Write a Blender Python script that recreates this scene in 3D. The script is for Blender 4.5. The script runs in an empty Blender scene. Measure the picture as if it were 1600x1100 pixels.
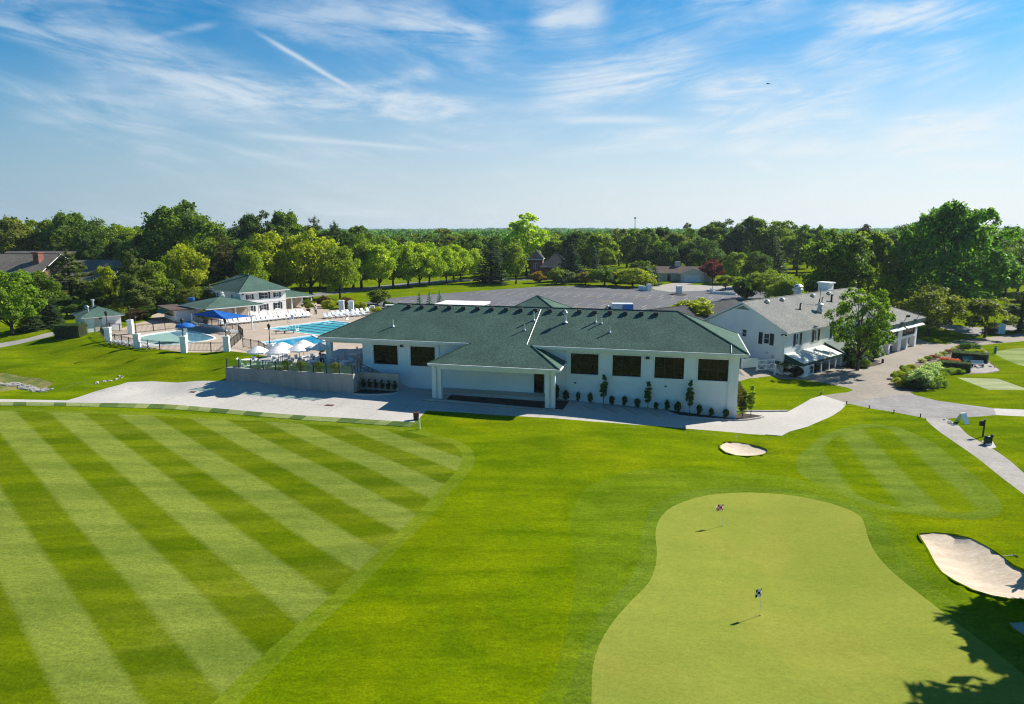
import bpy, bmesh, math, random
import numpy as np
from mathutils import Vector, Matrix
from mathutils.geometry import delaunay_2d_cdt
R = math.radians
scene = bpy.context.scene
col = scene.collection

# ------------------------------------------------------------------ camera, sky, sun, exposure
CAM_H, FPX, PITCH = 17.0, 1050.0, math.atan(192 / 1050.0)
cam_d = bpy.data.cameras.new('camera')
cam_d.sensor_width = 36.0
cam_d.lens = 36.0 * FPX / 1600.0
cam_d.clip_end = 30000
cam_d.clip_start = 0.5
cam = bpy.data.objects.new('camera', cam_d)
col.objects.link(cam)
cam.location = (0, 0, CAM_H)
cam.rotation_euler = (R(90) - PITCH, R(0.0), 0)
scene.camera = cam
SUN_EL, SUN_ROT = R(37.5), R(60.0)      # the sun stands to the right, beyond the buildings
SUN_DIR = Vector((math.cos(SUN_EL) * math.sin(SUN_ROT), math.cos(SUN_EL) * math.cos(SUN_ROT), math.sin(SUN_EL)))
sun_d = bpy.data.lights.new('sun', 'SUN')
sun_d.energy = 5.0
sun_d.angle = R(0.5)
sun_d.color = (1.0, 0.93, 0.82)
sun = bpy.data.objects.new('sun', sun_d)
col.objects.link(sun)
sun.location = (60, 40, 80)
sun.rotation_euler = SUN_DIR.to_track_quat('Z', 'Y').to_euler()
scene.view_settings.view_transform = 'Standard'
scene.view_settings.look = 'None'
scene.view_settings.exposure = 0.68
scene.view_settings.gamma = 1
scene.view_settings.use_curve_mapping = False
scene.cycles.max_bounces = 6
scene.cycles.transparent_max_bounces = 8
scene.cycles.volume_bounces = 0
scene.cycles.use_denoising = True
scene.cycles.denoising_input_passes = 'RGB_ALBEDO_NORMAL'
scene.cycles.denoising_prefilter = 'FAST'
scene.cycles.filter_width = 1.1
scene.cycles.use_adaptive_sampling = False
scene.cycles.adaptive_threshold = 0.015

fw = np.array([0, math.cos(PITCH), -math.sin(PITCH)])
up = np.array([0, math.sin(PITCH), math.cos(PITCH)])
rt = np.array([1.0, 0, 0])
CP = np.array([0, 0, CAM_H])
def ray(px, py): return fw + rt * (px - 800) / FPX + up * (550 - py) / FPX
def U(px, py, z=0.0):
    d = ray(px, py); return CP + d * ((z - CAM_H) / d[2])
def atY(px, py, Y):
    d = ray(px, py); return CP + d * (Y / d[1])

class NT:
    """small helper for writing node trees"""
    def __init__(s, tree):
        s.t = tree
    def n(s, typ, **kw):
        nd = s.t.nodes.new(typ)
        for k, v in kw.items():
            if k.startswith('i_'):
                nd.inputs[k[2:].replace('_', ' ')].default_value = v
            else:
                setattr(nd, k, v)
        return nd
    def l(s, a, b): s.t.links.new(a, b)
    def val(s, x, sock):
        if isinstance(x, (int, float)): sock.default_value = x
        elif isinstance(x, (tuple, list)): sock.default_value = x
        else: s.l(x, sock)
    def m(s, op, a, b=0.0, c=0.0, clamp=False):
        nd = s.t.nodes.new('ShaderNodeMath'); nd.operation = op; nd.use_clamp = clamp
        s.val(a, nd.inputs[0]); s.val(b, nd.inputs[1]); s.val(c, nd.inputs[2])
        return nd.outputs[0]
    def vm(s, op, a, b=(0, 0, 0), out=0):
        nd = s.t.nodes.new('ShaderNodeVectorMath'); nd.operation = op
        s.val(a, nd.inputs[0]); s.val(b, nd.inputs[1])
        return nd.outputs['Value' if op in ('DOT_PRODUCT', 'LENGTH') else 'Vector']
    def mix(s, f, a, b, blend='MIX'):
        nd = s.t.nodes.new('ShaderNodeMix'); nd.data_type = 'RGBA'; nd.blend_type = blend
        s.val(f, nd.inputs[0])
        for x, i in ((a, 6), (b, 7)):
            if isinstance(x, tuple): nd.inputs[i].default_value = (*x[:3], 1)
            else: s.l(x, nd.inputs[i])
        return nd.outputs[2]
    def noise(s, vec, scale, detail=3, rough=0.55, dist=0.0):
        nd = s.n('ShaderNodeTexNoise'); s.l(vec, nd.inputs['Vector'])
        nd.inputs['Scale'].default_value = scale; nd.inputs['Detail'].default_value = detail
        nd.inputs['Roughness'].default_value = rough; nd.inputs['Distortion'].default_value = dist
        return nd.outputs[0]
    def ramp(s, f, a, b):
        nd = s.n('ShaderNodeMapRange', interpolation_type='SMOOTHSTEP')
        s.l(f, nd.inputs[0]); nd.inputs[1].default_value = a; nd.inputs[2].default_value = b
        return nd.outputs[0]

def unit(v):
    v = np.asarray(v, float); return v / np.linalg.norm(v)

def make_world():
    w = bpy.data.worlds.new('World'); scene.world = w; w.use_nodes = True
    t = w.node_tree; t.nodes.clear(); N = NT(t)
    sky = N.n('ShaderNodeTexSky', sky_type='NISHITA', sun_disc=False, sun_elevation=SUN_EL, sun_rotation=SUN_ROT,
              altitude=200, air_density=1.0, dust_density=0.6, ozone_density=2.2)
    tc = N.n('ShaderNodeTexCoord'); D = tc.outputs['Generated']
    sep = N.n('ShaderNodeSeparateXYZ'); N.l(D, sep.inputs[0]); x, y, z = sep.outputs
    zz = N.m('ADD', N.m('MAXIMUM', z, 0.0), 0.06)
    px = N.m('DIVIDE', x, zz); py = N.m('DIVIDE', y, zz)
    comb = N.n('ShaderNodeCombineXYZ'); N.l(px, comb.inputs[0]); N.l(py, comb.inputs[1])
    P = comb.outputs[0]
    # wispy high cloud: long streaks lying across the view, frayed by a second noise
    mp = N.n('ShaderNodeMapping'); N.l(P, mp.inputs[0]); mp.inputs['Rotation'].default_value = (0, 0, R(36)); mp.inputs['Scale'].default_value = (0.30, 1.0, 1)
    yy = N.m('MAXIMUM', y, 0.2); u = N.m('DIVIDE', x, yy); v = N.m('DIVIDE', z, yy)
    fan = N.m('SUBTRACT', v, N.m('MULTIPLY', N.m('SQRT', N.m('MULTIPLY_ADD', u, u, 0.03)), 0.26))
    cb = N.n('ShaderNodeCombineXYZ'); N.l(N.m('MULTIPLY', u, 2.2), cb.inputs[0]); N.l(N.m('MULTIPLY', fan, 11.0), cb.inputs[1])
    ca = N.n('ShaderNodeCombineXYZ'); N.l(N.m('MULTIPLY', u, 1.3), ca.inputs[0]); N.l(N.m('MULTIPLY', fan, 4.2), ca.inputs[1])
    a = N.noise(ca.outputs[0], 1.5, 9, 0.60, 1.2)
    fray = N.noise(cb.outputs[0], 1.6, 9, 0.62, 1.4)
    big = N.noise(P, 0.33, 3, 0.5)
    c = N.ramp(a, 0.39, 0.77)
    c = N.m('MULTIPLY', c, N.ramp(fray, 0.30, 0.66))
    c = N.m('MULTIPLY', c, N.m('ADD', 0.4, N.m('MULTIPLY', N.ramp(big, 0.34, 0.60), 0.6)))
    cloud = N.m('MULTIPLY', c, 1.0, clamp=True)
    # single streaks and trails, each running between two directions of the sky
    bands = [((385, 42), (582, 158), .0032, .50, .5), ((30, 35), (330, 88), .009, .32, .8), ((205, 66), (350, 36), .004, .30, .7),
             ((225, 133), (560, 160), .020, .62, .9), ((400, 152), (800, 172), .018, .60, .9), ((560, 140), (700, 108), .010, .36, .9),
             ((330, 18), (640, 40), .026, .34, 1.), ((560, 14), (800, 60), .018, .60, .9), ((330, 205), (720, 238), .004, .35, .5),
             ((810, 160), (1130, 62), .034, .70, 1.), ((820, 20), (960, 40), .030, .55, 1.), ((1270, 48), (1540, 0), .018, .70, .9),
             ((1050, 135), (1290, 185), .030, .72, 1.), ((1180, 180), (1390, 158), .022, .55, 1.), ((900, 217), (1230, 195), .011, .72, .8),
             ((820, 240), (1120, 222), .008, .42, .8), ((1000, 230), (1430, 231), .012, .45, .9), ((1150, 244), (1240, 278), .006, .38, .8),
             ((1230, 95), (1430, 110), .024, .42, 1.), ((1340, 225), (1600, 190), .024, .62, 1.), ((1400, 150), (1520, 80), .018, .25, 1.),
             ((1060, 8), (1290, -30), .03, .4, 1.), ((0, 175), (300, 190), .02, .30, 1.), ((60, 100), (420, 128), .03, .2, 1.), ((850, 187), (1075, 187), .005, .4, .6), ((1420, 262), (1620, 255), .008, .5, .8)]
    warp = N.noise(P, 2.0, 4, 0.6)
    warp2 = N.noise(P, 9.0, 4, 0.6)
    wob = N.m('ADD', N.m('MULTIPLY', N.m('SUBTRACT', warp, 0.5), 0.08), N.m('MULTIPLY', N.m('SUBTRACT', warp2, 0.5), 0.03))
    for (p0, p1, wd, op, fr) in bands:
        wd *= 0.95; op = min(.98, op * 1.5)
        d0, d1 = unit(ray(*p0)), unit(ray(*p1))
        nrm = unit(np.cross(d0, d1)); mid = unit(d0 + d1); ax = unit(d1 - d0); half = float((d1 - d0) @ ax) / 2
        off = N.vm('DOT_PRODUCT', D, tuple(nrm)); al = N.vm('DOT_PRODUCT', D, tuple(ax))
        off = N.m('ADD', off, N.m('MULTIPLY', wob, min(1.0, wd * 45) * fr))
        g = N.m('POWER', 2.718, N.m('MULTIPLY', N.m('POWER', N.m('DIVIDE', off, wd), 2.0), -1.0))
        s0 = float(mid @ ax)
        e = N.ramp(N.m('ABSOLUTE', N.m('SUBTRACT', al, s0)), half * 1.05, half * 0.35)
        k = N.m('MULTIPLY', N.m('MULTIPLY', g, e), op)
        if fr > 0.6: k = N.m('MULTIPLY', k, N.ramp(fray, 0.28, 0.64))
        cloud = N.m('SUBTRACT', 1.0, N.m('MULTIPLY', N.m('SUBTRACT', 1.0, cloud, clamp=True), N.m('SUBTRACT', 1.0, k, clamp=True)))
    cloud = N.m('MULTIPLY', cloud, N.m('MULTIPLY', N.ramp(z, 0.52, 0.30), N.ramp(y, -0.25, 0.25)))  # clouds kept to the low sky ahead, lessening fill light
    veil = N.m('MULTIPLY', N.m('MULTIPLY', N.ramp(z, 0.29, -0.01), 0.95), N.m('MULTIPLY_ADD', N.ramp(y, -0.4, 0.3), 0.5, 0.5), clamp=True)  # veil weakened behind the camera to deepen the shade
    toward = N.m('MULTIPLY_ADD', N.vm('DOT_PRODUCT', D, (SUN_DIR.x, SUN_DIR.y, 0.0)), 1.25, 0.12, clamp=True)   # the haze is brightest on the sun's side
    veilc = N.mix(toward, (2.9, 4.0, 4.9), (7.2, 7.5, 7.6))
    tint = N.mix(N.ramp(z, 0.0, 0.24), (0.42, 0.80, 0.95), (0.0, 0.66, 1.0))
    blue = N.mix(1.0, sky.outputs[0], tint, 'MULTIPLY')
    blue = N.mix(1.0, blue, N.mix(N.ramp(z, 0.32, 0.62), (1, 1, 1), (0.6, 0.62, 0.68)), 'MULTIPLY')  # unseen sky overhead dimmed to cut fill light
    blue = N.mix(N.m('MULTIPLY', toward, 0.18), blue, (4.5, 6.0, 7.4))
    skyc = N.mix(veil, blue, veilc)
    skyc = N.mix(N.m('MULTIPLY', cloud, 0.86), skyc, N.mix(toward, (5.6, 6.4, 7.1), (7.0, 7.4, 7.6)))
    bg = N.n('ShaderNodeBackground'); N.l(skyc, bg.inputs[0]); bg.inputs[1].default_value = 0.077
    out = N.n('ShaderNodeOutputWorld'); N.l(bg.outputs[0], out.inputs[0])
make_world()

# ------------------------------------------------------------------ materials
def mat(name, c1, c2=None, scale=3.0, rough=0.8, bump=0.0, bscale=None, detail=4, spec=0.3, metallic=0.0, grain=0.0, gscale=40.0, stretch=None, coord='Object', lo=0.35, hi=0.65):
    m = bpy.data.materials.new(name); m.use_nodes = True
    t = m.node_tree; t.nodes.clear(); N = NT(t)
    b = N.n('ShaderNodeBsdfPrincipled'); o = N.n('ShaderNodeOutputMaterial'); N.l(b.outputs[0], o.inputs[0])
    b.inputs['Roughness'].default_value = rough; b.inputs['Specular IOR Level'].default_value = spec; b.inputs['Metallic'].default_value = metallic
    tc = N.n('ShaderNodeTexCoord'); V = tc.outputs['Object']
    if coord == 'World': V = N.n('ShaderNodeNewGeometry').outputs['Position']
    if stretch:
        mp = N.n('ShaderNodeMapping'); N.l(V, mp.inputs[0]); mp.inputs['Scale'].default_value = stretch; V = mp.outputs[0]
    c2 = c2 or tuple(x * 0.86 for x in c1)
    f = N.ramp(N.noise(V, scale, detail), lo, hi)
    c = N.mix(f, c2, c1)
    if grain:
        g = N.noise(V, gscale, 2, 0.6)
        c = N.mix(1.0, c, N.mix(N.ramp(g, 0.3, 0.7), (1 - grain,) * 3, (1 + grain,) * 3), 'MULTIPLY')
    N.l(c, b.inputs['Base Color'])
    if bump:
        bp = N.n('ShaderNodeBump'); bp.inputs['Strength'].default_value = bump; bp.inputs['Distance'].default_value = 0.05
        N.l(N.noise(V, bscale or scale * 8, 3), bp.inputs['Height']); N.l(bp.outputs[0], b.inputs['Normal'])
    m.diffuse_color = (*c1, 1)
    return m

def shingle_mat(name, c1, c2, row=0.19):
    m = mat(name, c1, c2, 0.35, 0.95, spec=0.15)
    t = m.node_tree; N = NT(t)
    b = [n for n in t.nodes if n.type == 'BSDF_PRINCIPLED'][0]
    base = b.inputs['Base Color'].links[0].from_socket
    tc = N.n('ShaderNodeTexCoord')
    g1 = N.ramp(N.noise(tc.outputs['Object'], 5.5, 3, 0.7), 0.35, 0.68)
    g2 = N.ramp(N.noise(tc.outputs['Object'], 16, 2, 0.6), 0.3, 0.7)
    c = N.mix(1.0, base, N.mix(g1, (0.74, 0.74, 0.74), (1.28, 1.28, 1.22)), 'MULTIPLY')
    c = N.mix(1.0, c, N.mix(g2, (0.82, 0.82, 0.82), (1.16, 1.16, 1.16)), 'MULTIPLY')
    sp = N.n('ShaderNodeSeparateXYZ'); N.l(tc.outputs['Object'], sp.inputs[0])
    fr = N.m('FRACT', N.m('DIVIDE', sp.outputs[2], row * 0.45))
    c = N.mix(N.m('MULTIPLY', N.m('LESS_THAN', fr, 0.16), 0.25), c, (0.02, 0.03, 0.03))
    N.l(c, b.inputs['Base Color'])
    bp = N.n('ShaderNodeBump'); bp.inputs['Strength'].default_value = 0.5; bp.inputs['Distance'].default_value = 0.03
    N.l(N.m('ADD', fr, g2), bp.inputs['Height']); N.l(bp.outputs[0], b.inputs['Normal'])
    return m

def grass_mat(name, c1, c2, scale=0.35, stripes=(), grain=0.22, warm=None, swath=1.0):
    """mown grass: patches, fine grain; stripes = [(origin, angle of the stripe, width, colour, amount, phase)]"""
    m = bpy.data.materials.new(name); m.use_nodes = True
    t = m.node_tree; t.nodes.clear(); N = NT(t)
    b = N.n('ShaderNodeBsdfPrincipled'); o = N.n('ShaderNodeOutputMaterial'); N.l(b.outputs[0], o.inputs[0])
    b.inputs['Roughness'].default_value = 1.0; b.inputs['Specular IOR Level'].default_value = 0.0
    V = N.n('ShaderNodeNewGeometry').outputs['Position']
    f = N.ramp(N.noise(V, scale, 5, 0.62), 0.30, 0.70)
    c = N.mix(f, c1, c2)
    if warm:
        c = N.mix(N.m('MULTIPLY', N.ramp(N.noise(V, 0.11, 4, 0.6, 0.6), 0.46, 0.72), warm[1]), c, warm[0])
    wob = N.m('MULTIPLY', N.m('SUBTRACT', N.noise(V, 2.2, 5), 0.5), 0.30)
    for (org, ang, wid, colr, amt, sharp) in stripes:
        d = (-math.sin(ang), math.cos(ang), 0)
        u = N.m('SUBTRACT', N.vm('DOT_PRODUCT', V, d), float(org[0] * d[0] + org[1] * d[1]))
        u = N.m('DIVIDE', N.m('ADD', u, wob), wid)
        tri = N.m('ABSOLUTE', N.m('SUBTRACT', N.m('FRACT', N.m('MULTIPLY', u, 0.5)), 0.5))     # 0..0.5
        k = N.ramp(tri, 0.25 - sharp, 0.25 + sharp)
        k = N.m('MULTIPLY', k, N.m('MULTIPLY', N.m('ADD', N.m('MULTIPLY', N.noise(V, 0.5, 4), 0.7), 0.65), amt), clamp=True)
        c = N.mix(k, c, colr)
    mp = N.n('ShaderNodeMapping'); N.l(V, mp.inputs[0]); mp.inputs['Scale'].default_value = (1, 2.2, 1)
    g = N.noise(mp.outputs[0], 2.6, 6, 0.72)
    c = N.mix(1.0, c, N.mix(N.ramp(g, 0.28, 0.72), (1 - grain,) * 3, (1 + grain,) * 3), 'MULTIPLY')
    g2 = N.noise(V, 9.0, 5, 0.75)
    c = N.mix(1.0, c, N.mix(N.ramp(g2, 0.28, 0.72), (1 - grain * 1.5,) * 3, (1 + grain * 1.4,) * 3), 'MULTIPLY')
    ms = N.n('ShaderNodeMapping'); N.l(V, ms.inputs[0]); ms.inputs['Rotation'].default_value = (0, 0, R(35)); ms.inputs['Scale'].default_value = (0.22, 1.1, 1)
    sw = N.noise(ms.outputs[0], 0.55, 4, 0.6)
    c = N.mix(1.0, c, N.mix(N.ramp(sw, 0.32, 0.68), (1 - .20 * swath, 1 - .17 * swath, 1 - .25 * swath), (1 + .20 * swath, 1 + .13 * swath, 1 + .12 * swath)), 'MULTIPLY')
    sp_ = N.ramp(N.noise(V, 5.0, 4, 0.8), 0.60, 0.72)
    c = N.mix(N.m('MULTIPLY', sp_, grain * 1.6), c, (0.03, 0.06, 0.004))
    N.l(c, b.inputs['Base Color'])
    bp = N.n('ShaderNodeBump'); bp.inputs['Strength'].default_value = 0.55; bp.inputs['Distance'].default_value = 0.06
    N.l(N.m('ADD', g, g2), bp.inputs['Height']); N.l(bp.outputs[0], b.inputs['Normal'])
    m.diffuse_color = (*c1, 1)
    return m

def leaf_mat(name, trans=0.52):
    """foliage: the crown object's own colour, varied from leaf clump to leaf clump"""
    m = bpy.data.materials.new(name); m.use_nodes = True
    t = m.node_tree; t.nodes.clear(); N = NT(t)
    oi = N.n('ShaderNodeObjectInfo'); ge = N.n('ShaderNodeNewGeometry')
    rnd = ge.outputs['Random Per Island']
    c = N.mix(1.0, oi.outputs['Color'], N.mix(rnd, (0.58, 0.66, 0.60), (1.68, 1.55, 1.28)), 'MULTIPLY')
    d = N.n('ShaderNodeBsdfPrincipled'); N.l(c, d.inputs['Base Color']); d.inputs['Roughness'].default_value = 0.5; d.inputs['Specular IOR Level'].default_value = 0.16
    tr = N.n('ShaderNodeBsdfTranslucent'); N.l(N.mix(1.0, c, (1.45, 1.65, 0.55), 'MULTIPLY'), tr.inputs[0])
    mx = N.n('ShaderNodeMixShader'); mx.inputs[0].default_value = trans
    N.l(d.outputs[0], mx.inputs[1]); N.l(tr.outputs[0], mx.inputs[2])
    o = N.n('ShaderNodeOutputMaterial'); N.l(mx.outputs[0], o.inputs[0])
    return m

def glass_mat(name, tint, amount=0.35):
    m = bpy.data.materials.new(name); m.use_nodes = True
    t = m.node_tree; t.nodes.clear(); N = NT(t)
    tr = N.n('ShaderNodeBsdfTransparent'); tr.inputs[0].default_value = (*tint, 1)
    gl = N.n('ShaderNodeBsdfGlossy'); gl.inputs['Roughness'].default_value = 0.05
    mx = N.n('ShaderNodeMixShader'); mx.inputs[0].default_value = amount * 0.3
    N.l(tr.outputs[0], mx.inputs[1]); N.l(gl.outputs[0], mx.inputs[2])
    o = N.n('ShaderNodeOutputMaterial'); N.l(mx.outputs[0], o.inputs[0])
    return m

def water_mat(name, c1, c2):
    m = mat(name, c1, c2, 0.5, 0.06, 0.12, 2.5, spec=0.5)
    return m

M = {}
M['white'] = mat('white_paint', (0.78, 0.79, 0.78), (0.70, 0.72, 0.72), 0.8, 0.6, grain=0.03, gscale=9)
M['brick'] = mat('painted_brick', (0.85, 0.85, 0.83), (0.79, 0.80, 0.79), 0.5, 0.75, 0.25, 14, grain=0.05, gscale=11)
M['trim'] = mat('white_trim', (0.80, 0.80, 0.78), (0.74, 0.74, 0.72), 1.0, 0.5)
M['roofgreen'] = shingle_mat('green_shingles', (0.088, 0.156, 0.128), (0.070, 0.128, 0.106))
M['roofgrey'] = shingle_mat('grey_shingles', (0.2772, 0.2772, 0.2604), (0.2268, 0.231, 0.2268))
M['roofdark'] = shingle_mat('dark_shingles', (0.084, 0.0882, 0.0924), (0.063, 0.0672, 0.0714))
M['rooftaupe'] = shingle_mat('taupe_shingles', (0.2016, 0.1806, 0.1596), (0.1596, 0.1428, 0.126), 0.3)
M['roofbrown'] = shingle_mat('brown_shingles', (0.168, 0.126, 0.1092), (0.1344, 0.1008, 0.0882), 0.3)
M['darkglass'] = mat('dark_glass', (0.012, 0.010, 0.006), (0.006, 0.005, 0.004), 1.2, 0.06, spec=0.25)
M['glass'] = mat('window_glass', (0.05, 0.065, 0.075), (0.03, 0.04, 0.05), 1.2, 0.08, spec=0.6)
M['mullion'] = mat('bronze_metal', (0.03, 0.025, 0.018), None, 2, 0.5)
M['black'] = mat('black_metal', (0.018, 0.018, 0.02), (0.012, 0.012, 0.013), 3, 0.45)
M['dark'] = mat('dark_interior', (0.03, 0.032, 0.034), None, 2, 0.8)
M['concrete'] = mat('concrete', (0.485, 0.46, 0.425), (0.425, 0.405, 0.375), 0.16, 0.85, 0.08, 8, grain=0.06, gscale=3.5, coord='World')
M['wallconcrete'] = mat('cast_concrete', (0.336, 0.328, 0.308), (0.28, 0.276, 0.264), 0.5, 0.9, 0.15, 6, grain=0.08, gscale=2.5, stretch=(1, 1, 0.25))
M['tan'] = mat('tan_pavement', (0.305, 0.268, 0.222), (0.255, 0.226, 0.190), 0.22, 0.9, 0.1, 10, detail=6, grain=0.1, gscale=2.5, coord='World')
M['oldroad'] = mat('old_asphalt', (0.2831, 0.2718, 0.2605), (0.2265, 0.2189, 0.2114), 0.45, 0.9, 0.15, 14, detail=7, grain=0.12, gscale=2.3, coord='World')
M['path'] = mat('path_concrete', (0.3624, 0.3397, 0.3095), (0.302, 0.2831, 0.2605), 0.5, 0.9, 0.12, 12, detail=6, grain=0.1, gscale=3, coord='World')
M['asphalt'] = mat('asphalt', (0.1321, 0.1359, 0.1472), (0.1019, 0.1057, 0.1148), 0.07, 0.9, 0.05, 10, detail=6, grain=0.08, gscale=0.6, coord='World')
M['roadgrey'] = mat('road_asphalt', (0.2114, 0.2076, 0.2039), (0.1736, 0.1736, 0.1699), 0.1, 0.9, coord='World')
M['deck'] = mat('deck_concrete', (0.453, 0.37, 0.2907), (0.4002, 0.3284, 0.2605), 0.3, 0.85, grain=0.05, gscale=2.5, coord='World')
M['paint'] = mat('road_paint', (0.496, 0.48, 0.448), (0.32, 0.312, 0.296), 1.5, 0.8)
M['yellow'] = mat('yellow_paint', (0.44, 0.288, 0.072), (0.336, 0.224, 0.064), 2, 0.8)
M['sand'] = mat('bunker_sand', (0.604, 0.5134, 0.4002), (0.5134, 0.4266, 0.3246), 0.7, 0.95, 0.5, 4, detail=7, grain=0.09, gscale=3.2, coord='World', stretch=(1, 2.6, 1))
M['mulch'] = mat('mulch', (0.06, 0.0416, 0.0304), (0.036, 0.0256, 0.02), 3, 0.95, 0.5, 20, grain=0.3, gscale=12, coord='World')
M['soil'] = mat('garden_soil', (0.1963, 0.151, 0.1132), (0.1132, 0.08682, 0.06795), 1.5, 0.95, 0.5, 14, grain=0.3, gscale=7, coord='World')
M['rough'] = mat('dry_grass', (0.2265, 0.1888, 0.0604), (0.1057, 0.1434, 0.02265), 0.8, 0.95, 0.5, 9, grain=0.2, gscale=5, coord='World')
M['water'] = water_mat('pool_water', (0.07, 0.50, 0.66), (0.12, 0.58, 0.72))
M['deepwater'] = water_mat('deep_pool_water', (0.02, 0.34, 0.62), (0.04, 0.42, 0.68))
M['kidwater'] = water_mat('shallow_pool_water', (0.357, 0.612, 0.595), (0.425, 0.646, 0.612))
M['kiddeep'] = water_mat('wading_pool_water', (0.085, 0.238, 0.34), (0.119, 0.289, 0.391))  # deeper water; its dark blue-grey is partly painted-in shade
M['lane'] = mat('lane_tile', (0.03, 0.09, 0.16), None, 2, 0.4)
M['tile'] = mat('coping_tile', (0.75, 0.76, 0.75), None, 2, 0.5)
M['blue'] = mat('blue_canvas', (0.0096, 0.124, 0.448), (0.008, 0.1, 0.384), 0.8, 0.7)
M['bluedark'] = mat('blue_plastic', (0.02, 0.12, 0.32), None, 1, 0.4)
M['canvas'] = mat('white_canvas', (0.82, 0.81, 0.80), (0.76, 0.76, 0.76), 1.5, 0.8)
M['plastic'] = mat('white_plastic', (0.76, 0.78, 0.80), None, 3, 0.45)
M['strap'] = mat('pale_vinyl', (0.66, 0.70, 0.74), None, 3, 0.6)
M['awngreen'] = mat('green_canvas', (0.02, 0.19, 0.12), (0.015, 0.15, 0.10), 1, 0.7)
M['awnpale'] = mat('pale_canvas', (0.60, 0.64, 0.60), (0.54, 0.58, 0.55), 1, 0.7)
M['awndark'] = mat('dark_green_canvas', (0.015, 0.06, 0.05), None, 1, 0.7)
M['metal'] = mat('galvanised_metal', (0.62, 0.64, 0.65), (0.5, 0.52, 0.53), 2, 0.4, metallic=0.5)
M['bark'] = mat('bark', (0.085, 0.065, 0.048), (0.045, 0.036, 0.028), 2.5, 0.95, 0.6, 9, stretch=(3, 3, 0.6))
M['shutter'] = mat('dark_shutter', (0.018, 0.024, 0.028), None, 4, 0.5)
M['siding'] = mat('white_siding', (0.84, 0.84, 0.83), (0.78, 0.79, 0.79), 0.6, 0.6, 0.3, 1.6, stretch=(0.1, 0.1, 6))
M['redbrick'] = mat('red_brick', (0.24, 0.10, 0.075), (0.17, 0.075, 0.06), 1.2, 0.9, 0.3, 9, grain=0.15, gscale=5)
M['tanwall'] = mat('tan_brick', (0.46, 0.40, 0.33), (0.38, 0.33, 0.28), 1.2, 0.9, grain=0.1, gscale=4)
M['wood'] = mat('brown_wood', (0.13, 0.07, 0.045), (0.08, 0.045, 0.03), 5, 0.7, stretch=(1, 1, 5))
M['rock'] = mat('limestone', (0.448, 0.432, 0.408), (0.272, 0.264, 0.256), 2.5, 0.9, 0.5, 6, grain=0.15, gscale=5)
M['rail'] = mat('dark_green_metal', (0.012, 0.035, 0.032), None, 3, 0.4)
M['railglass'] = glass_mat('green_tinted_panel', (0.72, 0.88, 0.84))
M['red'] = mat('red_cloth', (0.62, 0.03, 0.06), None, 4, 0.8)
M['navy'] = mat('navy_cloth', (0.015, 0.02, 0.05), None, 4, 0.8)
M['teal'] = mat('teal_nylon', (0.02, 0.22, 0.24), (0.015, 0.16, 0.18), 4, 0.6)
M['skin'] = mat('skin', (0.45, 0.28, 0.20), None, 4, 0.6)
M['matlight'] = grass_mat('pale_turf', (0.2265, 0.2793, 0.1132), (0.1963, 0.2492, 0.09815), 1.0, grain=0.1)
M['matdark'] = grass_mat('dark_turf', (0.0906, 0.1434, 0.0453), (0.0755, 0.1246, 0.03775), 1.0, grain=0.1)
M['leaf'] = leaf_mat('foliage')
M['needle'] = leaf_mat('needles', 0.25)
M['cream'] = mat('cream_siding', (0.62, 0.57, 0.48), (0.56, 0.52, 0.44), 1, 0.7)
M['vanwhite'] = mat('van_paint', (0.80, 0.81, 0.82), None, 1, 0.25, spec=0.5)
M['vanblue'] = mat('van_blue_paint', (0.02, 0.22, 0.62), None, 1, 0.3, spec=0.5)
M['rubber'] = mat('rubber', (0.02, 0.02, 0.02), None, 3, 0.8)
M['sign'] = mat('pale_blue_panel', (0.45, 0.62, 0.70), (0.40, 0.56, 0.66), 2, 0.4)
M['bluebin'] = mat('blue_bin_plastic', (0.03, 0.12, 0.30), None, 2, 0.5)
M['binbrown'] = mat('bin_slats', (0.10, 0.055, 0.04), (0.05, 0.03, 0.025), 9, 0.8, stretch=(6, 6, 0.3))

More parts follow.
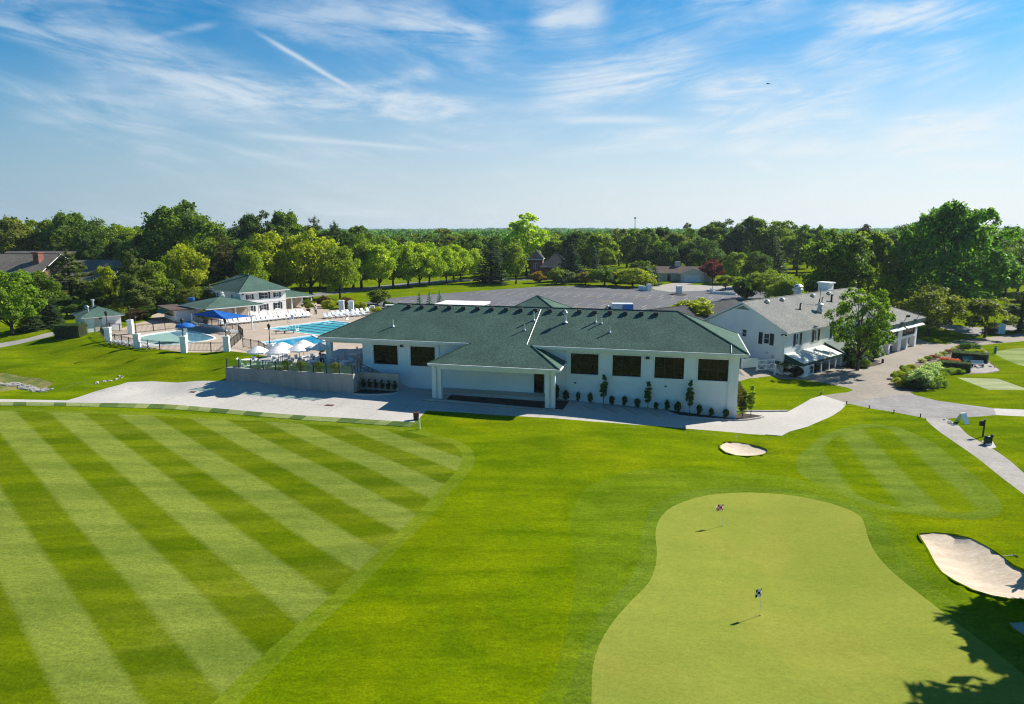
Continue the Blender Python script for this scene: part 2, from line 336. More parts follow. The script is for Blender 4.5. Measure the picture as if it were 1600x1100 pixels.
# ------------------------------------------------------------------ mesh helpers
class MB:
    def __init__(s): s.v, s.f, s.m = [], [], []
    def add(s, vs, fs, m=0):
        o = len(s.v)
        s.v += [tuple(float(c) for c in v) for v in vs]; s.f += [tuple(i + o for i in f) for f in fs]; s.m += [m] * len(fs)
        return s
    def box(s, x0, x1, y0, y1, z0, z1, m=0):
        return s.add([(x0, y0, z0), (x1, y0, z0), (x1, y1, z0), (x0, y1, z0), (x0, y0, z1), (x1, y0, z1), (x1, y1, z1), (x0, y1, z1)],
                     [(3, 2, 1, 0), (4, 5, 6, 7), (0, 1, 5, 4), (1, 2, 6, 5), (2, 3, 7, 6), (3, 0, 4, 7)], m)
    def obox(s, c, size, rz=0.0, m=0, rx=0.0):
        mt = Matrix.Translation(c) @ Matrix.Rotation(rz, 4, 'Z') @ Matrix.Rotation(rx, 4, 'X')
        x, y, z = size[0] / 2, size[1] / 2, size[2] / 2
        k = MB().box(-x, x, -y, y, -z, z)
        return s.add([mt @ Vector(v) for v in k.v], k.f, m)
    def prism(s, poly, z0, z1, m=0):
        n = len(poly)
        zz0 = z0 if hasattr(z0, '__len__') else [z0] * n
        zz1 = z1 if hasattr(z1, '__len__') else [z1] * n
        vs = [(p[0], p[1], zz0[i]) for i, p in enumerate(poly)] + [(p[0], p[1], zz1[i]) for i, p in enumerate(poly)]
        return s.add(vs, [tuple(range(n))[::-1], tuple(range(n, 2 * n))] + [(i, (i + 1) % n, n + (i + 1) % n, n + i) for i in range(n)], m)
    def tube(s, pts, rad, n=6, m=0):
        pts = [Vector(p) for p in pts]
        rad = rad if hasattr(rad, '__len__') else [rad] * len(pts)
        rings = []
        for i, p in enumerate(pts):
            d = (pts[min(i + 1, len(pts) - 1)] - pts[max(i - 1, 0)]).normalized()
            a = d.cross(Vector((0.31, 0.95, 0.03))) if abs(d.z) > 0.7 else d.cross(Vector((0, 0, 1)))
            a.normalize(); b = d.cross(a)
            rings.append([p + (a * math.cos(2 * math.pi * k / n) + b * math.sin(2 * math.pi * k / n)) * rad[i] for k in range(n)])
        vs = [v for r_ in rings for v in r_]; fs = []
        for i in range(len(pts) - 1):
            for k in range(n):
                fs.append((i * n + k, i * n + (k + 1) % n, (i + 1) * n + (k + 1) % n, (i + 1) * n + k))
        fs.append(tuple(range(n))[::-1]); fs.append(tuple(range((len(pts) - 1) * n, len(pts) * n)))
        return s.add(vs, fs, m)
    def lathe(s, prof, n=12, c=(0, 0, 0), m=0):
        vs = [(c[0] + r_ * math.cos(2 * math.pi * k / n), c[1] + r_ * math.sin(2 * math.pi * k / n), c[2] + z) for (r_, z) in prof for k in range(n)]
        fs = [(i * n + k, i * n + (k + 1) % n, (i + 1) * n + (k + 1) % n, (i + 1) * n + k) for i in range(len(prof) - 1) for k in range(n)]
        fs += [tuple(range(n))[::-1], tuple(range((len(prof) - 1) * n, len(prof) * n))]
        return s.add(vs, fs, m)
    def wall(s, x0, x1, z0, z1, y0, y1, holes=(), m=0):
        """wall in the xz plane, y0..y1 thick, with real rectangular openings (hx0,hx1,hz0,hz1)"""
        xs = sorted({x0, x1, *[h[0] for h in holes], *[h[1] for h in holes]})
        for a, b in zip(xs[:-1], xs[1:]):
            hs = sorted([h for h in holes if h[0] <= a + 1e-6 and h[1] >= b - 1e-6], key=lambda h: h[2])
            z = z0
            for h in hs:
                if h[2] > z: s.box(a, b, y0, y1, z, h[2], m)
                z = h[3]
            if z < z1: s.box(a, b, y0, y1, z, z1, m)
        return s
    def xf(s, mt):
        s.v = [tuple(mt @ Vector(v)) for v in s.v]; return s
    def merge(s, o, mt=None, moff=0):
        vs = [mt @ Vector(v) for v in o.v] if mt else o.v
        k = len(s.v); s.v += [tuple(v) for v in vs]; s.f += [tuple(i + k for i in f) for f in o.f]; s.m += [x + moff for x in o.m]; return s
    def mesh(s, name, mats, smooth=False):
        me = bpy.data.meshes.new(name); me.from_pydata(s.v, [], s.f)
        for x in (mats if isinstance(mats, (list, tuple)) else [mats]): me.materials.append(M[x] if isinstance(x, str) else x)
        me.polygons.foreach_set('material_index', s.m)
        if smooth: me.polygons.foreach_set('use_smooth', [True] * len(s.f))
        me.update(); return me
    def build(s, name, mats, parent=None, loc=(0, 0, 0), rz=0.0, smooth=False):
        return link(name, s.mesh(name, mats, smooth), parent, loc, rz)

def link(name, data, parent=None, loc=(0, 0, 0), rz=0.0):
    o = bpy.data.objects.new(name, data); col.objects.link(o)
    o.location = loc; o.rotation_euler = (0, 0, rz)
    if parent: o.parent = parent
    return o
def tag(o, label, cat, group=None):
    o['label'] = label; o['category'] = cat
    if group: o['group'] = group
    return o
def thing(name, label, cat, loc=(0, 0, 0), rz=0.0, group=None):
    return tag(link(name, None, None, loc, rz), label, cat, group)
def struct(o, kind='structure'):
    o['kind'] = kind; return o
def dup(root, loc, rz=0.0, label=None, group=None, scale=None):
    r = root.copy(); col.objects.link(r); r.location = loc; r.rotation_euler = (0, 0, rz)
    if label: r['label'] = label
    if group: r['group'] = group
    if scale is not None: r.scale = scale
    for ch in list(root.children):
        c = ch.copy(); col.objects.link(c); c.parent = r
        for g in list(ch.children):
            d = g.copy(); col.objects.link(d); d.parent = c
    return r

# ------------------------------------------------------------------ terrain
def sdist(poly, X, Y):
    """signed distance to a polygon, negative inside"""
    P = np.asarray(poly, float); d = np.full(X.shape, 1e9); ins = np.zeros(X.shape, bool)
    for i in range(len(P)):
        a, b = P[i], P[(i + 1) % len(P)]
        e = b - a; L = e @ e + 1e-12
        t = np.clip(((X - a[0]) * e[0] + (Y - a[1]) * e[1]) / L, 0, 1)
        d = np.minimum(d, np.hypot(X - a[0] - t * e[0], Y - a[1] - t * e[1]))
        c = ((a[1] > Y) != (b[1] > Y))
        xi = a[0] + (Y - a[1]) * e[0] / (e[1] if abs(e[1]) > 1e-9 else 1e-9)
        ins ^= c & (X < xi)
    return np.where(ins, -d, d)
def sm(t):
    t = np.clip(t, 0, 1); return t * t * (3 - 2 * t)
# clubhouse frame: origin at the front left eave corner, x along the facade, y to the back
CA = np.array([-22.0, 75.31]); CTH = R(-13.715)
CD = np.array([math.cos(CTH), math.sin(CTH)]); CN = np.array([-math.sin(CTH), math.cos(CTH)])
def cw(lx, ly): return CA + CD * lx + CN * ly
# old wing frame: origin at its near corner, x along the long wall, y to the back
WA = np.array([35.4, 86.0]); WTH = R(40.5)
WD = np.array([math.cos(WTH), math.sin(WTH)]); WN = np.array([-math.sin(WTH), math.cos(WTH)])
def ww(lx, ly): return WA + WD * lx + WN * ly
PL = 1.6
fence_px = [(158, 524), (164, 529), (170, 533), (190, 538.5), (213, 543), (250, 547), (288, 549), (322, 549.5), (356, 549)]
PLAT = [tuple(U(*p, PL)[:2]) for p in fence_px] + [tuple(U(*p, PL)[:2]) for p in ((385, 552.5), (415, 557), (438, 561))] + \
       [tuple(cw(-4, 6)), tuple(cw(0, 9)), tuple(cw(6, 11)), tuple(cw(30, 12)), tuple(cw(38, 14)), tuple(cw(44, 24)), tuple(ww(-2, 17)), tuple(ww(6, 15)), tuple(ww(42, 14)), (75, 160),
        (110, 215), (400, 420), (6000, 6000), (-6000, 6000), (-6000, 160), (-150, 116), (-92, 110), (-74, 104), (-66, 100)]
b1_px = [(1124, 700), (1125, 696), (1129, 692), (1139, 691), (1155, 692.5), (1172, 695), (1188, 698.5), (1197, 701), (1200.5, 706), (1194, 711), (1175, 714), (1150, 713), (1133.5, 708)]
b2_px = [(1434, 835), (1441.5, 833), (1458, 833), (1476, 834), (1505.6, 838), (1529, 848), (1558, 864), (1578, 879), (1600, 892), (1640, 905), (1655, 925), (1640, 940), (1600, 938.5), (1578, 938), (1549, 933), (1520, 924), (1491, 909.5), (1470.6, 896), (1460, 882), (1447, 857)]
b3_px = [(1572, 973.5), (1585, 971), (1600, 972), (1640, 976), (1665, 1000), (1640, 1015), (1600, 998), (1584, 986)]
BUNK = []
def hraw(X, Y):
    lx = (X - CA[0]) * CD[0] + (Y - CA[1]) * CD[1]
    z = np.interp(lx, [-60, -30, -10, 9, 14, 28, 38.5, 46, 56, 90], [0.25, 0.1, -0.2, -0.45, -0.55, -0.8, -1.25, -1.78, -1.75, -1.5])
    ly = (X - CA[0]) * CN[0] + (Y - CA[1]) * CN[1]
    z = z - 0.45 * sm((-2.5 - ly) / 6.0) * sm((34 - lx) / 14.0)
    near = sm((62 - Y) / 40)
    z = z * (1 - 0.5 * near) + (-0.85) * 0.5 * near
    d = sdist(PLAT, X, Y)
    k = sm(1 - np.clip(d, 0, None) / 9.5)
    far = sm((Y - 260) / 500)
    zp = PL + far * (-1.5 + 2.5 * np.sin(X * 0.004 + 1) + 2.0 * np.sin(Y * 0.003)) + sm((Y - 1200) / 2500) * 5
    z = z * (1 - k) + zp * k
    bank = sm((88 - Y) / 4) * sm((Y - 68) / 5) * sm((-32 - X) / 6)
    z = z + bank * (0.16 * np.sin(X * 0.42 + Y * 0.55) + 0.10 * np.sin(X * 0.9 - Y * 0.4))
    am = sm((58 - Y) / 12)
    z = z + am * (0.12 * np.sin(X * 0.23 + 0.7) * np.cos(Y * 0.19) + 0.08 * np.sin(X * 0.11 - Y * 0.31))
    return z
def h_arr(X, Y):
    X = np.asarray(X, float); Y = np.asarray(Y, float)
    z = hraw(X, Y)
    for poly, dep in BUNK:
        d = sdist(poly, X, Y)
        z = z - np.where(d < 0, dep * sm(-d / 2.4) + 0.05, 0) + np.where(d >= 0, 0.07 * sm(1 - d / 2.2), 0)
    return z
def H(x, y): return float(h_arr(np.array([x]), np.array([y]))[0])
def G(px, py):
    """the point of the ground seen at that place of the photograph"""
    z = -0.8
    d = ray(px, py)
    lo = (20 - 2.2) / -d[2] if False else (CAM_H - 3.0) / -d[2]
    hi = (CAM_H + 3.0) / -d[2]
    ts = np.linspace(lo, hi, 240); Q = CP[None] + ts[:, None] * d[None]
    s = Q[:, 2] - h_arr(Q[:, 0], Q[:, 1])
    i = int(np.argmax(s <= 0)) if (s <= 0).any() else len(ts) - 1
    i = max(i, 1)
    f = s[i - 1] / (s[i - 1] - s[i] + 1e-9)
    t = ts[i - 1] + (ts[i] - ts[i - 1]) * f
    return CP + d * t
for pp, dp in ((b1_px, 0.35), (b2_px, 0.5), (b3_px, 0.4)):
    BUNK.append(([tuple(G(*p)[:2]) for p in pp], dp))
def gp(pts): return [tuple(G(*p)[:2]) for p in pts]
def smooth(poly, step=0.8, closed=True):
    P = [np.array(p, float) for p in poly]; n = len(P); out = []
    for i in range(n if closed else n - 1):
        p0, p1, p2, p3 = (P[(i - 1) % n], P[i], P[(i + 1) % n], P[(i + 2) % n]) if closed else (P[max(i - 1, 0)], P[i], P[i + 1], P[min(i + 2, n - 1)])
        k = max(1, int(np.linalg.norm(p2 - p1) / step))
        for j in range(k):
            t = j / k
            out.append(tuple(0.5 * ((2 * p1) + (p2 - p0) * t + (2 * p0 - 5 * p1 + 4 * p2 - p3) * t * t + (3 * p1 - p0 - 3 * p2 + p3) * t ** 3)))
    if not closed: out.append(tuple(P[-1]))
    return out
def dens(poly, step=1.5):
    out = []
    for i in range(len(poly)):
        a, b = np.array(poly[i]), np.array(poly[(i + 1) % len(poly)])
        k = max(1, int(np.linalg.norm(b - a) / step))
        out += [tuple(a + (b - a) * j / k) for j in range(k)]
    return out

# ------------------------------------------------------------------ ground regions (one shared triangulation, no overlaps)
def up_(pts, z=PL): return [tuple(U(*p, z)[:2]) for p in pts]
def offset(poly, d):
    P = [np.array(p) for p in poly]; out = []
    a = sum(P[i][0] * P[(i + 1) % len(P)][1] - P[(i + 1) % len(P)][0] * P[i][1] for i in range(len(P)))
    s = 1 if a > 0 else -1
    for i in range(len(P)):
        e = unit(P[(i + 1) % len(P)] - P[i - 1]); out.append(tuple(P[i] + s * d * np.array([-e[1], e[0]])))
    return out
BUNK[:] = [(smooth(p, .35), d) for p, d in BUNK]
fair = gp([(-60, 634), (0, 637), (200, 643), (400, 653), (560, 662.5), (640, 669), (690, 681), (724, 692), (740, 706), (742, 719), (734, 737), (712, 760), (662, 818), (600, 880), (540, 940), (440, 1032), (372, 1100), (240, 1240)]) + [(-12, 14), (-45, 14), (-85, 40), (-85, 66)]
fairs = smooth(fair, 1.2)
apron = smooth(gp([(890, 815), (900, 785), (925, 758), (990, 735), (1060, 732), (1130, 737), (1200, 740), (1290, 760), (1390, 802), (1398, 815), (1420, 850), (1450, 885), (1500, 920), (1545, 950), (1600, 985), (1680, 1030), (1800, 1150), (1700, 1300), (800, 1300), (868, 1050), (890, 960), (900, 900)]), 1.0)
lobe = smooth(gp([(1245, 716), (1262, 700), (1290, 678), (1345, 663), (1400, 667), (1455, 690), (1505, 728), (1550, 768), (1566, 790), (1557, 806), (1520, 812), (1450, 806), (1395, 799), (1350, 788), (1300, 766), (1252, 742)]), .8)
collar = smooth(gp([(1000, 860), (1003, 825), (1020, 792), (1065, 770), (1125, 762), (1200, 762), (1270, 772), (1330, 788), (1368, 806), (1390, 840), (1420, 880), (1470, 925), (1540, 975), (1640, 1045), (1750, 1150), (1700, 1300), (860, 1300), (895, 1060), (935, 960), (985, 905)]), 0.9)
green = smooth(gp([(1030, 812), (1050, 792), (1090, 777), (1125, 771.5), (1175, 769.5), (1225, 772.5), (1275, 781), (1315, 792), (1345, 807), (1354, 832), (1363, 856), (1380, 879), (1404, 902), (1433, 925), (1468, 952), (1505, 981), (1549, 1013), (1578, 1036), (1610, 1064), (1680, 1130), (1690, 1300), (915, 1300), (924, 1100), (926, 1045), (936, 1008), (956, 974), (985, 940), (1014, 910), (1025, 880), (1026, 855), (1024, 835)]), 0.7)
drive = gp([(-60, 621), (0, 623.5), (105, 625.5), (200, 597)]) + [tuple(cw(-9.6, -3.4)), tuple(cw(-9.6, 4)), tuple(cw(20, 4)), tuple(cw(45, 3))] + \
    gp([(1151, 643), (1231, 643), (1250, 633), (1267, 623), (1285, 617.5), (1324, 630), (1315, 640), (1300, 650), (1262, 666.5), (1229, 675.5), (1205, 680), (1140, 675), (1076, 670), (990, 663.5), (920, 658), (805, 650), (735, 645.5), (667, 641.5), (653, 655), (640, 664), (560, 656), (480, 650.5), (400, 645), (300, 636), (240, 632.5), (0, 629), (-60, 627)])
drive = dens(drive, 1.5)
fore = gp([(1150, 596), (1190, 589), (1225, 593), (1255, 593), (1325, 607), (1331, 611), (1285, 618), (1323, 630), (1393, 618.5), (1429, 617), (1410, 606), (1396, 592), (1404, 579), (1432, 567), (1467, 556), (1490, 547), (1519, 541), (1560, 536.5), (1600, 533)]) + gp([(1680, 524), (1680, 512), (1600, 520), (1519, 530), (1478, 538.5), (1452, 535), (1431, 528)]) + [tuple(ww(38, 3)), tuple(ww(-1, 5)), tuple(ww(-8, 6))]
lawnisl = smooth(gp([(1329.5, 611), (1325, 606), (1255, 593), (1225, 592.5), (1208, 588), (1188, 590), (1160, 597)]) + [tuple(cw(46.0, 5.5)), tuple(cw(46.0, 2.3))] + gp([(1175, 641.5), (1210, 641.5), (1229, 641.5), (1247, 632.5), (1265, 622), (1284, 616.5), (1315, 614)]), 0.8)
oldroad = dens(gp([(1323, 630), (1393, 618), (1429, 617), (1465, 626), (1553, 638), (1556, 648.5), (1532, 650.6), (1478.5, 654), (1447, 653.5), (1397.5, 644), (1360, 638)]), 1.0)
roadend = gp([(1553, 638), (1600, 640), (1680, 642), (1680, 653), (1600, 650.6), (1556, 648.5)])
path = smooth(gp([(1447, 653), (1461, 669), (1487.5, 688), (1525, 714), (1562.5, 744), (1600, 772.5), (1680, 834), (1680, 790), (1640, 766), (1600, 739), (1581, 722), (1551, 701), (1512, 679), (1499, 665.6), (1477, 653.5)]), 1.0)
signpad = gp([(1534, 689), (1548, 685), (1557, 699), (1546, 701)])
farlawn = dens(gp([(1431, 513), (1517, 528), (1476, 538), (1454, 535), (1431, 528), (1422, 522)]), 1.5)
bed = smooth(gp([(1394, 591), (1403, 579.5), (1432, 567.5), (1467, 556.5), (1490, 547), (1510, 542), (1530, 543), (1545, 551), (1545, 562), (1554, 572), (1562, 579), (1545, 583), (1500, 585), (1470, 584), (1478, 598), (1468, 606), (1444, 610), (1420, 613), (1402, 605)]), 0.7)
bedpave = dens(gp([(1515, 571), (1545, 567), (1562, 578.5), (1540, 582.5), (1516, 582)]), 1.0)
uppergreen = smooth(gp([(1553, 551), (1572, 546), (1600, 543.5), (1680, 541), (1690, 575), (1640, 576), (1600, 572), (1579, 565), (1562, 557.5)]), 1.0)
teepad = dens(gp([(1495.5, 590), (1559, 591.5), (1600, 606), (1640, 620), (1600, 609), (1543.6, 609)][:3] + [(1612, 611), (1600, 609.5), (1543.6, 609)]), 1.0)
dry = smooth(gp([(-60, 575), (0, 583), (45, 590), (85, 600), (70, 606), (30, 608), (0, 612), (-60, 612)]), 1.0)
footpath = smooth(gp([(-60, 548), (0, 543), (45, 534), (84, 524), (86, 518), (45, 528), (0, 536), (-60, 541)]), 1.5)
lot = dens(up_([(596, 467), (640, 463), (684, 459), (740, 455), (842, 448), (880, 447.2), (920, 446.5), (1002, 450.5), (1047, 456), (1105, 454), (1150, 452), (1215, 455)]) + [tuple(ww(14, 16)), tuple(ww(0, 16)), tuple(cw(48, 18)), tuple(cw(-2, 15)), tuple(U(590, 479, PL)[:2])], 3)
lotside = up_([(560, 474), (596, 467), (592, 478), (575, 480)])
rear = gp([(1433, 504), (1520, 524.5), (1600, 514), (1680, 508), (1680, 500), (1600, 506), (1540, 512), (1500, 510), (1440, 498)])
backroad = dens(up_([(440, 470), (500, 462.5), (560, 455.5), (640, 446), (700, 440.5), (760, 438.5), (850, 437.5), (1000, 436), (1000, 434), (850, 435.3), (760, 436), (700, 437.5), (640, 441.5), (560, 450), (500, 457), (440, 464)]), 4)
gatedrive = dens(up_([(1047, 456), (1105, 454), (1150, 452), (1215, 455), (1220, 450), (1130, 446.5), (1070, 444.5), (1100, 441), (1062, 440.5), (1035, 445), (1010, 447), (1025, 453)]), 3)
deck = dens(up_([(156, 522), (164, 529), (170, 532.6), (190, 538.1), (213, 542.6), (250, 546.6), (288, 548.6), (322, 549.1), (356, 548.6), (385, 551.5), (415, 556), (438, 560)]) +
            [tuple(cw(-7, 2.2)), tuple(cw(-7, -0.5)), tuple(cw(1, 1)), tuple(cw(1, 16))] +
            up_([(600, 495), (572, 486), (540, 484), (505, 483.5), (498, 472), (430, 470), (330, 468), (240, 486), (235, 500), (205, 507), (188, 514)]), 2)
kid = smooth(up_([(211, 529), (225, 523.5), (262, 518), (285, 516.2), (310, 519.5), (335, 527), (329, 531), (300, 536), (265, 539.5), (240, 538), (222, 534)]), 0.7)
kiddeep = smooth(up_([(267, 518.6), (286, 517), (309, 520.3), (332, 527.3), (307, 532.5), (291, 529.5), (277, 524.5)]), 0.6)
q1, q2, q4 = [np.array(p) for p in up_([(413, 513.5), (515, 500.8), (483.5, 522)])]
q4 = q1 + (q4 - q1) * 1.9
lap = [tuple(q1), tuple(q4), tuple(q4 + q2 - q1), tuple(q2)]
r1, r2, r3 = [np.array(p) for p in up_([(409, 534.5), (488, 523.6), (513, 535)])]
dive = [tuple(r1), tuple(r1 + r3 - r2), tuple(r3), tuple(r2)]
facbed = [tuple(cw(31.0, 0.8)), tuple(cw(31.0, 0.15))] + gp([(1037, 640)]) + gp([(1059, 650), (1150, 657.5), (1193, 652.6), (1192, 649.5), (1157, 645)]) + [tuple(cw(45, 0.9))]
swale = smooth(gp([(143, 601), (165, 595), (193, 587), (196, 588.5), (170, 597), (150, 602)]), 0.6)

SA = R(-44.7); SW = 2.28                                            # direction and width of the mowing stripes
_dn = np.array([-math.sin(SA), math.cos(SA)]); SO = _dn * (10.98 - SW * 0.5)
GL = (0.1321, 0.1925, 0.001133); GD = (0.09211, 0.1548, 0.000906)
M['lawn'] = grass_mat('lawn_grass', GL, GD, 0.25, (), 0.2, ((0.1774, 0.2152, 0.00151), 0.75))
LTS = (0.185, 0.2378, 0.04379); DKS = (0.09664, 0.1434, 0.00151)
M['fair'] = grass_mat('striped_turf', DKS, (0.1132, 0.1601, 0.00302), 0.5,
                      [((-40, 61.9), R(13), 1.86, (0.06644, 0.1132, 0.00151), 0.66, 0.07), ((-40, 60), R(7), 5.3, (0.1434, 0.185, 0.00906), 0.25, 0.1),
                       (SO, SA, SW, LTS, 0.74, 0.05)], 0.17, ((0.1888, 0.2152, 0.0302), 0.4))
M['fairedge'] = grass_mat('border_turf', (0.145, 0.204, 0.014), (0.120, 0.182, 0.006), 0.6, (), 0.18, ((0.165, 0.212, 0.012), 0.6))
ap = [G(*p)[:2] for p in ((1345, 680), (1460, 800))]
SB = math.atan2(ap[1][1] - ap[0][1], ap[1][0] - ap[0][0])
M['apron'] = grass_mat('approach_turf', (0.1246, 0.185, 0.001133), (0.09438, 0.1548, 0.001133), 0.4, [(G(1352, 700)[:2], SB, 2.5, (0.1472, 0.2076, 0.0302), 0.75, 0.07)], 0.18, ((0.1661, 0.2114, 0.00453), 0.5))
M['apronedge'] = grass_mat('approach_border_turf', (0.1397, 0.2023, 0.02265), (0.117, 0.1812, 0.01359), 0.5, (), 0.18, ((0.151, 0.2076, 0.0151), 0.5))
M['fringe'] = grass_mat('fringe_turf', (0.1246, 0.1888, 0.00755), (0.09438, 0.1585, 0.00302), 0.3, (), 0.2, ((0.1585, 0.2114, 0.00906), 0.6))
M['collar'] = grass_mat('collar_turf', (0.120, 0.186, 0.017), (0.094, 0.158, 0.006), 0.4, (), 0.2, ((0.145, 0.202, 0.02), 0.5))
M['green'] = grass_mat('putting_turf', (0.2454, 0.2778, 0.04681), (0.2076, 0.2529, 0.03926), 0.22, (), 0.08, ((0.2793, 0.2756, 0.05285), 0.6), 0.22)
M['palegreen'] = grass_mat('pale_putting_turf', (0.2567, 0.3171, 0.1284), (0.2265, 0.2944, 0.1132), 0.3, (), 0.08)
M['teepad'] = grass_mat('pale_tee_turf', (0.3473, 0.3926, 0.2265), (0.3171, 0.3624, 0.2039), 0.3, (), 0.08)

farpoly = dens([(-8900, 330), (-700, 318), (-60, 322), (60, 318), (700, 330), (8900, 330), (8900, 13900), (-8900, 13900)], 60)
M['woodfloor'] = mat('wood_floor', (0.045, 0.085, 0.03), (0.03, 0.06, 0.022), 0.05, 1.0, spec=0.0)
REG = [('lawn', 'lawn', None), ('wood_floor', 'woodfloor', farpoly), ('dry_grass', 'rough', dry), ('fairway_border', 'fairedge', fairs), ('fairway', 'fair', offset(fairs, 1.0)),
       ('fringe_turf', 'fringe', apron), ('approach_border', 'apronedge', lobe), ('approach_turf', 'apron', offset(lobe, 1.1)), ('green_collar', 'collar', collar), ('putting_green', 'green', green),
       ('bunker_sand', 'sand', BUNK[0][0]), ('bunker_sand', 'sand', BUNK[1][0]), ('bunker_sand', 'sand', BUNK[2][0]),
       ('forecourt', 'tan', dens(fore, 1.5)), ('driveway', 'concrete', drive), ('lawn', 'lawn', lawnisl), ('road', 'oldroad', oldroad), ('road_end', 'concrete', roadend), ('cart_path', 'path', path), ('sign_pad', 'concrete', signpad),
       ('lawn', 'lawn', farlawn), ('flower_bed', 'soil', bed), ('bed_paving', 'path', bedpave), ('practice_green', 'palegreen', uppergreen), ('tee_pad', 'teepad', teepad),
       ('footpath', 'path', footpath), ('rear_yard', 'oldroad', rear), ('back_road', 'roadgrey', backroad), ('gate_drive', 'path', gatedrive),
       ('parking_lot', 'asphalt', lot), ('parking_lot', 'asphalt', lotside), ('pool_deck', 'deck', deck), ('wading_pool_water', 'kidwater', kid), ('wading_pool_water', 'kiddeep', kiddeep),
       ('diving_pool_water', 'deepwater', dive), ('lap_pool_water', 'water', lap), ('planting_bed', 'mulch', facbed)]

def build_ground():
    pts = []; edges = []
    for nm, mt, poly in REG:
        if poly is None: continue
        o = len(pts); n = len(poly)
        pts += [Vector((p[0], p[1])) for p in poly]; edges += [(o + i, o + (i + 1) % n) for i in range(n)]
    rng = np.random.RandomState(3)
    def grid(x0, x1, y0, y1, st, skip=None):
        xs = np.arange(x0, x1, st); ys = np.arange(y0, y1, st)
        X, Y = np.meshgrid(xs, ys); X = X.ravel() + rng.uniform(-.15, .15, X.size) * st; Y = Y.ravel() + rng.uniform(-.15, .15, Y.size) * st
        if skip:
            k = ~((X > skip[0]) & (X < skip[1]) & (Y > skip[2]) & (Y < skip[3])); X, Y = X[k], Y[k]
        pts.extend(Vector((a, b)) for a, b in zip(X, Y))
    grid(-75, 75, 12, 118, 1.15)
    grid(-180, 180, 4, 300, 5, (-75, 75, 12, 118))
    grid(-900, 900, -40, 1600, 45, (-180, 180, 4, 300))
    grid(-9000, 9000, -500, 14000, 700, (-900, 900, -40, 1600))
    vs, es, fs, *_ = delaunay_2d_cdt(pts, edges, [], 0, 1e-5)
    V = np.array([(v.x, v.y) for v in vs]); F = np.array([f for f in fs if len(f) == 3])
    Z = h_arr(V[:, 0], V[:, 1])
    C = V[F].mean(axis=1)
    reg = np.zeros(len(F), int)
    for i, (nm, mt, poly) in enumerate(REG):
        if poly is None: continue
        P = np.array(poly)
        k = np.where((C[:, 0] >= P[:, 0].min()) & (C[:, 0] <= P[:, 0].max()) & (C[:, 1] >= P[:, 1].min()) & (C[:, 1] <= P[:, 1].max()))[0]
        ins = sdist(P, C[k, 0], C[k, 1]) < 0
        reg[k[ins]] = i
    groups = {}
    for i, (nm, mt, poly) in enumerate(REG): groups.setdefault((nm, mt) if nm != 'bunker_sand' else (nm, i), []).append(i)
    for key, idx in groups.items():
        T = F[np.isin(reg, idx)]
        if not len(T): continue
        used, inv = np.unique(T.ravel(), return_inverse=True)
        me = bpy.data.meshes.new(key[0])
        z = Z[used].copy()
        if key[0].endswith('water'): z -= 0.06
        me.from_pydata(np.column_stack([V[used], z]).tolist(), [], inv.reshape(-1, 3).tolist())
        me.materials.append(M[key[1]] if isinstance(key[1], str) else M['sand'])
        me.polygons.foreach_set('use_smooth', [True] * len(me.polygons)); me.update()
        o = link(key[0], me); struct(o)
build_ground()

def strip(pts, w, h, name, matl, closed=False, sink=0.1, zoff=0.0, kind='structure'):
    """a low kerb, edging or band that follows the ground along pts"""
    b = MB(); P = [np.array(p[:2], float) for p in pts]; n = len(P); L = []
    for i in range(n):
        a = P[i - 1] if (i or closed) else P[0]; c = P[(i + 1) % n] if (i < n - 1 or closed) else P[-1]
        e = unit(c - a); nrm = np.array([-e[1], e[0]]) * w / 2
        z = H(*P[i]) + zoff
        L.append([(*(P[i] - nrm), z - sink), (*(P[i] + nrm), z - sink), (*(P[i] + nrm), z + h), (*(P[i] - nrm), z + h)])
    vs = [v for q in L for v in q]; fs = []
    for i in range(n if closed else n - 1):
        a, c = i * 4, ((i + 1) % n) * 4
        for k in range(4): fs.append((a + k, a + (k + 1) % 4, c + (k + 1) % 4, c + k)[::-1])
    if not closed: fs += [(0, 1, 2, 3), tuple((n - 1) * 4 + k for k in (3, 2, 1, 0))]
    b.add(vs, fs)
    o = b.build(name, matl)
    if kind: struct(o, kind)
    return o
for _p, _d in BUNK: strip([_p[i] for i in range(0, len(_p), 2)], .11, .02, 'bunker_lip', 'lawn', True, .25)

# ------------------------------------------------------------------ buildings
def hip_roof(b, x0, x1, y0, y1, ze, slope, fascia=0.28, m_roof=0, m_trim=1, th=0.0):
    """hip roof with eave edge at ze; fascia and soffit below"""
    w, d = x1 - x0, y1 - y0; h = min(w, d) / 2
    if w >= d: r0, r1 = (x0 + h, (y0 + y1) / 2), (x1 - h, (y0 + y1) / 2)
    else: r0, r1 = ((x0 + x1) / 2, y0 + h), ((x0 + x1) / 2, y1 - h)
    zr = ze + h * slope
    vs = [(x0, y0, ze), (x1, y0, ze), (x1, y1, ze), (x0, y1, ze), (*r0, zr), (*r1, zr)]
    fs = [(0, 1, 5, 4), (1, 2, 5), (2, 3, 4, 5), (3, 0, 4)] if w >= d else [(0, 1, 4), (1, 2, 5, 4), (2, 3, 5), (3, 0, 4, 5)]
    b.add(vs, fs, m_roof)
    g = 0.02
    b.prism([(x0 + g, y0 + g), (x1 - g, y0 + g), (x1 - g, y1 - g), (x0 + g, y1 - g)], ze - fascia, ze - 0.012, m_trim)
    # hip caps
    for a, c in ((0, 4), (3, 4), (1, 5), (2, 5), (4, 5)):
        p, q = Vector(vs[a]), Vector(vs[c])
        if (p - q).length > 0.01: b.tube([p + Vector((0, 0, .015)), q + Vector((0, 0, .015))], 0.07, 5, m_roof)
    return zr
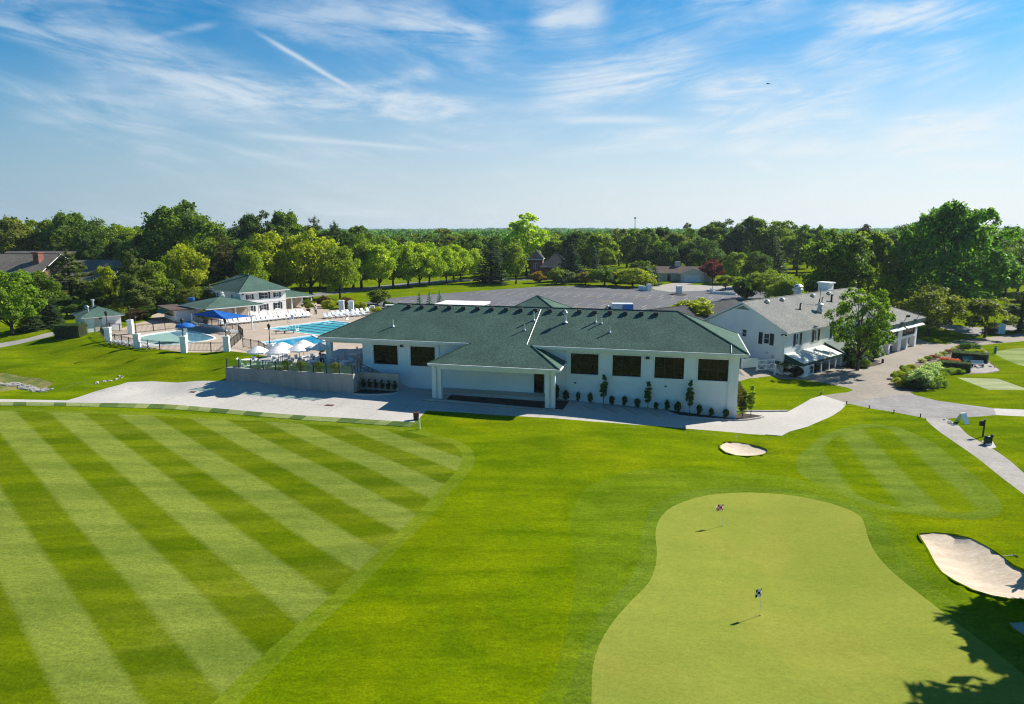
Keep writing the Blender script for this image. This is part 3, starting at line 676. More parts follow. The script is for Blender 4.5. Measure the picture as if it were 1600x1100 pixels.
def gable_roof(b, x0, x1, y0, y1, ze, slope, th=0.16, m_roof=0, m_trim=1):
    ym = (y0 + y1) / 2; zr = ze + (y1 - y0) / 2 * slope
    for (ya, za, yb, zb) in ((y0, ze, ym, zr), (y1, ze, ym, zr)):
        vs = [(x0, ya, za), (x1, ya, za), (x1, yb, zb), (x0, yb, zb)]
        f = (0, 1, 2, 3) if ya < yb else (3, 2, 1, 0)
        b.add(vs, [f], m_roof)
        vs2 = [(x0, ya, za - th), (x1, ya, za - th), (x1, yb, zb - th), (x0, yb, zb - th)]
        b.add(vs2, [f[::-1]], m_trim)
        b.add(vs + vs2, [(0, 4, 5, 1) if ya < yb else (1, 5, 4, 0), (1, 5, 6, 2) if ya < yb else (2, 6, 5, 1), (3, 7, 4, 0) if ya < yb else (0, 4, 7, 3)], m_trim)
    b.tube([(x0, ym, zr + .01), (x1, ym, zr + .01)], 0.08, 5, m_roof)
    return zr
def window(parent, x0, x1, z0, z1, y, depth=0.22, glass='darkglass', frame='mullion', nx=3, nz=2, bar=0.05, trim=None, name='window'):
    """a framed window set into an opening of a wall whose outer face is at y (facing -y)"""
    b = MB(); t = bar + 0.02
    yo = y + depth * 0.45
    b.box(x0, x1, yo, yo + .08, z0, z0 + t); b.box(x0, x1, yo, yo + .08, z1 - t, z1)
    b.box(x0, x0 + t, yo, yo + .08, z0 + t, z1 - t); b.box(x1 - t, x1, yo, yo + .08, z0 + t, z1 - t)
    for i in range(1, nx):
        x = x0 + (x1 - x0) * i / nx; b.box(x - bar / 2, x + bar / 2, yo + .01, yo + .07, z0 + t, z1 - t)
    for i in range(1, nz):
        z = z0 + (z1 - z0) * i / nz; b.box(x0 + t, x1 - t, yo + .015, yo + .065, z - bar / 2, z + bar / 2)
    w = b.build(name, frame, parent)
    MB().box(x0 + t * .5, x1 - t * .5, yo + .035, yo + .05, z0 + t * .5, z1 - t * .5).build('pane', glass, w)
    if trim:
        k = MB(); s = 0.11
        k.box(x0 - s, x1 + s, y - .05, y + .02, z0 - s, z0 - .002); k.box(x0 - s, x1 + s, y - .05, y + .02, z1 + .002, z1 + s)
        k.box(x0 - s, x0 - .002, y - .05, y + .02, z0 - .002, z1 + .002); k.box(x1 + .002, x1 + s, y - .05, y + .02, z0 - .002, z1 + .002)
        k.build('sill', trim, w)
    return w
def on_facade(px, py, off=0.75):
    o = np.array([*(CA + CN * off), 0]); n = np.array([*CN, 0]); d = ray(px, py)
    q = CP + d * (((o - CP) @ n) / (d @ n)); return float((q[:2] - CA) @ CD), float(q[2])
SL = 0.466
def on_roof(px, py):
    d = ray(px, py); q0 = CP[:2] - CA
    t = (5.0 + SL * (q0 @ CN) - CP[2]) / (d[2] - SL * (d[:2] @ CN)); q = CP + d * t
    return float((q[:2] - CA) @ CD), float((q[:2] - CA) @ CN), float(q[2])

def build_clubhouse():
    t = thing('clubhouse', 'long low white clubhouse with green hip roof and four dark windows in the shaded front', 'clubhouse', (*CA, 0), CTH)
    L, D = 46.4, 13.74
    wins = [(6.38, 9.32), (10.84, 13.72), (28.81, 31.71), (33.17, 36.07), (37.44, 40.35), (41.72, 44.62)]
    b = MB(); yf = 0.75
    b.wall(5.05, 45.62, -3.0, 4.62, yf, yf + .3, [(a, c, 2.03, 4.22) for a, c in wins] + [(24.87, 25.97, -0.27, 1.96)])
    b.box(45.32, 45.62, yf + .301, D - .75, -3, 4.62)
    b.box(5.05, 45.319, D - 1.05, D - .75, -1, 4.62)
    b.box(5.05, 5.35, yf + .301, 12.3, 1.0, 4.62)
    b.box(45.30, 45.64, yf - .03, yf + .31, -3, 4.6)
    b.box(5.0, 45.66, yf - .06, yf - .002, 4.36, 4.63)             # frieze board under the soffit
    b.build('wall', 'brick', t)
    c = MB(); c.box(0.46, 1.06, 0.78, 1.38, -0.5, 4.38); c.build('column', 'brick', t)
    c = MB(); c.box(0.46, 1.06, 12.2, 12.8, 1.4, 4.38); c.build('column', 'brick', t)
    c = MB(); c.box(0.44, 5.04, .74, 1.08, 4.28, 4.62); c.box(.44, .78, 1.081, 12.9, 4.28, 4.62); c.box(.781, 5.04, 12.56, 12.9, 4.28, 4.62); c.build('beam', 'trim', t)
    MB().box(.8, 5.04, 1.1, 12.5, 4.45, 4.6).build('porch_ceiling', 'trim', t)
    for a, e in wins: window(t, a, e, 2.03, 4.22, yf, .28, 'darkglass', 'mullion', 3, 2, .05, 'trim')
    dr = MB(); dr.box(24.87, 25.97, yf + .1, yf + .16, -0.27, 1.96); dr = dr.build('door', 'mullion', t)
    MB().box(24.97, 25.87, yf + .08, yf + .098, .0, 1.85).build('door_pane', 'darkglass', dr)
    k = MB(); hip_roof(k, 0, L, 0, D, 5.0, SL, .36)
    # portico roof: the front slope carried down, with its own hipped sides
    px0, px1, pd = 14.5, 28.35, 3.62; zp = 5.0 - SL * pd
    e = .004
    top = [(px0, -pd, zp), (px1, -pd, zp), (px1 - pd - .9, .9, 5 + SL * .9 + e), (px0 + pd + .9, .9, 5 + SL * .9 + e)]
    k.add(top, [(0, 1, 2, 3)], 0)
    k.add([(px1, -pd, zp), (px1, .74, zp), (px1 - pd - .7, .74, zp + SL * (pd + .7))], [(0, 1, 2)], 0)
    k.add([(px0, -pd, zp), (px0, .74, zp), (px0 + pd + .7, .74, zp + SL * (pd + .7))], [(0, 2, 1)], 0)
    k.box(px0 + .02, px1 - .02, -pd + .02, .74, zp - .3, zp - .012, 1)
    k.tube([(px1, -pd, zp + .01), (px1 - pd, 0, 5.02)], .075, 5, 0); k.tube([(px0, -pd, zp + .01), (px0 + pd, 0, 5.02)], .075, 5, 0)
    roof = k.build('roof', ['roofgreen', 'trim'], t)
    g = MB()                                                        # gutters
    for (xa, xb, y, z) in ((-.05, px0 + pd - .1, -.12, 4.99), (px1 - pd + .15, L + .05, -.12, 4.99), (px0 - .02, px1 + .02, -pd - .12, zp)):
        g.box(xa, xb, y, y + .115, z - .17, z - .01)
    g.box(L + .005, L + .12, -.12, D, 4.82, 4.98)
    g.box(px1 + .005, px1 + .12, -pd, .7, zp - .17, zp - .01)
    g.build('gutter', 'trim', t)
    f = MB(); pa, pb = on_roof(845, 484), on_roof(823, 539)
    f.tube([(pa[0], pa[1], pa[2] + .03), (pb[0], pb[1], pb[2] + .03)], .055, 4); f.build('flashing', 'trim', roof)
    pa, pb = on_roof(1142.6, 539.5), on_roof(1143, 552)
    f = MB(); f.tube([(pa[0], pa[1], pa[2] + .03), (pb[0], pb[1], pb[2] + .03)], .04, 4); f.build('flashing', 'trim', roof)
    v = MB(); v.add([(-.24, -.24, .06), (.24, -.24, .06), (.24, .26, .13), (-.24, .26, .13), (-.24, -.24, .26), (.24, -.24, .26), (.24, .26, .29), (-.24, .26, .29)],
                    [(3, 2, 1, 0), (4, 5, 6, 7), (0, 1, 5, 4), (1, 2, 6, 5), (2, 3, 7, 6), (3, 0, 4, 7)]); v.box(-.32, .32, -.3, .32, .0, .05)
    vm = v.mesh('roof_vent', 'roofdark')
    for px in (640, 660, 682, 703, 725, 747, 769, 791.5, 814, 836.7, 859.5, 883, 905.7, 929.5, 953, 977, 1002, 1025):
        x, y, z = on_roof(px, 479.5 + (px - 640) * .0312)
        link('roof_vent', vm, roof, (x, y - .05, z))
    for px, py, hgt, r in ((614, 510, .75, .085), (834, 500.5, .95, .09), (819.5, 516, .7, .07), (930.5, 503.5, .8, .09), (939.5, 505.5, .8, .075), (952.5, 519.5, .7, .08)):
        x, y, z = on_roof(px, py)
        q = MB(); q.lathe([(r * 2.2, 0), (r * 1.3, .14), (r, .16), (r, hgt), (r * .8, hgt)], 10); q.build('vent_pipe', 'metal', roof, (x, y, z))
    x, y, z = on_roof(883, 504); q = MB(); q.lathe([(.3, 0), (.14, .2), (.12, .9), (.26, .95), (.28, 1.1), (.14, 1.35), (.02, 1.42)], 12); q.build('vent_pipe', 'metal', roof, (x, y, z))
    for lx, z1 in ((14.2, 4.65), (28.3, 4.65), (44.7, 4.65)):
        q = MB(); q.box(lx - .05, lx + .05, yf - .1, yf - .03, -2.0, z1 - .35); q.tube([(lx, yf - .065, z1 - .38), (lx, yf - .3, z1 - .1), (lx, -.06, z1 + .22)], .05, 6); q.build('downspout', 'trim', t)
    for lx, cy in ((15.3, -3.0), (27.35, -3.0)):
        q = MB(); q.box(lx - .5, lx - .02, cy - .22, cy + .22, -1.6, zp - .25); q.box(lx + .1, lx + .5, cy - .22, cy + .22, -1.6, zp - .25); q.box(lx - .02, lx + .1, cy - .12, cy + .18, -1.6, zp - .25)
        q.build('portico_column', 'trim', t)
        q = MB(); q.tube([(lx, cy - .3, -1.2), (lx, cy - .3, zp - .5), (lx - .15, -pd - .05, zp - .12)], .045, 6); q.build('downspout', 'metal', t)
    q = MB(); q.box(px0 + .5, px1 - .5, -pd + .35, -pd + .75, zp - .62, zp - .3); q.build('beam', 'trim', t)
    for px, py, s in ((628, 540.5, .34), (1012, 559, .38), (899, 598, .2), (1040, 603.5, .2)):
        x, z = on_facade(px, py); q = MB(); q.box(x - s / 2, x + s / 2, yf - .22 * (s / .34), yf - .002, z - s * .3, z + s * .3); q.build('wall_light', 'black', t)
    # rear porte-cochere and flat roofed rear wing, seen over the ridge
    k = MB(); hip_roof(k, 14.6, 28.2, 12.5, 26.1, 5.0, .49, .35); k.build('rear_roof', ['roofgreen', 'trim'], t)
    for x in (15.5, 27.3): MB().box(x - .3, x + .3, 25.0, 25.6, 1.0, 4.7).build('rear_column', 'brick', t)
    k = MB(); k.box(8.2, 14.2, 14.2, 21, 1.0, 6.93); k.box(8.0, 14.4, 14.0, 21.2, 6.935, 7.2); k.build('rear_wing', 'trim', t)
    return t
build_clubhouse()

def build_terrace():
    zt = PL + .02
    poly = [cw(-9.6, -3.3), cw(5.9, -3.3), cw(5.9, 12.9), cw(0.5, 12.9), cw(-3.5, 9.0), cw(-6.9, 2.6)]
    o = MB().prism([tuple(p) for p in poly], -.6, zt).build('terrace', 'concrete'); struct(o)
    t = thing('retaining_wall', 'grey cast concrete retaining wall carrying the railed dining terrace', 'wall', (*CA, 0), CTH)
    b = MB(); b.box(-9.75, 6.0, -3.6, -3.32, -1.4, PL + .06); b.add([(-9.75, -3.319, -1.4), (-9.47, -3.319, -1.4), (-6.8, 2.6, -1.4), (-7.1, 2.6, -1.4), (-9.75, -3.319, PL + .06), (-9.47, -3.319, PL + .06), (-6.8, 2.6, PL + .06), (-7.1, 2.6, PL + .06)],
          [(3, 2, 1, 0), (4, 5, 6, 7), (0, 1, 5, 4), (1, 2, 6, 5), (2, 3, 7, 6), (3, 0, 4, 7)])
    b.build('wall', 'wallconcrete', t)
    b = MB(); b.box(5.72, 6.0, -3.319, -1.9, -1.4, PL + .06); b.box(5.72, 10.5, -1.899, -1.65, -1.4, PL); b.build('planter_wall', 'wallconcrete', t)
    # steps down behind the planter wall
    s = MB(); n = 12
    for i in range(n): s.box(6.0 + i * .36, 6.0 + (i + 1) * .36, -1.64, .74, -1.2, PL - (i + 1) * (PL + .5) / (n + 1))
    s.build('steps', 'concrete', t)
    # railing
    r = thing('terrace_railing', 'dark post railing with clear green panels along the terrace wall', 'railing', (*CA, 0), CTH)
    xs = np.linspace(-9.6, 5.85, 11); g = MB()
    for i, x in enumerate(xs):
        MB().box(x - .045, x + .045, -3.5, -3.41, PL + .06, PL + 1.12).build('post', 'rail', r)
        if i: g.box(xs[i - 1] + .08, x - .08, -3.465, -3.445, PL + .12, PL + 1.0)
    g.build('panel', 'railglass', r)
    h = MB()
    h.tube([(5.95, -1.78, PL + .95), (10.3, -1.78, .85)], .035, 6); h.tube([(5.95, -1.78, PL + .5), (10.3, -1.78, .45)], .025, 6)
    for x in (6.0, 7.4, 8.8, 10.2):
        z = PL + .95 - (x - 5.95) / 4.35 * (PL + .1); h.tube([(x, -1.78, max(z - 1.0, PL - .1) if x < 7 else PL - .1), (x, -1.78, z)], .03, 6)
    for y in (-3.45, -2.9, -2.3): h.tube([(5.86, y, PL), (5.86, y, PL + 1.1)], .035, 6)
    h.tube([(5.86, -3.45, PL + 1.05), (5.86, -2.0, PL + 1.05)], .03, 6)
    h.build('handrail', 'rail', r)
    # planter bed with kerb and clipped young shrubs
    pb = [cw(6.02, -1.92), cw(6.02, -3.9)] + [cw(6.02 + 4.4 * math.sin(a), -1.92 - 1.98 * math.cos(a) if a else -3.9) for a in np.linspace(.1, math.pi / 2, 9)]
    zb = -.42
    struct(MB().prism([tuple(p) for p in pb], -1.3, zb + .08).build('planter_soil', 'mulch'))
    strip([pb[i] for i in range(1, len(pb))], .16, .16, 'kerb', 'concrete')
    # island under the portico
    isl = [cw(14.2, -3.75), cw(28.9, -3.75), cw(29.1, -3.4), cw(29.1, .4), cw(14.2, .4)]
    zs = [H(*p) for p in isl]
    struct(MB().prism([tuple(p) for p in isl], -2.0, [-.46, -.86, -.86, -.8, -.46]).build('portico_kerb', 'concrete'))
    i2 = [cw(16.4, -3.3), cw(28.7, -3.3), cw(28.8, .1), cw(16.2, -1.2)]
    struct(MB().prism([tuple(p) for p in i2], -2.0, [-.50, -.82, -.76, -.5]).build('portico_soil', 'mulch'))
    struct(MB().prism([tuple(cw(*p)) for p in ((14.3, -1.4), (27.0, -.9), (27.0, .74), (14.3, .74))], -2.0, -.27).build('portico_floor', 'concrete'))
    ys = [cw(14.0 + i * .5, -3.86) for i in range(31)]
build_terrace()

def build_old_wing():
    t = thing('old_clubhouse_wing', 'two-storey white gabled wing with grey roof, dark shutters and green awning beside the forecourt', 'building', (*WA, 0), WTH)
    L, D, ze = 36.0, 12.5, 4.0
    b = MB()
    wl = [(2.95, 3.75, 1.85, 3.3), (8.1, 8.9, 1.85, 3.3), (13.5, 14.3, 1.85, 3.3)]
    lower = [(5.0, 6.2, -1.6, .55), (9.0, 10.4, -1.6, .55)]
    b.wall(0, L, -2.6, ze - .12, 0, .25, wl + lower)
    b.box(0.001, L, D - .25, D, -2.6, ze - .12)
    b.box(L - .25, L, .251, D - .251, -2.6, ze - .12)
    # gable end in the yz plane with openings, written facing -x
    k = MB(); gw = [(2.2, 3.0, 2.0, 3.4), (5.5, 6.2, 2.55, 3.6)]
    k.wall(.251, D - .251, -2.6, ze - .12, 0, .25, gw)
    b.merge(k, Matrix(((0, 1, 0, 0), (1, 0, 0, 0), (0, 0, 1, 0), (0, 0, 0, 1))))
    zr = ze + D / 2 * .515
    b.add([(0, 0, ze - .12), (0, D, ze - .12), (0, D / 2, zr - .2), (.25, 0, ze - .12), (.25, D, ze - .12), (.25, D / 2, zr - .2)], [(0, 2, 1), (3, 4, 5), (0, 3, 5, 2), (1, 2, 5, 4), (0, 1, 4, 3)])
    b.build('wall', 'brick', t)
    r = MB(); gable_roof(r, -.35, L - 1.0, -.45, D + .45, ze - .1, .515, .2); roof = r.build('roof', ['roofgrey', 'trim'], t)
    for a, e, z0, z1 in wl:
        w = window(t, a, e, z0, z1, 0, .25, 'glass', 'white', 2, 2, .05, 'white')
        for s in (-1, 1):
            x = a - .42 if s < 0 else e + .42
            MB().box(x - .27, x + .27, -.06, -.003, z0 - .08, z1 + .08).build('shutter', 'shutter', w)
    for a, e, z0, z1 in gw:
        q = MB(); q.box(.1, .18, a, e, z0, z0 + .06); q.box(.1, .18, a, e, z1 - .06, z1); q.box(.1, .18, a, a + .06, z0 + .06, z1 - .06); q.box(.1, .18, e - .06, e, z0 + .06, z1 - .06); q.box(.11, .17, a + .06, e - .06, (z0 + z1) / 2 - .03, (z0 + z1) / 2 + .03)
        q = q.build('window', 'white', t); MB().box(.13, .145, a + .03, e - .03, z0 + .03, z1 - .03).build('pane', 'glass', q)
        if a < 3:
            for y in (a - .4, e + .4): MB().box(-.06, -.003, y - .27, y + .27, z0 - .08, z1 + .08).build('shutter', 'shutter', q)
    q = MB(); q.add([(-.03, D / 2 - 1.05, zr - .95), (-.03, D / 2 + 1.05, zr - .95), (-.03, D / 2, zr - .42), (.0, D / 2 - 1.05, zr - .95), (.0, D / 2 + 1.05, zr - .95), (0, D / 2, zr - .42)], [(0, 2, 1), (3, 4, 5), (0, 1, 4, 3), (1, 2, 5, 4), (2, 0, 3, 5)]); q.build('gable_vent', 'roofgrey', t)
    q = MB(); q.lathe([(.02, 0), (.24, .0), (.24, .1), (.05, .12)], 14); q.xf(Matrix.Rotation(R(-90), 4, 'Y')); q.build('gable_light', 'metal', t, (-.02, 1.5, .5))
    q = MB(); q.lathe([(.1, 0), (.12, .0), (.12, .1), (.05, .12)], 12); q.xf(Matrix.Rotation(R(-90), 4, 'Y')); q.build('wall_light', 'metal', t, (-.02, 2.3, .9))
    for y in (.25, -.3):
        q = MB(); q.tube([(-.02, .3, 3.55), (-.5, y, 3.6)], .03, 5); q.obox((-.6, y - .1, 3.58), (.42, .26, .14), R(25)); q.build('floodlight', 'black', t)
    q = MB(); q.tube([(-.06, .12, ze - .3), (-.06, .12, -1.6)], .05, 6); q.build('downspout', 'trim', t)
    for a, e, z0, z1 in lower: MB().box(a, e, .1, .16, z0, z1).build('door', 'dark', t)
    # green awning over the lower storey; sunlit top painted pale, shaded side dark
    q = MB(); q.add([(.2, -.02, 1.02), (11.2, -.02, 1.02), (11.2, -2.7, .12), (.2, -2.7, .12), (.2, -.02, .94), (11.2, -.02, .94), (11.2, -2.7, .04), (.2, -2.7, .04)], [(3, 2, 1, 0)[::-1], (4, 5, 6, 7)[::-1], (2, 6, 7, 3), (0, 3, 7, 4), (1, 5, 6, 2), (0, 4, 5, 1)], 0)
    q.add([(.2, -.02, .93), (.2, -2.7, .03), (.2, -2.7, -.28), (.2, -.02, -.28), (.26, -.02, .93), (.26, -2.7, .03), (.26, -2.7, -.28), (.26, -.02, -.28)], [(0, 1, 2, 3), (4, 7, 6, 5), (0, 4, 5, 1), (1, 5, 6, 2), (2, 6, 7, 3), (3, 7, 4, 0)], 1)
    q.box(.27, 11.2, -2.74, -2.701, -.22, .1, 1)
    aw = q.build('awning', ['awnpale', 'awndark'], t)
    q = MB(); q.box(.4, 3.4, -2.5, -.001, -2.6, -.1); q.build('lean_to', 'brick', t)
    for x in (5.2, 7.5, 9.4, 11.1): MB().box(x - .07, x + .07, -2.66, -2.52, -2.2, .03).build('awning_post', 'trim', t)
    q = MB(); q.add([(11.3, -.02, 1.35), (20.5, -.02, 1.35), (20.5, -2.9, .2), (11.3, -2.9, .2), (11.3, -.02, 1.2), (20.5, -.02, 1.2), (20.5, -2.9, .08), (11.3, -2.9, .08)], [(0, 3, 2, 1), (4, 5, 6, 7), (2, 3, 7, 6), (0, 4, 7, 3), (1, 2, 6, 5), (0, 1, 5, 4)]); q.build('canopy_roof', 'awndark', t)
    q = MB(); q.box(11.6, 20.3, -2.6, -.001, -2.4, -.02); q.build('ground_storey', 'siding', t)
    for x in (12.6, 14.6, 17.0): MB().box(x, x + .8, -2.66, -2.605, -1.5, -.25).build('lower_window', 'glass', t)
    # roof furniture
    def rz(y): return ze - .1 + (y + .45) * .515
    for x, y, hh, r_ in ((9.9, 3.2, .85, .1), (16.5, 3.6, .8, .07), (18.0, 3.9, .8, .07), (20.9, 3.8, 1.0, .14)):
        q = MB(); q.lathe([(r_ * 2, 0), (r_ * 1.2, .15), (r_, .2), (r_, hh)], 9); q.tube([(0, 0, hh - .05), (.3, 0, hh + .05)], r_, 8); q.build('vent_pipe', 'black', roof, (x, y, rz(y)))
    q = MB(); q.lathe([(.45, 0), (.4, .5), (.25, .9), (.5, 1.0), (.5, 1.15), (.2, 1.35)], 12); q.build('exhaust_fan', 'metal', roof, (13.6, 2.1, rz(2.1)))
    q = MB(); q.tube([(0, 0, 0), (0, 0, 2.6)], .035, 5); q.tube([(-.5, 0, 1.6), (.5, 0, 1.6)], .025, 5); q.tube([(-.4, 0, 2.2), (.4, 0, 2.2)], .025, 5); q.build('antenna', 'black', roof, (16.2, 3.4, rz(3.4)))
    for x in (4.8, 9.0, 18.2, 23.5):
        q = MB(); q.lathe([(.34, 0), (.36, .22), (.2, .4), (.02, .46)], 10); q.build('roof_vent', 'metal', roof, (x, D / 2 - .8, rz(D / 2 - .8)))
    q = MB(); q.box(-.85, .85, -.85, .85, -1.5, 1.2); q.box(-1.05, 1.05, -1.05, 1.05, 1.202, 1.42); q.build('chimney', 'brick', roof, (26.0, D / 2 + .9, zr))
    q = MB(); q.lathe([(.55, -.8), (.55, .6), (.8, .7), (.8, 1.0), (.55, 1.1), (.55, 1.35), (.75, 1.4), (.4, 1.7)], 12); q.build('exhaust_fan', 'metal', roof, (18.2, D / 2 + 1.6, zr - .3))
    # far portico block with upper windows and open lower storey
    x0, x1, y0, y1 = 21.6, 37.2, -3.35, 6.5
    q = MB(); zp = hip_roof(q, 21.2, 37.9, -4.0, 8.0, 3.0, .42, .5); q.build('portico_roof', ['roofgrey', 'awndark'], t)
    q = MB()
    for a, e in ((22.0, 23.2), (25.2, 25.9), (28.9, 30.1), (32.3, 33.0), (35.7, 36.4)): q.box(a, e, y0, y0 + .75, -2.4, .2)
    for y in (0.0, 3.5, 6.0): q.box(35.8, 36.4, y, y + .7, -2.4, .2)
    q.wall(22.0, 36.4, .201, 2.5, y0, y0 + .3, [(23.5, 25.0, .55, 2.0), (26.1, 28.7, .55, 2.0), (30.3, 35.6, .55, 2.0)])
    q.box(36.1, 36.4, y0 + .301, 6.5, .201, 2.5)
    q.box(21.7, 36.2, 1.0, 1.25, -2.4, .2)
    q.box(22.0, 36.3, y0 + .31, 6.4, .0, .198)
    q.build('portico', 'brick', t)
    for a, e, n in ((23.5, 25.0, 2), (26.1, 28.7, 3), (30.3, 35.6, 5)): window(t, a, e, .55, 2.0, y0, .3, 'darkglass', 'mullion', n, 1, .12)
    for a, e in ((22.0, 28.8), (29.4, 36.6)):
        q = MB(); q.add([(a, y0 - .02, 2.55), (e, y0 - .02, 2.55), (e, y0 - 1.0, 2.05), (a, y0 - 1.0, 2.05), (a, y0 - .02, 2.49), (e, y0 - .02, 2.49), (e, y0 - 1.0, 1.99), (a, y0 - 1.0, 1.99)], [(0, 3, 2, 1), (4, 5, 6, 7), (2, 3, 7, 6), (0, 4, 7, 3), (1, 2, 6, 5), (0, 1, 5, 4)]); q.build('awning', 'awnpale', t)
    for x in (29.2, 34.5):
        q = MB(); q.tube([(x, -3.8, 3.1), (x, -4.1, 3.9)], .04, 5); q.obox((x - .2, -4.2, 3.95), (.45, .3, .3), R(20)); q.obox((x + .25, -4.2, 3.95), (.4, .3, .3), R(-25)); q.build('floodlight', 'black', t)
    # dark roofed rear range running toward the parking lot
    q = MB(); gable_roof(q, -9.5, 14, 11.4, 20.5, 3.6, .52, .2); q.build('rear_roof', ['roofdark', 'trim'], t)
    q = MB(); q.box(-8.9, 13.5, 11.9, 20, .4, 3.6); q.build('rear_range', 'brick', t)
build_old_wing()

# ------------------------------------------------------------------ trees and plants
def leaf_quads(P, Nrm, size, rng, asp=0.62):
    """one small bent leaf clump (a diamond) per point"""
    n = len(P)
    Nrm = Nrm / (np.linalg.norm(Nrm, axis=1, keepdims=True) + 1e-9)
    a = rng.normal(size=(n, 3)); a -= (a * Nrm).sum(1, keepdims=True) * Nrm; a /= np.linalg.norm(a, axis=1, keepdims=True) + 1e-9
    b = np.cross(Nrm, a)
    s = (size * rng.uniform(.55, 1.3, n))[:, None]
    V = np.stack([P - a * s * .5, P + b * s * asp * .5 + Nrm * s * .08, P + a * s * .5, P - b * s * asp * .5 + Nrm * s * .08], 1).reshape(-1, 3)
    F = np.arange(4 * n).reshape(-1, 4)
    return V, F
def cloud_mesh(name, V, F, matl):
    me = bpy.data.meshes.new(name)
    me.vertices.add(len(V)); me.vertices.foreach_set('co', V.ravel())
    me.loops.add(F.size); me.loops.foreach_set('vertex_index', F.ravel().astype(np.int32))
    me.polygons.add(len(F)); me.polygons.foreach_set('loop_start', np.arange(0, F.size, 4, dtype=np.int32))
    me.materials.append(M[matl]); me.update(calc_edges=True); me.validate()
    return me
def broad_crown(seed, w, h, z0, nl, nleaf, size, lobe=(.24, .40), fill=.12, flat=.8, top=1.0, air=0.0, skew=0.0):
    """crown of many leafy lobes set through an egg-shaped volume, with gaps between them"""
    rng = np.random.RandomState(seed)
    C = []; Rr = []
    k = 0
    while len(C) < nl and k < 5000:
        k += 1
        d = rng.normal(size=3); d /= np.linalg.norm(d); d[2] = d[2] if rng.rand() < .8 else abs(d[2])
        r = rng.uniform(.35, .86) ** .7
        prof = 1.0 - (.30 * max(0, d[2] * r) ** 1.4 * top)
        c = np.array([d[0] * r * w / 2 * prof, d[1] * r * w / 2 * prof, (z0 + (h - z0) * .46) + d[2] * r * (h - z0) * (.50 if d[2] > 0 else .42)])
        c[0] += skew * (c[2] - z0)
        rr = rng.uniform(*lobe) * w / 2 * (1 - .25 * r)
        if air and any(np.linalg.norm((c - q) / np.array([1, 1, .8])) < air * (rr + r2) for q, r2 in zip(C, Rr)): continue
        C.append(c); Rr.append(rr)
    C = np.array(C); Rr = np.array(Rr)
    pr = Rr ** 2; pr = pr / pr.sum()
    idx = rng.choice(len(C), nleaf, p=pr)
    d = rng.normal(size=(nleaf, 3)); d /= np.linalg.norm(d, axis=1, keepdims=True)
    ctr = np.array([0, 0, z0 + (h - z0) * .4])
    outw = C[idx] - ctr; outw /= np.linalg.norm(outw, axis=1, keepdims=True) + 1e-9
    bad = (d * outw).sum(1) < -.25
    d[bad] *= -1
    rad = Rr[idx] * (rng.uniform(.55, 1.12, nleaf) + (rng.rand(nleaf) < .2) * rng.uniform(0, .4, nleaf))
    P = C[idx] + d * rad[:, None] * np.array([1, 1, flat])
    P = P + 0.06 * w * .5 * np.sin(P[:, [1, 2, 0]] * 2.1 + seed)
    Nn = d + rng.normal(size=(nleaf, 3)) * .85 + np.array([0, 0, .3])
    nf = int(nleaf * fill)
    q = rng.normal(size=(nf, 3)); q /= np.linalg.norm(q, axis=1, keepdims=True); q *= (rng.rand(nf) ** .4)[:, None] * .66
    P2 = np.array([0, 0, z0 + (h - z0) * .46]) + q * np.array([w / 2, w / 2, (h - z0) * .48]); P2[:, 0] += skew * (P2[:, 2] - z0)
    P = np.vstack([P, P2]); Nn = np.vstack([Nn, rng.normal(size=(nf, 3))])
    keep = P[:, 2] > z0 * .6
    return leaf_quads(P[keep], Nn[keep], size, rng), C
def trunk_mb(seed, C, h, z0, r, w, nb=9, lean=0.0):
    rng = np.random.RandomState(seed + 77); b = MB()
    p = [(0, 0, -.6), (0.02 * h * rng.uniform(-1, 1), 0.01 * h, z0 * .5), (0, 0.01 * h, z0), (lean * h * .5 + .02 * h * rng.uniform(-1, 1), .02 * h * rng.uniform(-1, 1), z0 + (h - z0) * .4), (lean * h, 0, z0 + (h - z0) * .85)]
    b.tube(p, [r * 1.5, r * 1.05, r * .9, r * .5, r * .12], 9)
    idx = rng.permutation(len(C))[:nb]
    for i in idx:
        c = C[i]; s = rng.uniform(.75, 1.15) * z0 if c[2] < h * .6 else z0 + (h - z0) * rng.uniform(.1, .4)
        a = np.array([0, 0.01 * h, s]); m = a + (c - a) * .5 + np.array([0, 0, -.04 * h]) * rng.uniform(-.6, 1)
        b.tube([a, m, c], [r * .42, r * .26, r * .07], 6)
    return b
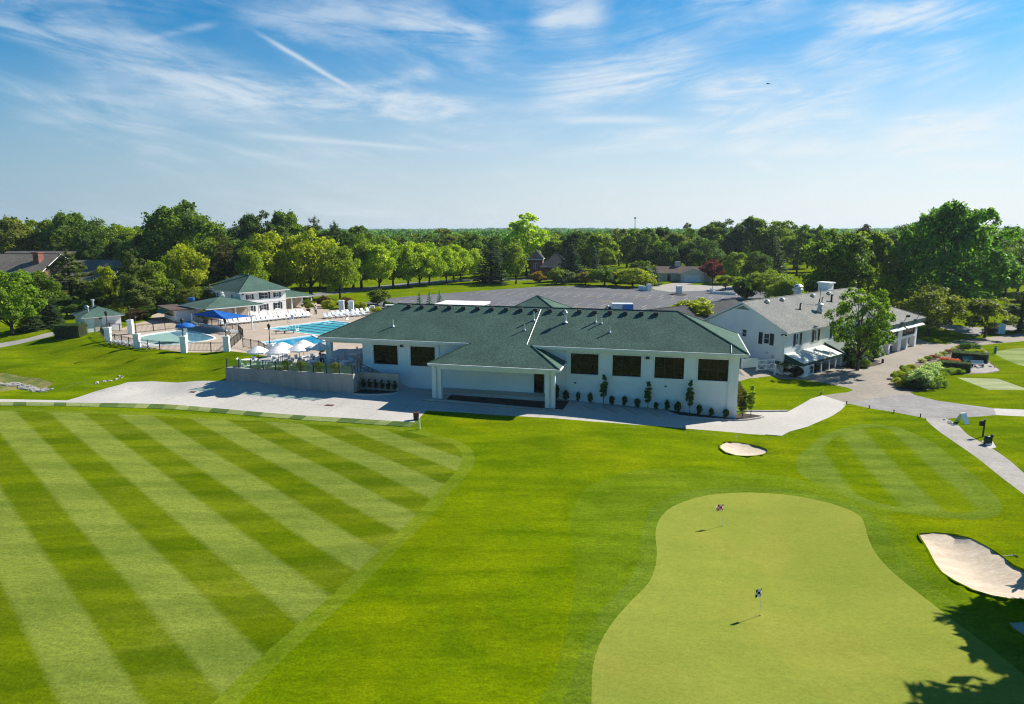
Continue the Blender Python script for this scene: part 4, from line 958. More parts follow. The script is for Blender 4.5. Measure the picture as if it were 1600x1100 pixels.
def conifer(seed, w, h, z0, tiers, nleaf, size, pine=False, gap=0.0):
    """whorls of drooping boughs; pine=True gives long airy level plates of needles"""
    rng = np.random.RandomState(seed); Ps = []; Ns = []; bough = MB(); Wt = []
    per = []
    for i in range(tiers):
        f = i / (tiers - 1); z = z0 + (h - z0) * (f ** .92)
        rad = w / 2 * ((1 - f) ** (.72 if not pine else .62) * (1.0 if not pine else rng.uniform(.62, 1.05)) + .045)
        if pine and f < .25: rad *= .75 + f
        nb = max(4, int((9 if not pine else 5) * (1 - f * .45)))
        for j in range(nb):
            if gap and rng.rand() < gap: continue
            a = 2 * math.pi * (j + rng.uniform(-.3, .3)) / nb + i * 1.1; L = rad * rng.uniform(.78, 1.12)
            per.append((z, a, L, f))
    wts = np.array([p[2] ** 1.5 + .05 for p in per]); wts /= wts.sum(); cnt = np.maximum(6, (wts * nleaf).astype(int))
    for (z, a, L, f), c in zip(per, cnt):
        t = rng.uniform(.12, 1, c) ** .75
        side = rng.normal(size=c) * L * (.20 if not pine else .17) * (1.1 - .6 * t)
        droop = (-.30 * t * L + .10 * t ** 3 * L) if not pine else (.10 * t * L)
        zz = z + droop + rng.normal(size=c) * (.045 * h / tiers * 3 if not pine else .02 * h)
        ca, sa = math.cos(a), math.sin(a)
        P = np.stack([ca * t * L - sa * side, sa * t * L + ca * side, zz], 1)
        Ns.append(np.stack([ca * np.full(c, .35), sa * np.full(c, .35), np.full(c, 1.0)], 1) + rng.normal(size=(c, 3)) * .5); Ps.append(P)
        if pine: bough.tube([(0, 0, z - .1), (ca * L * .8, sa * L * .8, z + .06 * L)], [.05 + .012 * L, .02], 4)
    return leaf_quads(np.vstack(Ps), np.vstack(Ns), size, rng, .42 if not pine else .34), bough

KIND = {}
def kind_broad(key, seed, w, h, z0, nl, nleaf, size, r, matl='leaf', **kw):
    lean = kw.pop('lean', 0.0); nb = kw.pop('nb', 9)
    (V, F), C = broad_crown(seed, w, h, z0, nl, nleaf, size, **kw)
    bw = float(np.percentile(np.abs(V[:, :2]), 98.5)) * 2; bh = float(np.percentile(V[:, 2], 99.7))
    KIND[key] = (cloud_mesh(key + '_crown', V, F, matl), trunk_mb(seed, C, h, z0, r, w, nb, lean).mesh(key + '_trunk', 'bark', True), bw, bh)
def kind_con(key, seed, w, h, z0, tiers, nleaf, size, r, pine=False, gap=0.0):
    (V, F), bough = conifer(seed, w, h, z0, tiers, nleaf, size, pine, gap)
    b = MB(); b.tube([(0, 0, -.6), (0, 0, h * .35), (0.05, 0, h * .97)], [r * 1.3, r, .04], 8); b.merge(bough)
    bw = float(np.percentile(np.abs(V[:, :2]), 98.5)) * 2
    KIND[key] = (cloud_mesh(key + '_crown', V, F, 'needle'), b.mesh(key + '_trunk', 'bark', True), bw, h)
kind_broad('maple_a', 11, 9.5, 11, 1.5, 46, 9500, .44, .24)
kind_broad('maple_b', 12, 8.6, 11.5, 1.4, 40, 9000, .44, .22, lobe=(.20, .36))
kind_broad('maple_c', 13, 10.5, 10.5, 2.2, 52, 10500, .44, .26, top=.7)
kind_broad('oak_a', 21, 15, 18, 1.6, 64, 16500, .58, .45, lobe=(.16, .30), fill=.08)
kind_broad('oak_b', 22, 13, 17, 1.5, 58, 14500, .58, .42, lobe=(.17, .32), top=.6, fill=.08)
kind_broad('big_oak', 27, 18, 20, .8, 96, 27000, .56, .6, lobe=(.12, .25), fill=.07, top=.55)
kind_broad('tall', 23, 9, 17, 2.0, 48, 10000, .48, .3, lobe=(.20, .36), top=1.2)
kind_broad('airy', 24, 9.5, 18, 4.0, 60, 8500, .50, .26, lobe=(.15, .27), fill=.03, air=.45)
kind_broad('front', 35, 8.4, 8.6, 1.3, 84, 12500, .24, .17, lobe=(.12, .24), fill=.02, air=.42, nb=34, top=.9, flat=.55)
kind_broad('young', 26, 4.5, 6.5, 1.2, 30, 5000, .30, .11, lobe=(.26, .40), fill=.05)
kind_broad('sapling', 28, .70, 3.1, .08, 34, 1500, .15, .025, lobe=(.40, .60), fill=.1, top=.9, nb=4)
kind_broad('shrub_a', 31, 2.4, 1.7, .05, 26, 2600, .17, .05, lobe=(.26, .42), fill=.3, nb=4, top=.4)
kind_broad('shrub_b', 32, 2.2, 2.2, .05, 30, 3000, .17, .05, lobe=(.24, .40), fill=.3, nb=4, top=.5)
kind_broad('mound', 33, 2.0, 1.0, .02, 22, 2600, .12, .04, lobe=(.30, .46), fill=.35, nb=3, top=.3)
kind_con('spruce_a', 41, 6.0, 13, .6, 22, 11000, .42, .2)
kind_con('spruce_b', 42, 5.0, 12, .5, 20, 10000, .40, .2)
kind_con('pine_a', 43, 8.5, 15, 2.2, 15, 10000, .46, .26, True, .12)
kind_con('pine_b', 44, 8.0, 14, 2.0, 13, 9000, .46, .26, True, .2)
kind_con('small_spruce', 45, 3.0, 4.0, .15, 13, 4200, .22, .08)

def plant(name, key, x, y, h, w, colr, label, cat='tree', group=None, z=None, rz=None, rng=random.Random(5)):
    cm, tm, bw, bh = KIND[key]
    rz = rng.uniform(0, 6.28) if rz is None else rz
    t = thing(name, label, cat, (x, y, H(x, y) if z is None else z), rz, group)
    t.scale = (w / bw, w / bw, h / bh)
    link('trunk', tm, t)
    c = link('crown', cm, t); c.color = (*colr, 1)
    return t
YG = (.36, .47, .025); LG = (.26, .40, .03); MG = (.17, .31, .034); DG = (.125, .25, .042); BG = (.06, .16, .07); OL = (.23, .31, .045)
SP = (.055, .115, .045); PN = (.145, .225, .045); BS = (.16, .30, .27); PU = (.19, .04, .06)

def plant(name, key, x, y, h, w, colr, label, cat='tree', group=None, z=None, rz=None, rng=random.Random(5)):
    cm, tm, bw, bh = KIND[key]
    rz = rng.uniform(0, 6.28) if rz is None else rz
    t = thing(name, label, cat, (x, y, H(x, y) if z is None else z), rz, group)
    t.scale = (w / bw, w / bw, h / bh)
    link('trunk', tm, t)
    c = link('crown', cm, t); c.color = (*colr, 1)
    return t
YG = (.285, .315, .022); LG = (.19, .25, .026); MG = (.115, .18, .026); DG = (.068, .118, .024); BG = (.048, .095, .045); OL = (.16, .185, .035)
SP = (.050, .085, .038); PN = (.12, .16, .035); BS = (.15, .26, .24); PU = (.15, .035, .05)
def tree(name, key, px, ytop, Y, wpx, colr, label, cat='tree', group=None, rz=None):
    """a tree Y metres ahead whose tip is seen at (px, ytop) and whose crown spans wpx pixels"""
    p = atY(px, ytop, Y); g = H(p[0], Y)
    h = p[2] - g; w = wpx / FPX * math.hypot(Y, 12) * 1.06
    return plant(name, key, p[0], Y, h, w, colr, label, cat, group, g, rz)

TREES = [
 # name, kind, px, ytop, Y, width px, colour, label
 ('maple_tree', 'maple_b', 6, 424, 101, 82, (.17, .26, .028), 'mid green leafy tree at the edge of the photo before the brick house'),
 ('spruce_tree', 'spruce_a', 42, 470, 103, 34, SP, 'dark conical evergreen nearer the brick house gable, by the footpath'),
 ('spruce_tree', 'spruce_b', 76, 464, 106, 36, SP, 'dark conical evergreen between the footpath and the pump house hedge'),
 ('pine_tree', 'pine_b', 103, 394, 128, 58, PN, 'open airy white pine standing before the brick house chimney'),
 ('pine_tree', 'pine_a', 205, 391, 124, 66, PN, 'tall layered white pine behind the pump house'),
 ('young_tree', 'maple_a', 60, 425, 122, 60, MG, 'mid green bushy tree beneath the airy white pine', ),
 ('young_tree', 'maple_b', 165, 417, 130, 34, YG, 'small yellow-green tree squeezed beside the layered white pine'),
 ('maple_tree', 'maple_b', 238, 409, 129, 48, LG, 'light green tree between layered pine and snack shack roof'),
 ('maple_tree', 'maple_a', 286, 383, 140, 68, YG, 'bright yellow-green round tree behind the snack shack'),
 ('pine_tree', 'pine_a', 346, 368, 146, 62, (.085, .088, .03), 'brownish green pine behind the two-storey bathhouse roof'),
 ('spruce_tree', 'spruce_a', 366, 347, 190, 30, SP, 'narrow dark spruce poking above the wood near the large oak'),
 ('oak_tree', 'oak_a', 290, 318, 182, 112, MG, 'largest domed oak rising above the wood behind the brick house'),
 ('oak_tree', 'oak_b', 104, 334, 196, 72, MG, 'rounded green tree above the brick house ridge, tallest of that belt'),
 ('oak_tree', 'oak_b', 66, 345, 198, 55, LG, 'lighter green crown just beside the tallest one over the brick house'),
 ('oak_tree', 'oak_b', 10, 341, 192, 68, OL, 'olive green crown at the photo edge above the brick house'),
 ('spruce_tree', 'spruce_a', 42, 341, 205, 34, SP, 'dark pointed evergreen above the brick house gables'),
 ('oak_tree', 'maple_c', 150, 344, 192, 66, MG, 'broad green crown above the far end of the brick house ridge'),
 ('oak_tree', 'maple_a', 190, 352, 188, 58, LG, 'low green crown between brick house wing and the largest oak'),
 ('oak_tree', 'oak_a', 402, 333, 196, 62, DG, 'dark green round tree behind the bathhouse, beside the lit one'),
 ('oak_tree', 'oak_b', 446, 332, 200, 62, MG, 'green domed tree behind the bathhouse, lit along its top'),
 ('pine_tree', 'pine_a', 492, 340, 205, 50, DG, 'dark shaggy pine behind the yellow-green trees of the pool'),
 ('pine_tree', 'pine_b', 522, 348, 205, 44, DG, 'second dark shaggy pine, next to the wood beyond the pool'),
 ('maple_tree', 'maple_b', 420, 364, 150, 76, YG, 'tall yellow-green tree directly behind the bathhouse roof'),
 ('maple_tree', 'maple_c', 482, 361, 152, 88, YG, 'wide yellow-green tree over the low bathhouse wing'),
 ('maple_tree', 'maple_a', 528, 386, 150, 56, LG, 'green tree at the pool end of the avenue, overlapping its first maple'),
 ('maple_tree', 'maple_a', 392, 388, 138, 40, LG, 'light green foliage rising from behind the bathhouse chimney side'),
 ('spruce_tree', 'spruce_a', 767, 376, 196, 50, BG, 'broad dark blue-green spruce at the parking lot corner'),
 ('maple_tree', 'maple_b', 806, 381, 192, 42, LG, 'yellowish round tree next to the dark spruce by the parking lot'),
 ('poplar_tree', 'airy', 823, 334, 225, 60, (.36, .46, .035), 'tall airy yellow-green tree standing above every tree round it'),
 ('spruce_tree', 'spruce_b', 893, 379, 202, 46, BG, 'dark spruce beside the slate-roofed brick house'),
 ('spruce_tree', 'small_spruce', 930, 388, 200, 26, (.05, .085, .07), 'small bluish spruce among the lighter trees by the parking lot'),
 ('oak_tree', 'oak_b', 940, 366, 226, 60, LG, 'light green round tree behind the small bluish spruce'),
 ('oak_tree', 'oak_b', 1003, 358, 236, 66, MG, 'rounded green tree behind the brown-roofed ranch house'),
 ('maple_tree', 'maple_c', 1040, 379, 222, 46, DG, 'dark green tree over the ranch house chimney end'),
 ('maple_tree', 'maple_c', 1095, 371, 224, 66, DG, 'dark dense tree behind the ranch house garage'),
 ('oak_tree', 'airy', 1075, 349, 260, 24, MG, 'thin crowned tree poking above the skyline beyond the ranch house'),
 ('oak_tree', 'oak_a', 1130, 345, 250, 58, DG, 'tall dark tree on the skyline beyond the purple tree'),
 ('oak_tree', 'oak_b', 1178, 340, 245, 60, MG, 'highest round tree on the skyline above the old wing roof'),
 ('oak_tree', 'tall', 1222, 346, 240, 60, LG, 'lighter tall tree on the skyline next to the highest round one'),
 ('spruce_tree', 'spruce_a', 1208, 362, 215, 46, DG, 'dark pointed tree behind the old wing, nearer than the skyline'),
 ('oak_tree', 'tall', 1250, 352, 225, 46, MG, 'feathery green tree between skyline trees and the old wing chimney'),
 ('purple_tree', 'maple_c', 1115, 406, 200, 34, PU, 'small purple-leaved tree beside the ranch house'),
 ('maple_tree', 'maple_b', 1150, 395, 194, 42, LG, 'light green round tree next to the purple one'),
 ('maple_tree', 'maple_a', 1185, 394, 180, 44, DG, 'dark round tree with lit rim near the entrance drive'),
 ('maple_tree', 'maple_c', 1204, 423, 150, 72, LG, 'spreading green tree by the entrance drive behind the old wing'),
 ('young_tree', 'young', 1135, 430, 172, 26, OL, 'thin pale young tree on the ranch house lawn'),
 ('maple_tree', 'maple_a', 1222, 440, 138, 44, LG, 'low green tree just behind the old wing roof'),
 ('oak_tree', 'oak_a', 1312, 362, 136, 96, MG, 'large dense green oak looming behind the old wing chimney'),
 ('oak_tree', 'oak_b', 1366, 364, 140, 76, LG, 'lighter oak merging with the large one behind the far portico'),
 ('maple_tree', 'maple_b', 1392, 432, 128, 46, LG, 'pale green tree filling in below the oaks near the portico roof'),
 ('oak_tree', 'big_oak', 1501, 321, 132, 150, (.115, .225, .048), 'huge dark oak towering over the rear yard'),
 ('maple_tree', 'maple_c', 1458, 448, 117, 88, OL, 'low spreading olive tree beneath the huge oak'),
 ('willow_tree', 'young', 1546, 466, 115, 60, OL, 'wispy small tree beside the grey utility box'),
 ('pine_tree', 'pine_b', 1601, 455, 122, 56, PN, 'flat topped pine at the edge of the photo by the far fairway'),
 ('oak_tree', 'tall', 1585, 360, 215, 44, MG, 'tall hazy tree at the photo edge beyond the huge oak'),
 ('oak_tree', 'oak_b', 1412, 362, 240, 56, MG, 'distant green tree in the gap between the two groups of oaks'),
 ('purple_tree', 'maple_a', 1352, 352, 215, 36, (.035, .03, .03), 'dark purplish crown peeping over the oaks behind the old wing'),
 ('shade_tree', 'front', 1352, 452, 88.5, 88, (.12, .195, .022), 'open-branched green tree in front of the old wing'),
 ('maple_tree', 'young', 1086, 468, 100, 62, YG, 'bright yellow-green tree between the two clubhouse buildings'),
 ('spruce_tree', 'small_spruce', 655, 455, 120, 15, BS, 'blue spruce behind the clubhouse ridge, nearest the pool'),
 ('spruce_tree', 'small_spruce', 671, 455, 120, 15, BS, 'blue spruce behind the clubhouse ridge, middle of three'),
 ('spruce_tree', 'small_spruce', 687, 454, 120, 17, BS, 'blue spruce behind the clubhouse ridge, nearest the parked cars lot'),
 ('spruce_tree', 'small_spruce', 1024, 416, 186, 22, (.05, .10, .095), 'dense blue-green spruce before the ranch house front'),
 ('maple_tree', 'maple_c', 945, 416, 186, 52, MG, 'green bushy tree at the parking lot edge'),
 ('maple_tree', 'maple_a', 990, 419, 182, 54, YG, 'yellow-green bushy tree at the parking lot edge beside the gate'),
 ('maple_tree', 'maple_b', 1004, 408, 196, 36, MG, 'green tree half hiding the end of the ranch house'),
 ('maple_tree', 'maple_c', 870, 418, 190, 26, LG, 'small light tree in front of the slate-roofed house'),
 ('oak_tree', 'oak_b', 860, 376, 232, 50, MG, 'hazy green tree behind the slate-roofed house'),
]
for r_ in TREES: tree(*r_)
for i, (px, Y, dy) in enumerate([(562, 178, 0), (590, 174, 3), (613, 180, -2), (635.5, 181, -1), (653.5, 184, 1), (670, 187, 0), (697, 193, 2), (709, 198, 0), (719, 200, 4), (740, 206, 6)]):
    tree('avenue_maple', ('maple_a', 'maple_b', 'maple_c')[i % 3], px, 380 + dy + (i > 5) * 3, Y, 55 if i < 6 else 40, ((.28, .36, .025), (.31, .38, .025), (.25, .34, .028))[i % 3],
         'round olive-green maple of the avenue along the back road', 'tree', 'maples in the avenue along the back road')
# the wooded belt beyond the parking lot
rb = random.Random(12)
for i in range(74):
    px = -40 + 1690 * (i + rb.uniform(-.3, .3)) / 74.0
    Y = rb.uniform(232, 300); k = rb.choice(['maple_a', 'maple_b', 'maple_c', 'oak_a', 'oak_b', 'tall', 'oak_b'])
    yt = rb.uniform(352, 372) if 540 < px < 1420 else rb.uniform(350, 362)
    tree('woodland_tree', k, px, yt, Y, rb.uniform(38, 60) * 235 / Y, rb.choice([MG, MG, DG, LG, LG, OL]), 'dense green tree in the wooded belt that closes the view', 'tree', 'trees of the wooded belt')
rb = random.Random(31)
for i in range(26):
    px = -30 + 620 * (i + rb.uniform(-.3, .3)) / 26.0
    Y = rb.uniform(168, 215); k = rb.choice(['maple_a', 'maple_b', 'maple_c', 'oak_b'])
    tree('woodland_tree', k, px, rb.uniform(362, 385), Y, rb.uniform(40, 62), rb.choice([MG, DG, DG, LG]), 'shaded green tree low in the wood behind the pool and brick house', 'tree', 'understorey trees of the near wood')
rb = random.Random(37)
for i in range(13):
    px = 1380 + 260 * (i + rb.uniform(-.3, .3)) / 13.0
    tree('woodland_tree', rb.choice(['maple_a', 'maple_c', 'oak_b']), px, rb.uniform(372, 400), rb.uniform(190, 230), rb.uniform(36, 56), rb.choice([MG, DG, OL]), 'green tree low in the wood beyond the huge oak', 'tree', 'understorey trees of the far wood')

# ------------------------------------------------------------------ the air
def haze():
    m = bpy.data.materials.new('haze_air'); m.use_nodes = True; t = m.node_tree; t.nodes.clear(); N = NT(t)
    v = N.n('ShaderNodeVolumePrincipled'); v.inputs['Color'].default_value = (0.72, 0.86, 1.0, 1); v.inputs['Density'].default_value = 0.00011; v.inputs['Anisotropy'].default_value = 0.2
    o = N.n('ShaderNodeOutputMaterial'); N.l(v.outputs[0], o.inputs['Volume'])
    M['haze'] = m
    b = MB().box(-9500, 9500, -600, 14500, -12, 40).build('haze', 'haze'); struct(b, 'stuff')
haze()

# far woodland to the horizon: one mass
def far_wood():
    rng = np.random.RandomState(9); Vs = []; Fs = []; o = 0
    n = 5200
    Y = 300 * (13000 / 300.) ** rng.rand(n); X = (rng.rand(n) - .5) * 2.1 * Y
    hz = h_arr(X, Y)
    for i in range(n):
        far = Y[i] / 300.0
        w = rng.uniform(9, 15) * (1 + .35 * math.log(far)) * (1.0 if Y[i] < 1500 else 1.8); hgt = rng.uniform(10.5, 15.5) + (far > 4) * 1.5
        m = 150 if Y[i] < 700 else 60
        d = rng.normal(size=(m, 3)); d /= np.linalg.norm(d, axis=1, keepdims=True); d[:, 2] = np.abs(d[:, 2]) * 1.0 - .15
        P = np.array([X[i], Y[i], hz[i] + hgt * .5]) + d * np.array([w / 2, w / 2, hgt * .5]) * rng.uniform(.75, 1.05, (m, 1))
        v, f = leaf_quads(P, d + rng.normal(size=(m, 3)) * .45, (1.9 if m > 100 else 3.6) * (1 if Y[i] < 1500 else 2.0), rng)
        Vs.append(v); Fs.append(f + o); o += len(v)
    ob = link('far_forest', cloud_mesh('far_forest', np.vstack(Vs), np.vstack(Fs), 'leaf')); ob.color = (.075, .165, .060, 1)  # bluer green, with distance haze put into the colour
    struct(ob, 'stuff')
far_wood()

# ------------------------------------------------------------------ pool side
def bathhouse():
    o = U(378, 492, PL)
    t = thing('bathhouse', 'two-storey white bathhouse with green hip roof and shuttered windows beside the pools', 'building', (o[0], o[1], PL), R(49))
    W, D, E = 9.0, 13.0, 4.15
    up_w = [(1.3, 2.15, 2.75, 3.55), (3.9, 5.45, 2.65, 3.75), (6.8, 7.65, 2.8, 3.55)]; lo_w = [(1.25, 2.4, .5, 1.55), (3.9, 5.0, .5, 1.6), (6.7, 7.85, .55, 1.65)]
    b = MB(); b.wall(0, W, -.5, E - .1, 0, .25, up_w + lo_w)
    k = MB(); side = [(3.0, 3.6, 2.4, 3.5), (8.5, 9.2, 2.4, 3.5)]; k.wall(.251, D, -.5, E - .1, 0, .25, side); b.merge(k, Matrix(((0, 1, 0, 0), (1, 0, 0, 0), (0, 0, 1, 0), (0, 0, 0, 1))))
    b.box(W - .25, W, .251, D, -.5, E - .1); b.box(.251, W - .251, D - .25, D, -.5, E - .1)
    b.box(-.03, W + .03, -.04, -.002, 1.98, 2.08)
    b.build('wall', 'siding', t)
    r = MB(); hip_roof(r, -.65, W + .65, -.65, D + .65, E, .52, .2); rf = r.build('roof', ['roofgreen', 'trim'], t)
    for a, e, z0, z1 in up_w + lo_w:
        w = window(t, a, e, z0, z1, 0, .25, 'glass', 'white', 2, 2, .06)
        for x in (a - .32, e + .02): MB().box(x, x + .3, -.05, -.003, z0 - .05, z1 + .05).build('shutter', 'shutter', w)
    for a, e, z0, z1 in side: MB().box(.08, .14, a, e, z0, z1).build('window', 'glass', t)
    q = MB(); q.tube([(-.08, -.08, E - .2), (-.08, -.08, -.2)], .06, 6); q.build('downspout', 'trim', t)
    for x, z in ((.4, 3.72), (.55, 1.72), (7.6, 1.75)):
        q = MB(); q.obox((x, -.1, z), (.28, .2, .2)); q.build('wall_light', 'black', t)
    # low wing toward the camera
    q = MB(); hip_roof(q, -9.9, .3, -7.4, 3.0, 2.5, .27, .18); lw = q.build('low_roof', ['roofgreen', 'trim'], t)
    q = MB(); q.box(-9.2, -5.0, -6.6, 2.5, -.5, 2.3); q.box(-5.0, -.05, -3.2, 2.5, -.5, 2.3)
    q.build('low_wing', 'tanwall', t)
    for x in (-4.6, -2.4, -.3): MB().box(x - .1, x + .1, -7.0, -6.8, -.5, 2.33).build('porch_post', 'trim', t)
    q = MB(); q.lathe([(.35, -.3), (.3, .3), (.55, .4), (.6, .7), (.35, .85), (.35, 1.0), (.5, 1.05), (.2, 1.3)], 12); q.build('exhaust_fan', 'metal', lw, (-3.2, .6, 3.1))
    q = MB(); q.lathe([(.5, -.4), (.5, .3), (.62, .35), (.62, .7), (.3, .8)], 12); q.build('exhaust_fan', 'bluedark', lw, (-8.0, 2.0, 2.9))
    # low wing on the far side, an open porch toward the pool
    q = MB(); hip_roof(q, 8.7, 16.2, 1.2, 9.0, 2.35, .30, .2); q.build('low_roof', ['roofgreen', 'trim'], t)
    q = MB(); q.box(9.0, 15.3, 4.2, 8.4, -.5, 2.2); q.build('low_wing', 'tanwall', t)
    for x in (11.3, 13.6, 15.7): MB().box(x - .1, x + .1, 1.7, 1.9, -.5, 2.16).build('porch_post', 'trim', t)
bathhouse()

def snack_shack():
    o = U(276, 503.5, PL)
    t = thing('snack_shack', 'small white pool snack shack with flat brown roof and green awning', 'shed', (o[0], o[1], PL), R(40))
    b = MB(); b.box(0, 4.6, 0, .2, -.5, 2.0); b.box(0, .2, .2, 1.6, -.5, 2.0); b.box(0, .2, 6.2, 8, -.5, 2.0); b.box(0, .2, 1.6, 6.2, -.5, .95); b.box(4.4, 4.6, .2, 8, -.5, 2.0); b.box(.2, 4.4, 7.8, 8, -.5, 2.0)
    b.build('wall', 'siding', t)
    MB().box(.12, .18, 1.62, 6.18, .95, 2.0).build('serving_hatch', 'cream', t)
    b = MB(); b.box(-.9, 5.2, -.6, 8.6, 2.0, 2.18); b.build('roof', 'roofbrown', t)
    b = MB(); b.add([(-.9, 1.4, 1.92), (-.9, 6.4, 1.92), (-1.7, 6.4, 1.45), (-1.7, 1.4, 1.45), (-.9, 1.4, 1.86), (-.9, 6.4, 1.86), (-1.7, 6.4, 1.39), (-1.7, 1.4, 1.39)], [(0, 1, 2, 3), (7, 6, 5, 4), (2, 6, 7, 3), (0, 3, 7, 4), (1, 5, 6, 2), (0, 4, 5, 1)]); b.build('awning', 'awngreen', t)
    b = MB(); b.box(-.35, 0, 1.6, 6.2, .92, 1.0); b.build('counter', 'wood', t)
snack_shack()

def pump_house():
    o = U(134, 520, PL); z = H(o[0], o[1])
    t = thing('pump_house', 'small square white pump house with grey-green hip roof behind a clipped hedge', 'shed', (o[0], o[1], PL), R(43))
    b = MB(); b.box(0, 4.9, 0, 6.8, -1.0, 2.25); b.build('wall', 'siding', t)
    b = MB(); hip_roof(b, -.5, 5.4, -.5, 7.3, 2.35, .40, .14); rf = b.build('roof', ['roofgreen', 'trim'], t)
    MB().box(1.3, 2.3, -.05, -.003, -.2, 1.95).build('door', 'cream', t)
    MB().box(3.0, 4.1, -.06, -.003, 1.1, 1.6).build('louvre', 'metal', t)
    q = MB(); q.obox((2.1, -.12, 2.05), (.4, .2, .2)); q.build('wall_light', 'black', t)
    q = MB(); q.lathe([(.16, -.5), (.16, 1.0), (.26, 1.02), (.26, 1.3)], 10); q.build('flue', 'metal', rf, (2.2, 4.4, 3.3))
    q = MB(); q.lathe([(.3, -.3), (.3, .2), (.38, .3), (.2, .5), (.02, .55)], 10); q.build('roof_vent', 'metal', rf, (1.4, 5.0, 3.1))
    q = MB(); q.lathe([(.12, -.3), (.12, .5), (.02, .52)], 8); q.build('roof_vent', 'metal', rf, (1.0, 2.0, 2.9))
pump_house()

def seg_fence(px, label, h=1.22, step=2.4, z=PL):
    P = [U(*p, z) for p in px]
    t = thing('pool_fence', label, 'fence', tuple(P[0]))
    o = P[0]; picks = MB(); rails = MB()
    for a, c in zip(P[:-1], P[1:]):
        L = np.linalg.norm(c - a); n = max(1, int(round(L / step))); d = (c - a) / L
        ang = math.atan2(d[1], d[0])
        for zz in (.12, h - .14, h - .02): rails.obox(tuple((a + c) / 2 - o + np.array([0, 0, zz])), (L, .03, .035), ang)
        for i in range(n):
            q = a + d * L * i / n - o
            MB().obox((q[0], q[1], h / 2), (.08, .08, h + .1), ang).build('post', 'black', t)
        m = int(L / .17)
        for i in range(m):
            q = a + d * L * (i + .5) / m - o; picks.obox((q[0], q[1], h / 2), (.016, .016, h - .1), ang)
    q = P[-1] - o; MB().obox((q[0], q[1], h / 2), (.08, .08, h + .1)).build('post', 'black', t)
    rails.build('rail', 'black', t); picks.build('picket_panel', 'black', t)
seg_fence([(158, 524), (170, 533), (213, 543.6), (250, 547.6), (287, 549)], 'black picket fence curving round the wading pool above the grass bank')
seg_fence([(289, 549), (330, 549.6), (354, 549)], 'straight black picket fence between two white piers below the wading pool')
seg_fence([(356, 548.5), (380, 527), (373, 520), (345, 512), (318, 507)], 'black picket fence running back beside the lounge chairs of the wading pool')
seg_fence([(380, 542.5), (405, 547), (422, 556)], 'short black picket fence between the lap pool deck and terrace umbrellas')
seg_fence([(207, 521), (240, 517.5), (276, 513)], 'black picket fence behind the wading pool toward the snack shack')
seg_fence([(160, 522), (172, 517), (203, 519)], 'short black picket fence in front of the pump house wall')

def pier(px, py, h, label, lamp=None, w=.68, z=PL, lamplabel=None):
    o = U(px, py, z)
    t = thing('white_pier', label, 'pier', tuple(o), R(8))
    MB().box(-w / 2, w / 2, -w / 2, w / 2, -.6, h - .14).build('shaft', 'brick', t)
    b = MB(); b.box(-w / 2 - .08, w / 2 + .08, -w / 2 - .08, w / 2 + .08, h - .139, h - .04); b.box(-w / 2 + .05, w / 2 - .05, -w / 2 + .05, w / 2 - .05, h - .039, h + .03); b.build('cap', 'trim', t)
    if lamp:
        l = thing('lamp_post', lamplabel, 'lamp post', (o[0], o[1], z + h + .03))
        q = MB(); q.lathe([(.14, 0), (.1, .08), (.05, .2), (.045, lamp - .6), (.08, lamp - .55)], 8); q.build('pole', 'black', l)
        q = MB(); q.lathe([(.09, lamp - .55), (.2, lamp - .08), (.24, lamp - .05), (.14, lamp + .06), (.03, lamp + .16)], 8); q.build('lantern', 'black', l)
pier(170, 533, 1.95, 'white pier at the end of the curved fence next to the pump house', 2.1, lamplabel='slim black lamp on the pier nearest the pump house')
pier(205, 522, 2.15, 'white pier between the pump house and the wading pool', 1.9, lamplabel='black lamp on the pier behind the wading pool')
pier(215, 544, 1.95, 'white pier beside the reclining chairs at the fence curve', 2.1, lamplabel='black lamp rising from the pier at the fence curve')
pier(288, 549, 2.0, 'white pier directly below the blue mushroom fountain', 2.1, lamplabel='black lamp in front of the blue mushroom fountain')
pier(355, 549, 2.0, 'white pier below the tip of the blue shade sail', 2.1, lamplabel='black lamp in front of the blue shade sail')
pier(423, 557, 1.6, 'shaded pier among the white terrace umbrellas', 2.3, lamplabel='tall black lamp standing out against the pool deck')
pier(534, 488.5, 2.3, 'tall white gate pier behind the pool, nearer the bathhouse porch', w=.95)
pier(549, 489.5, 2.3, 'tall white gate pier behind the pool, nearer the shaded chairs', w=.95)
pier(582, 490.5, 1.5, 'short white pier at the clubhouse end of the shaded chairs', w=.8)

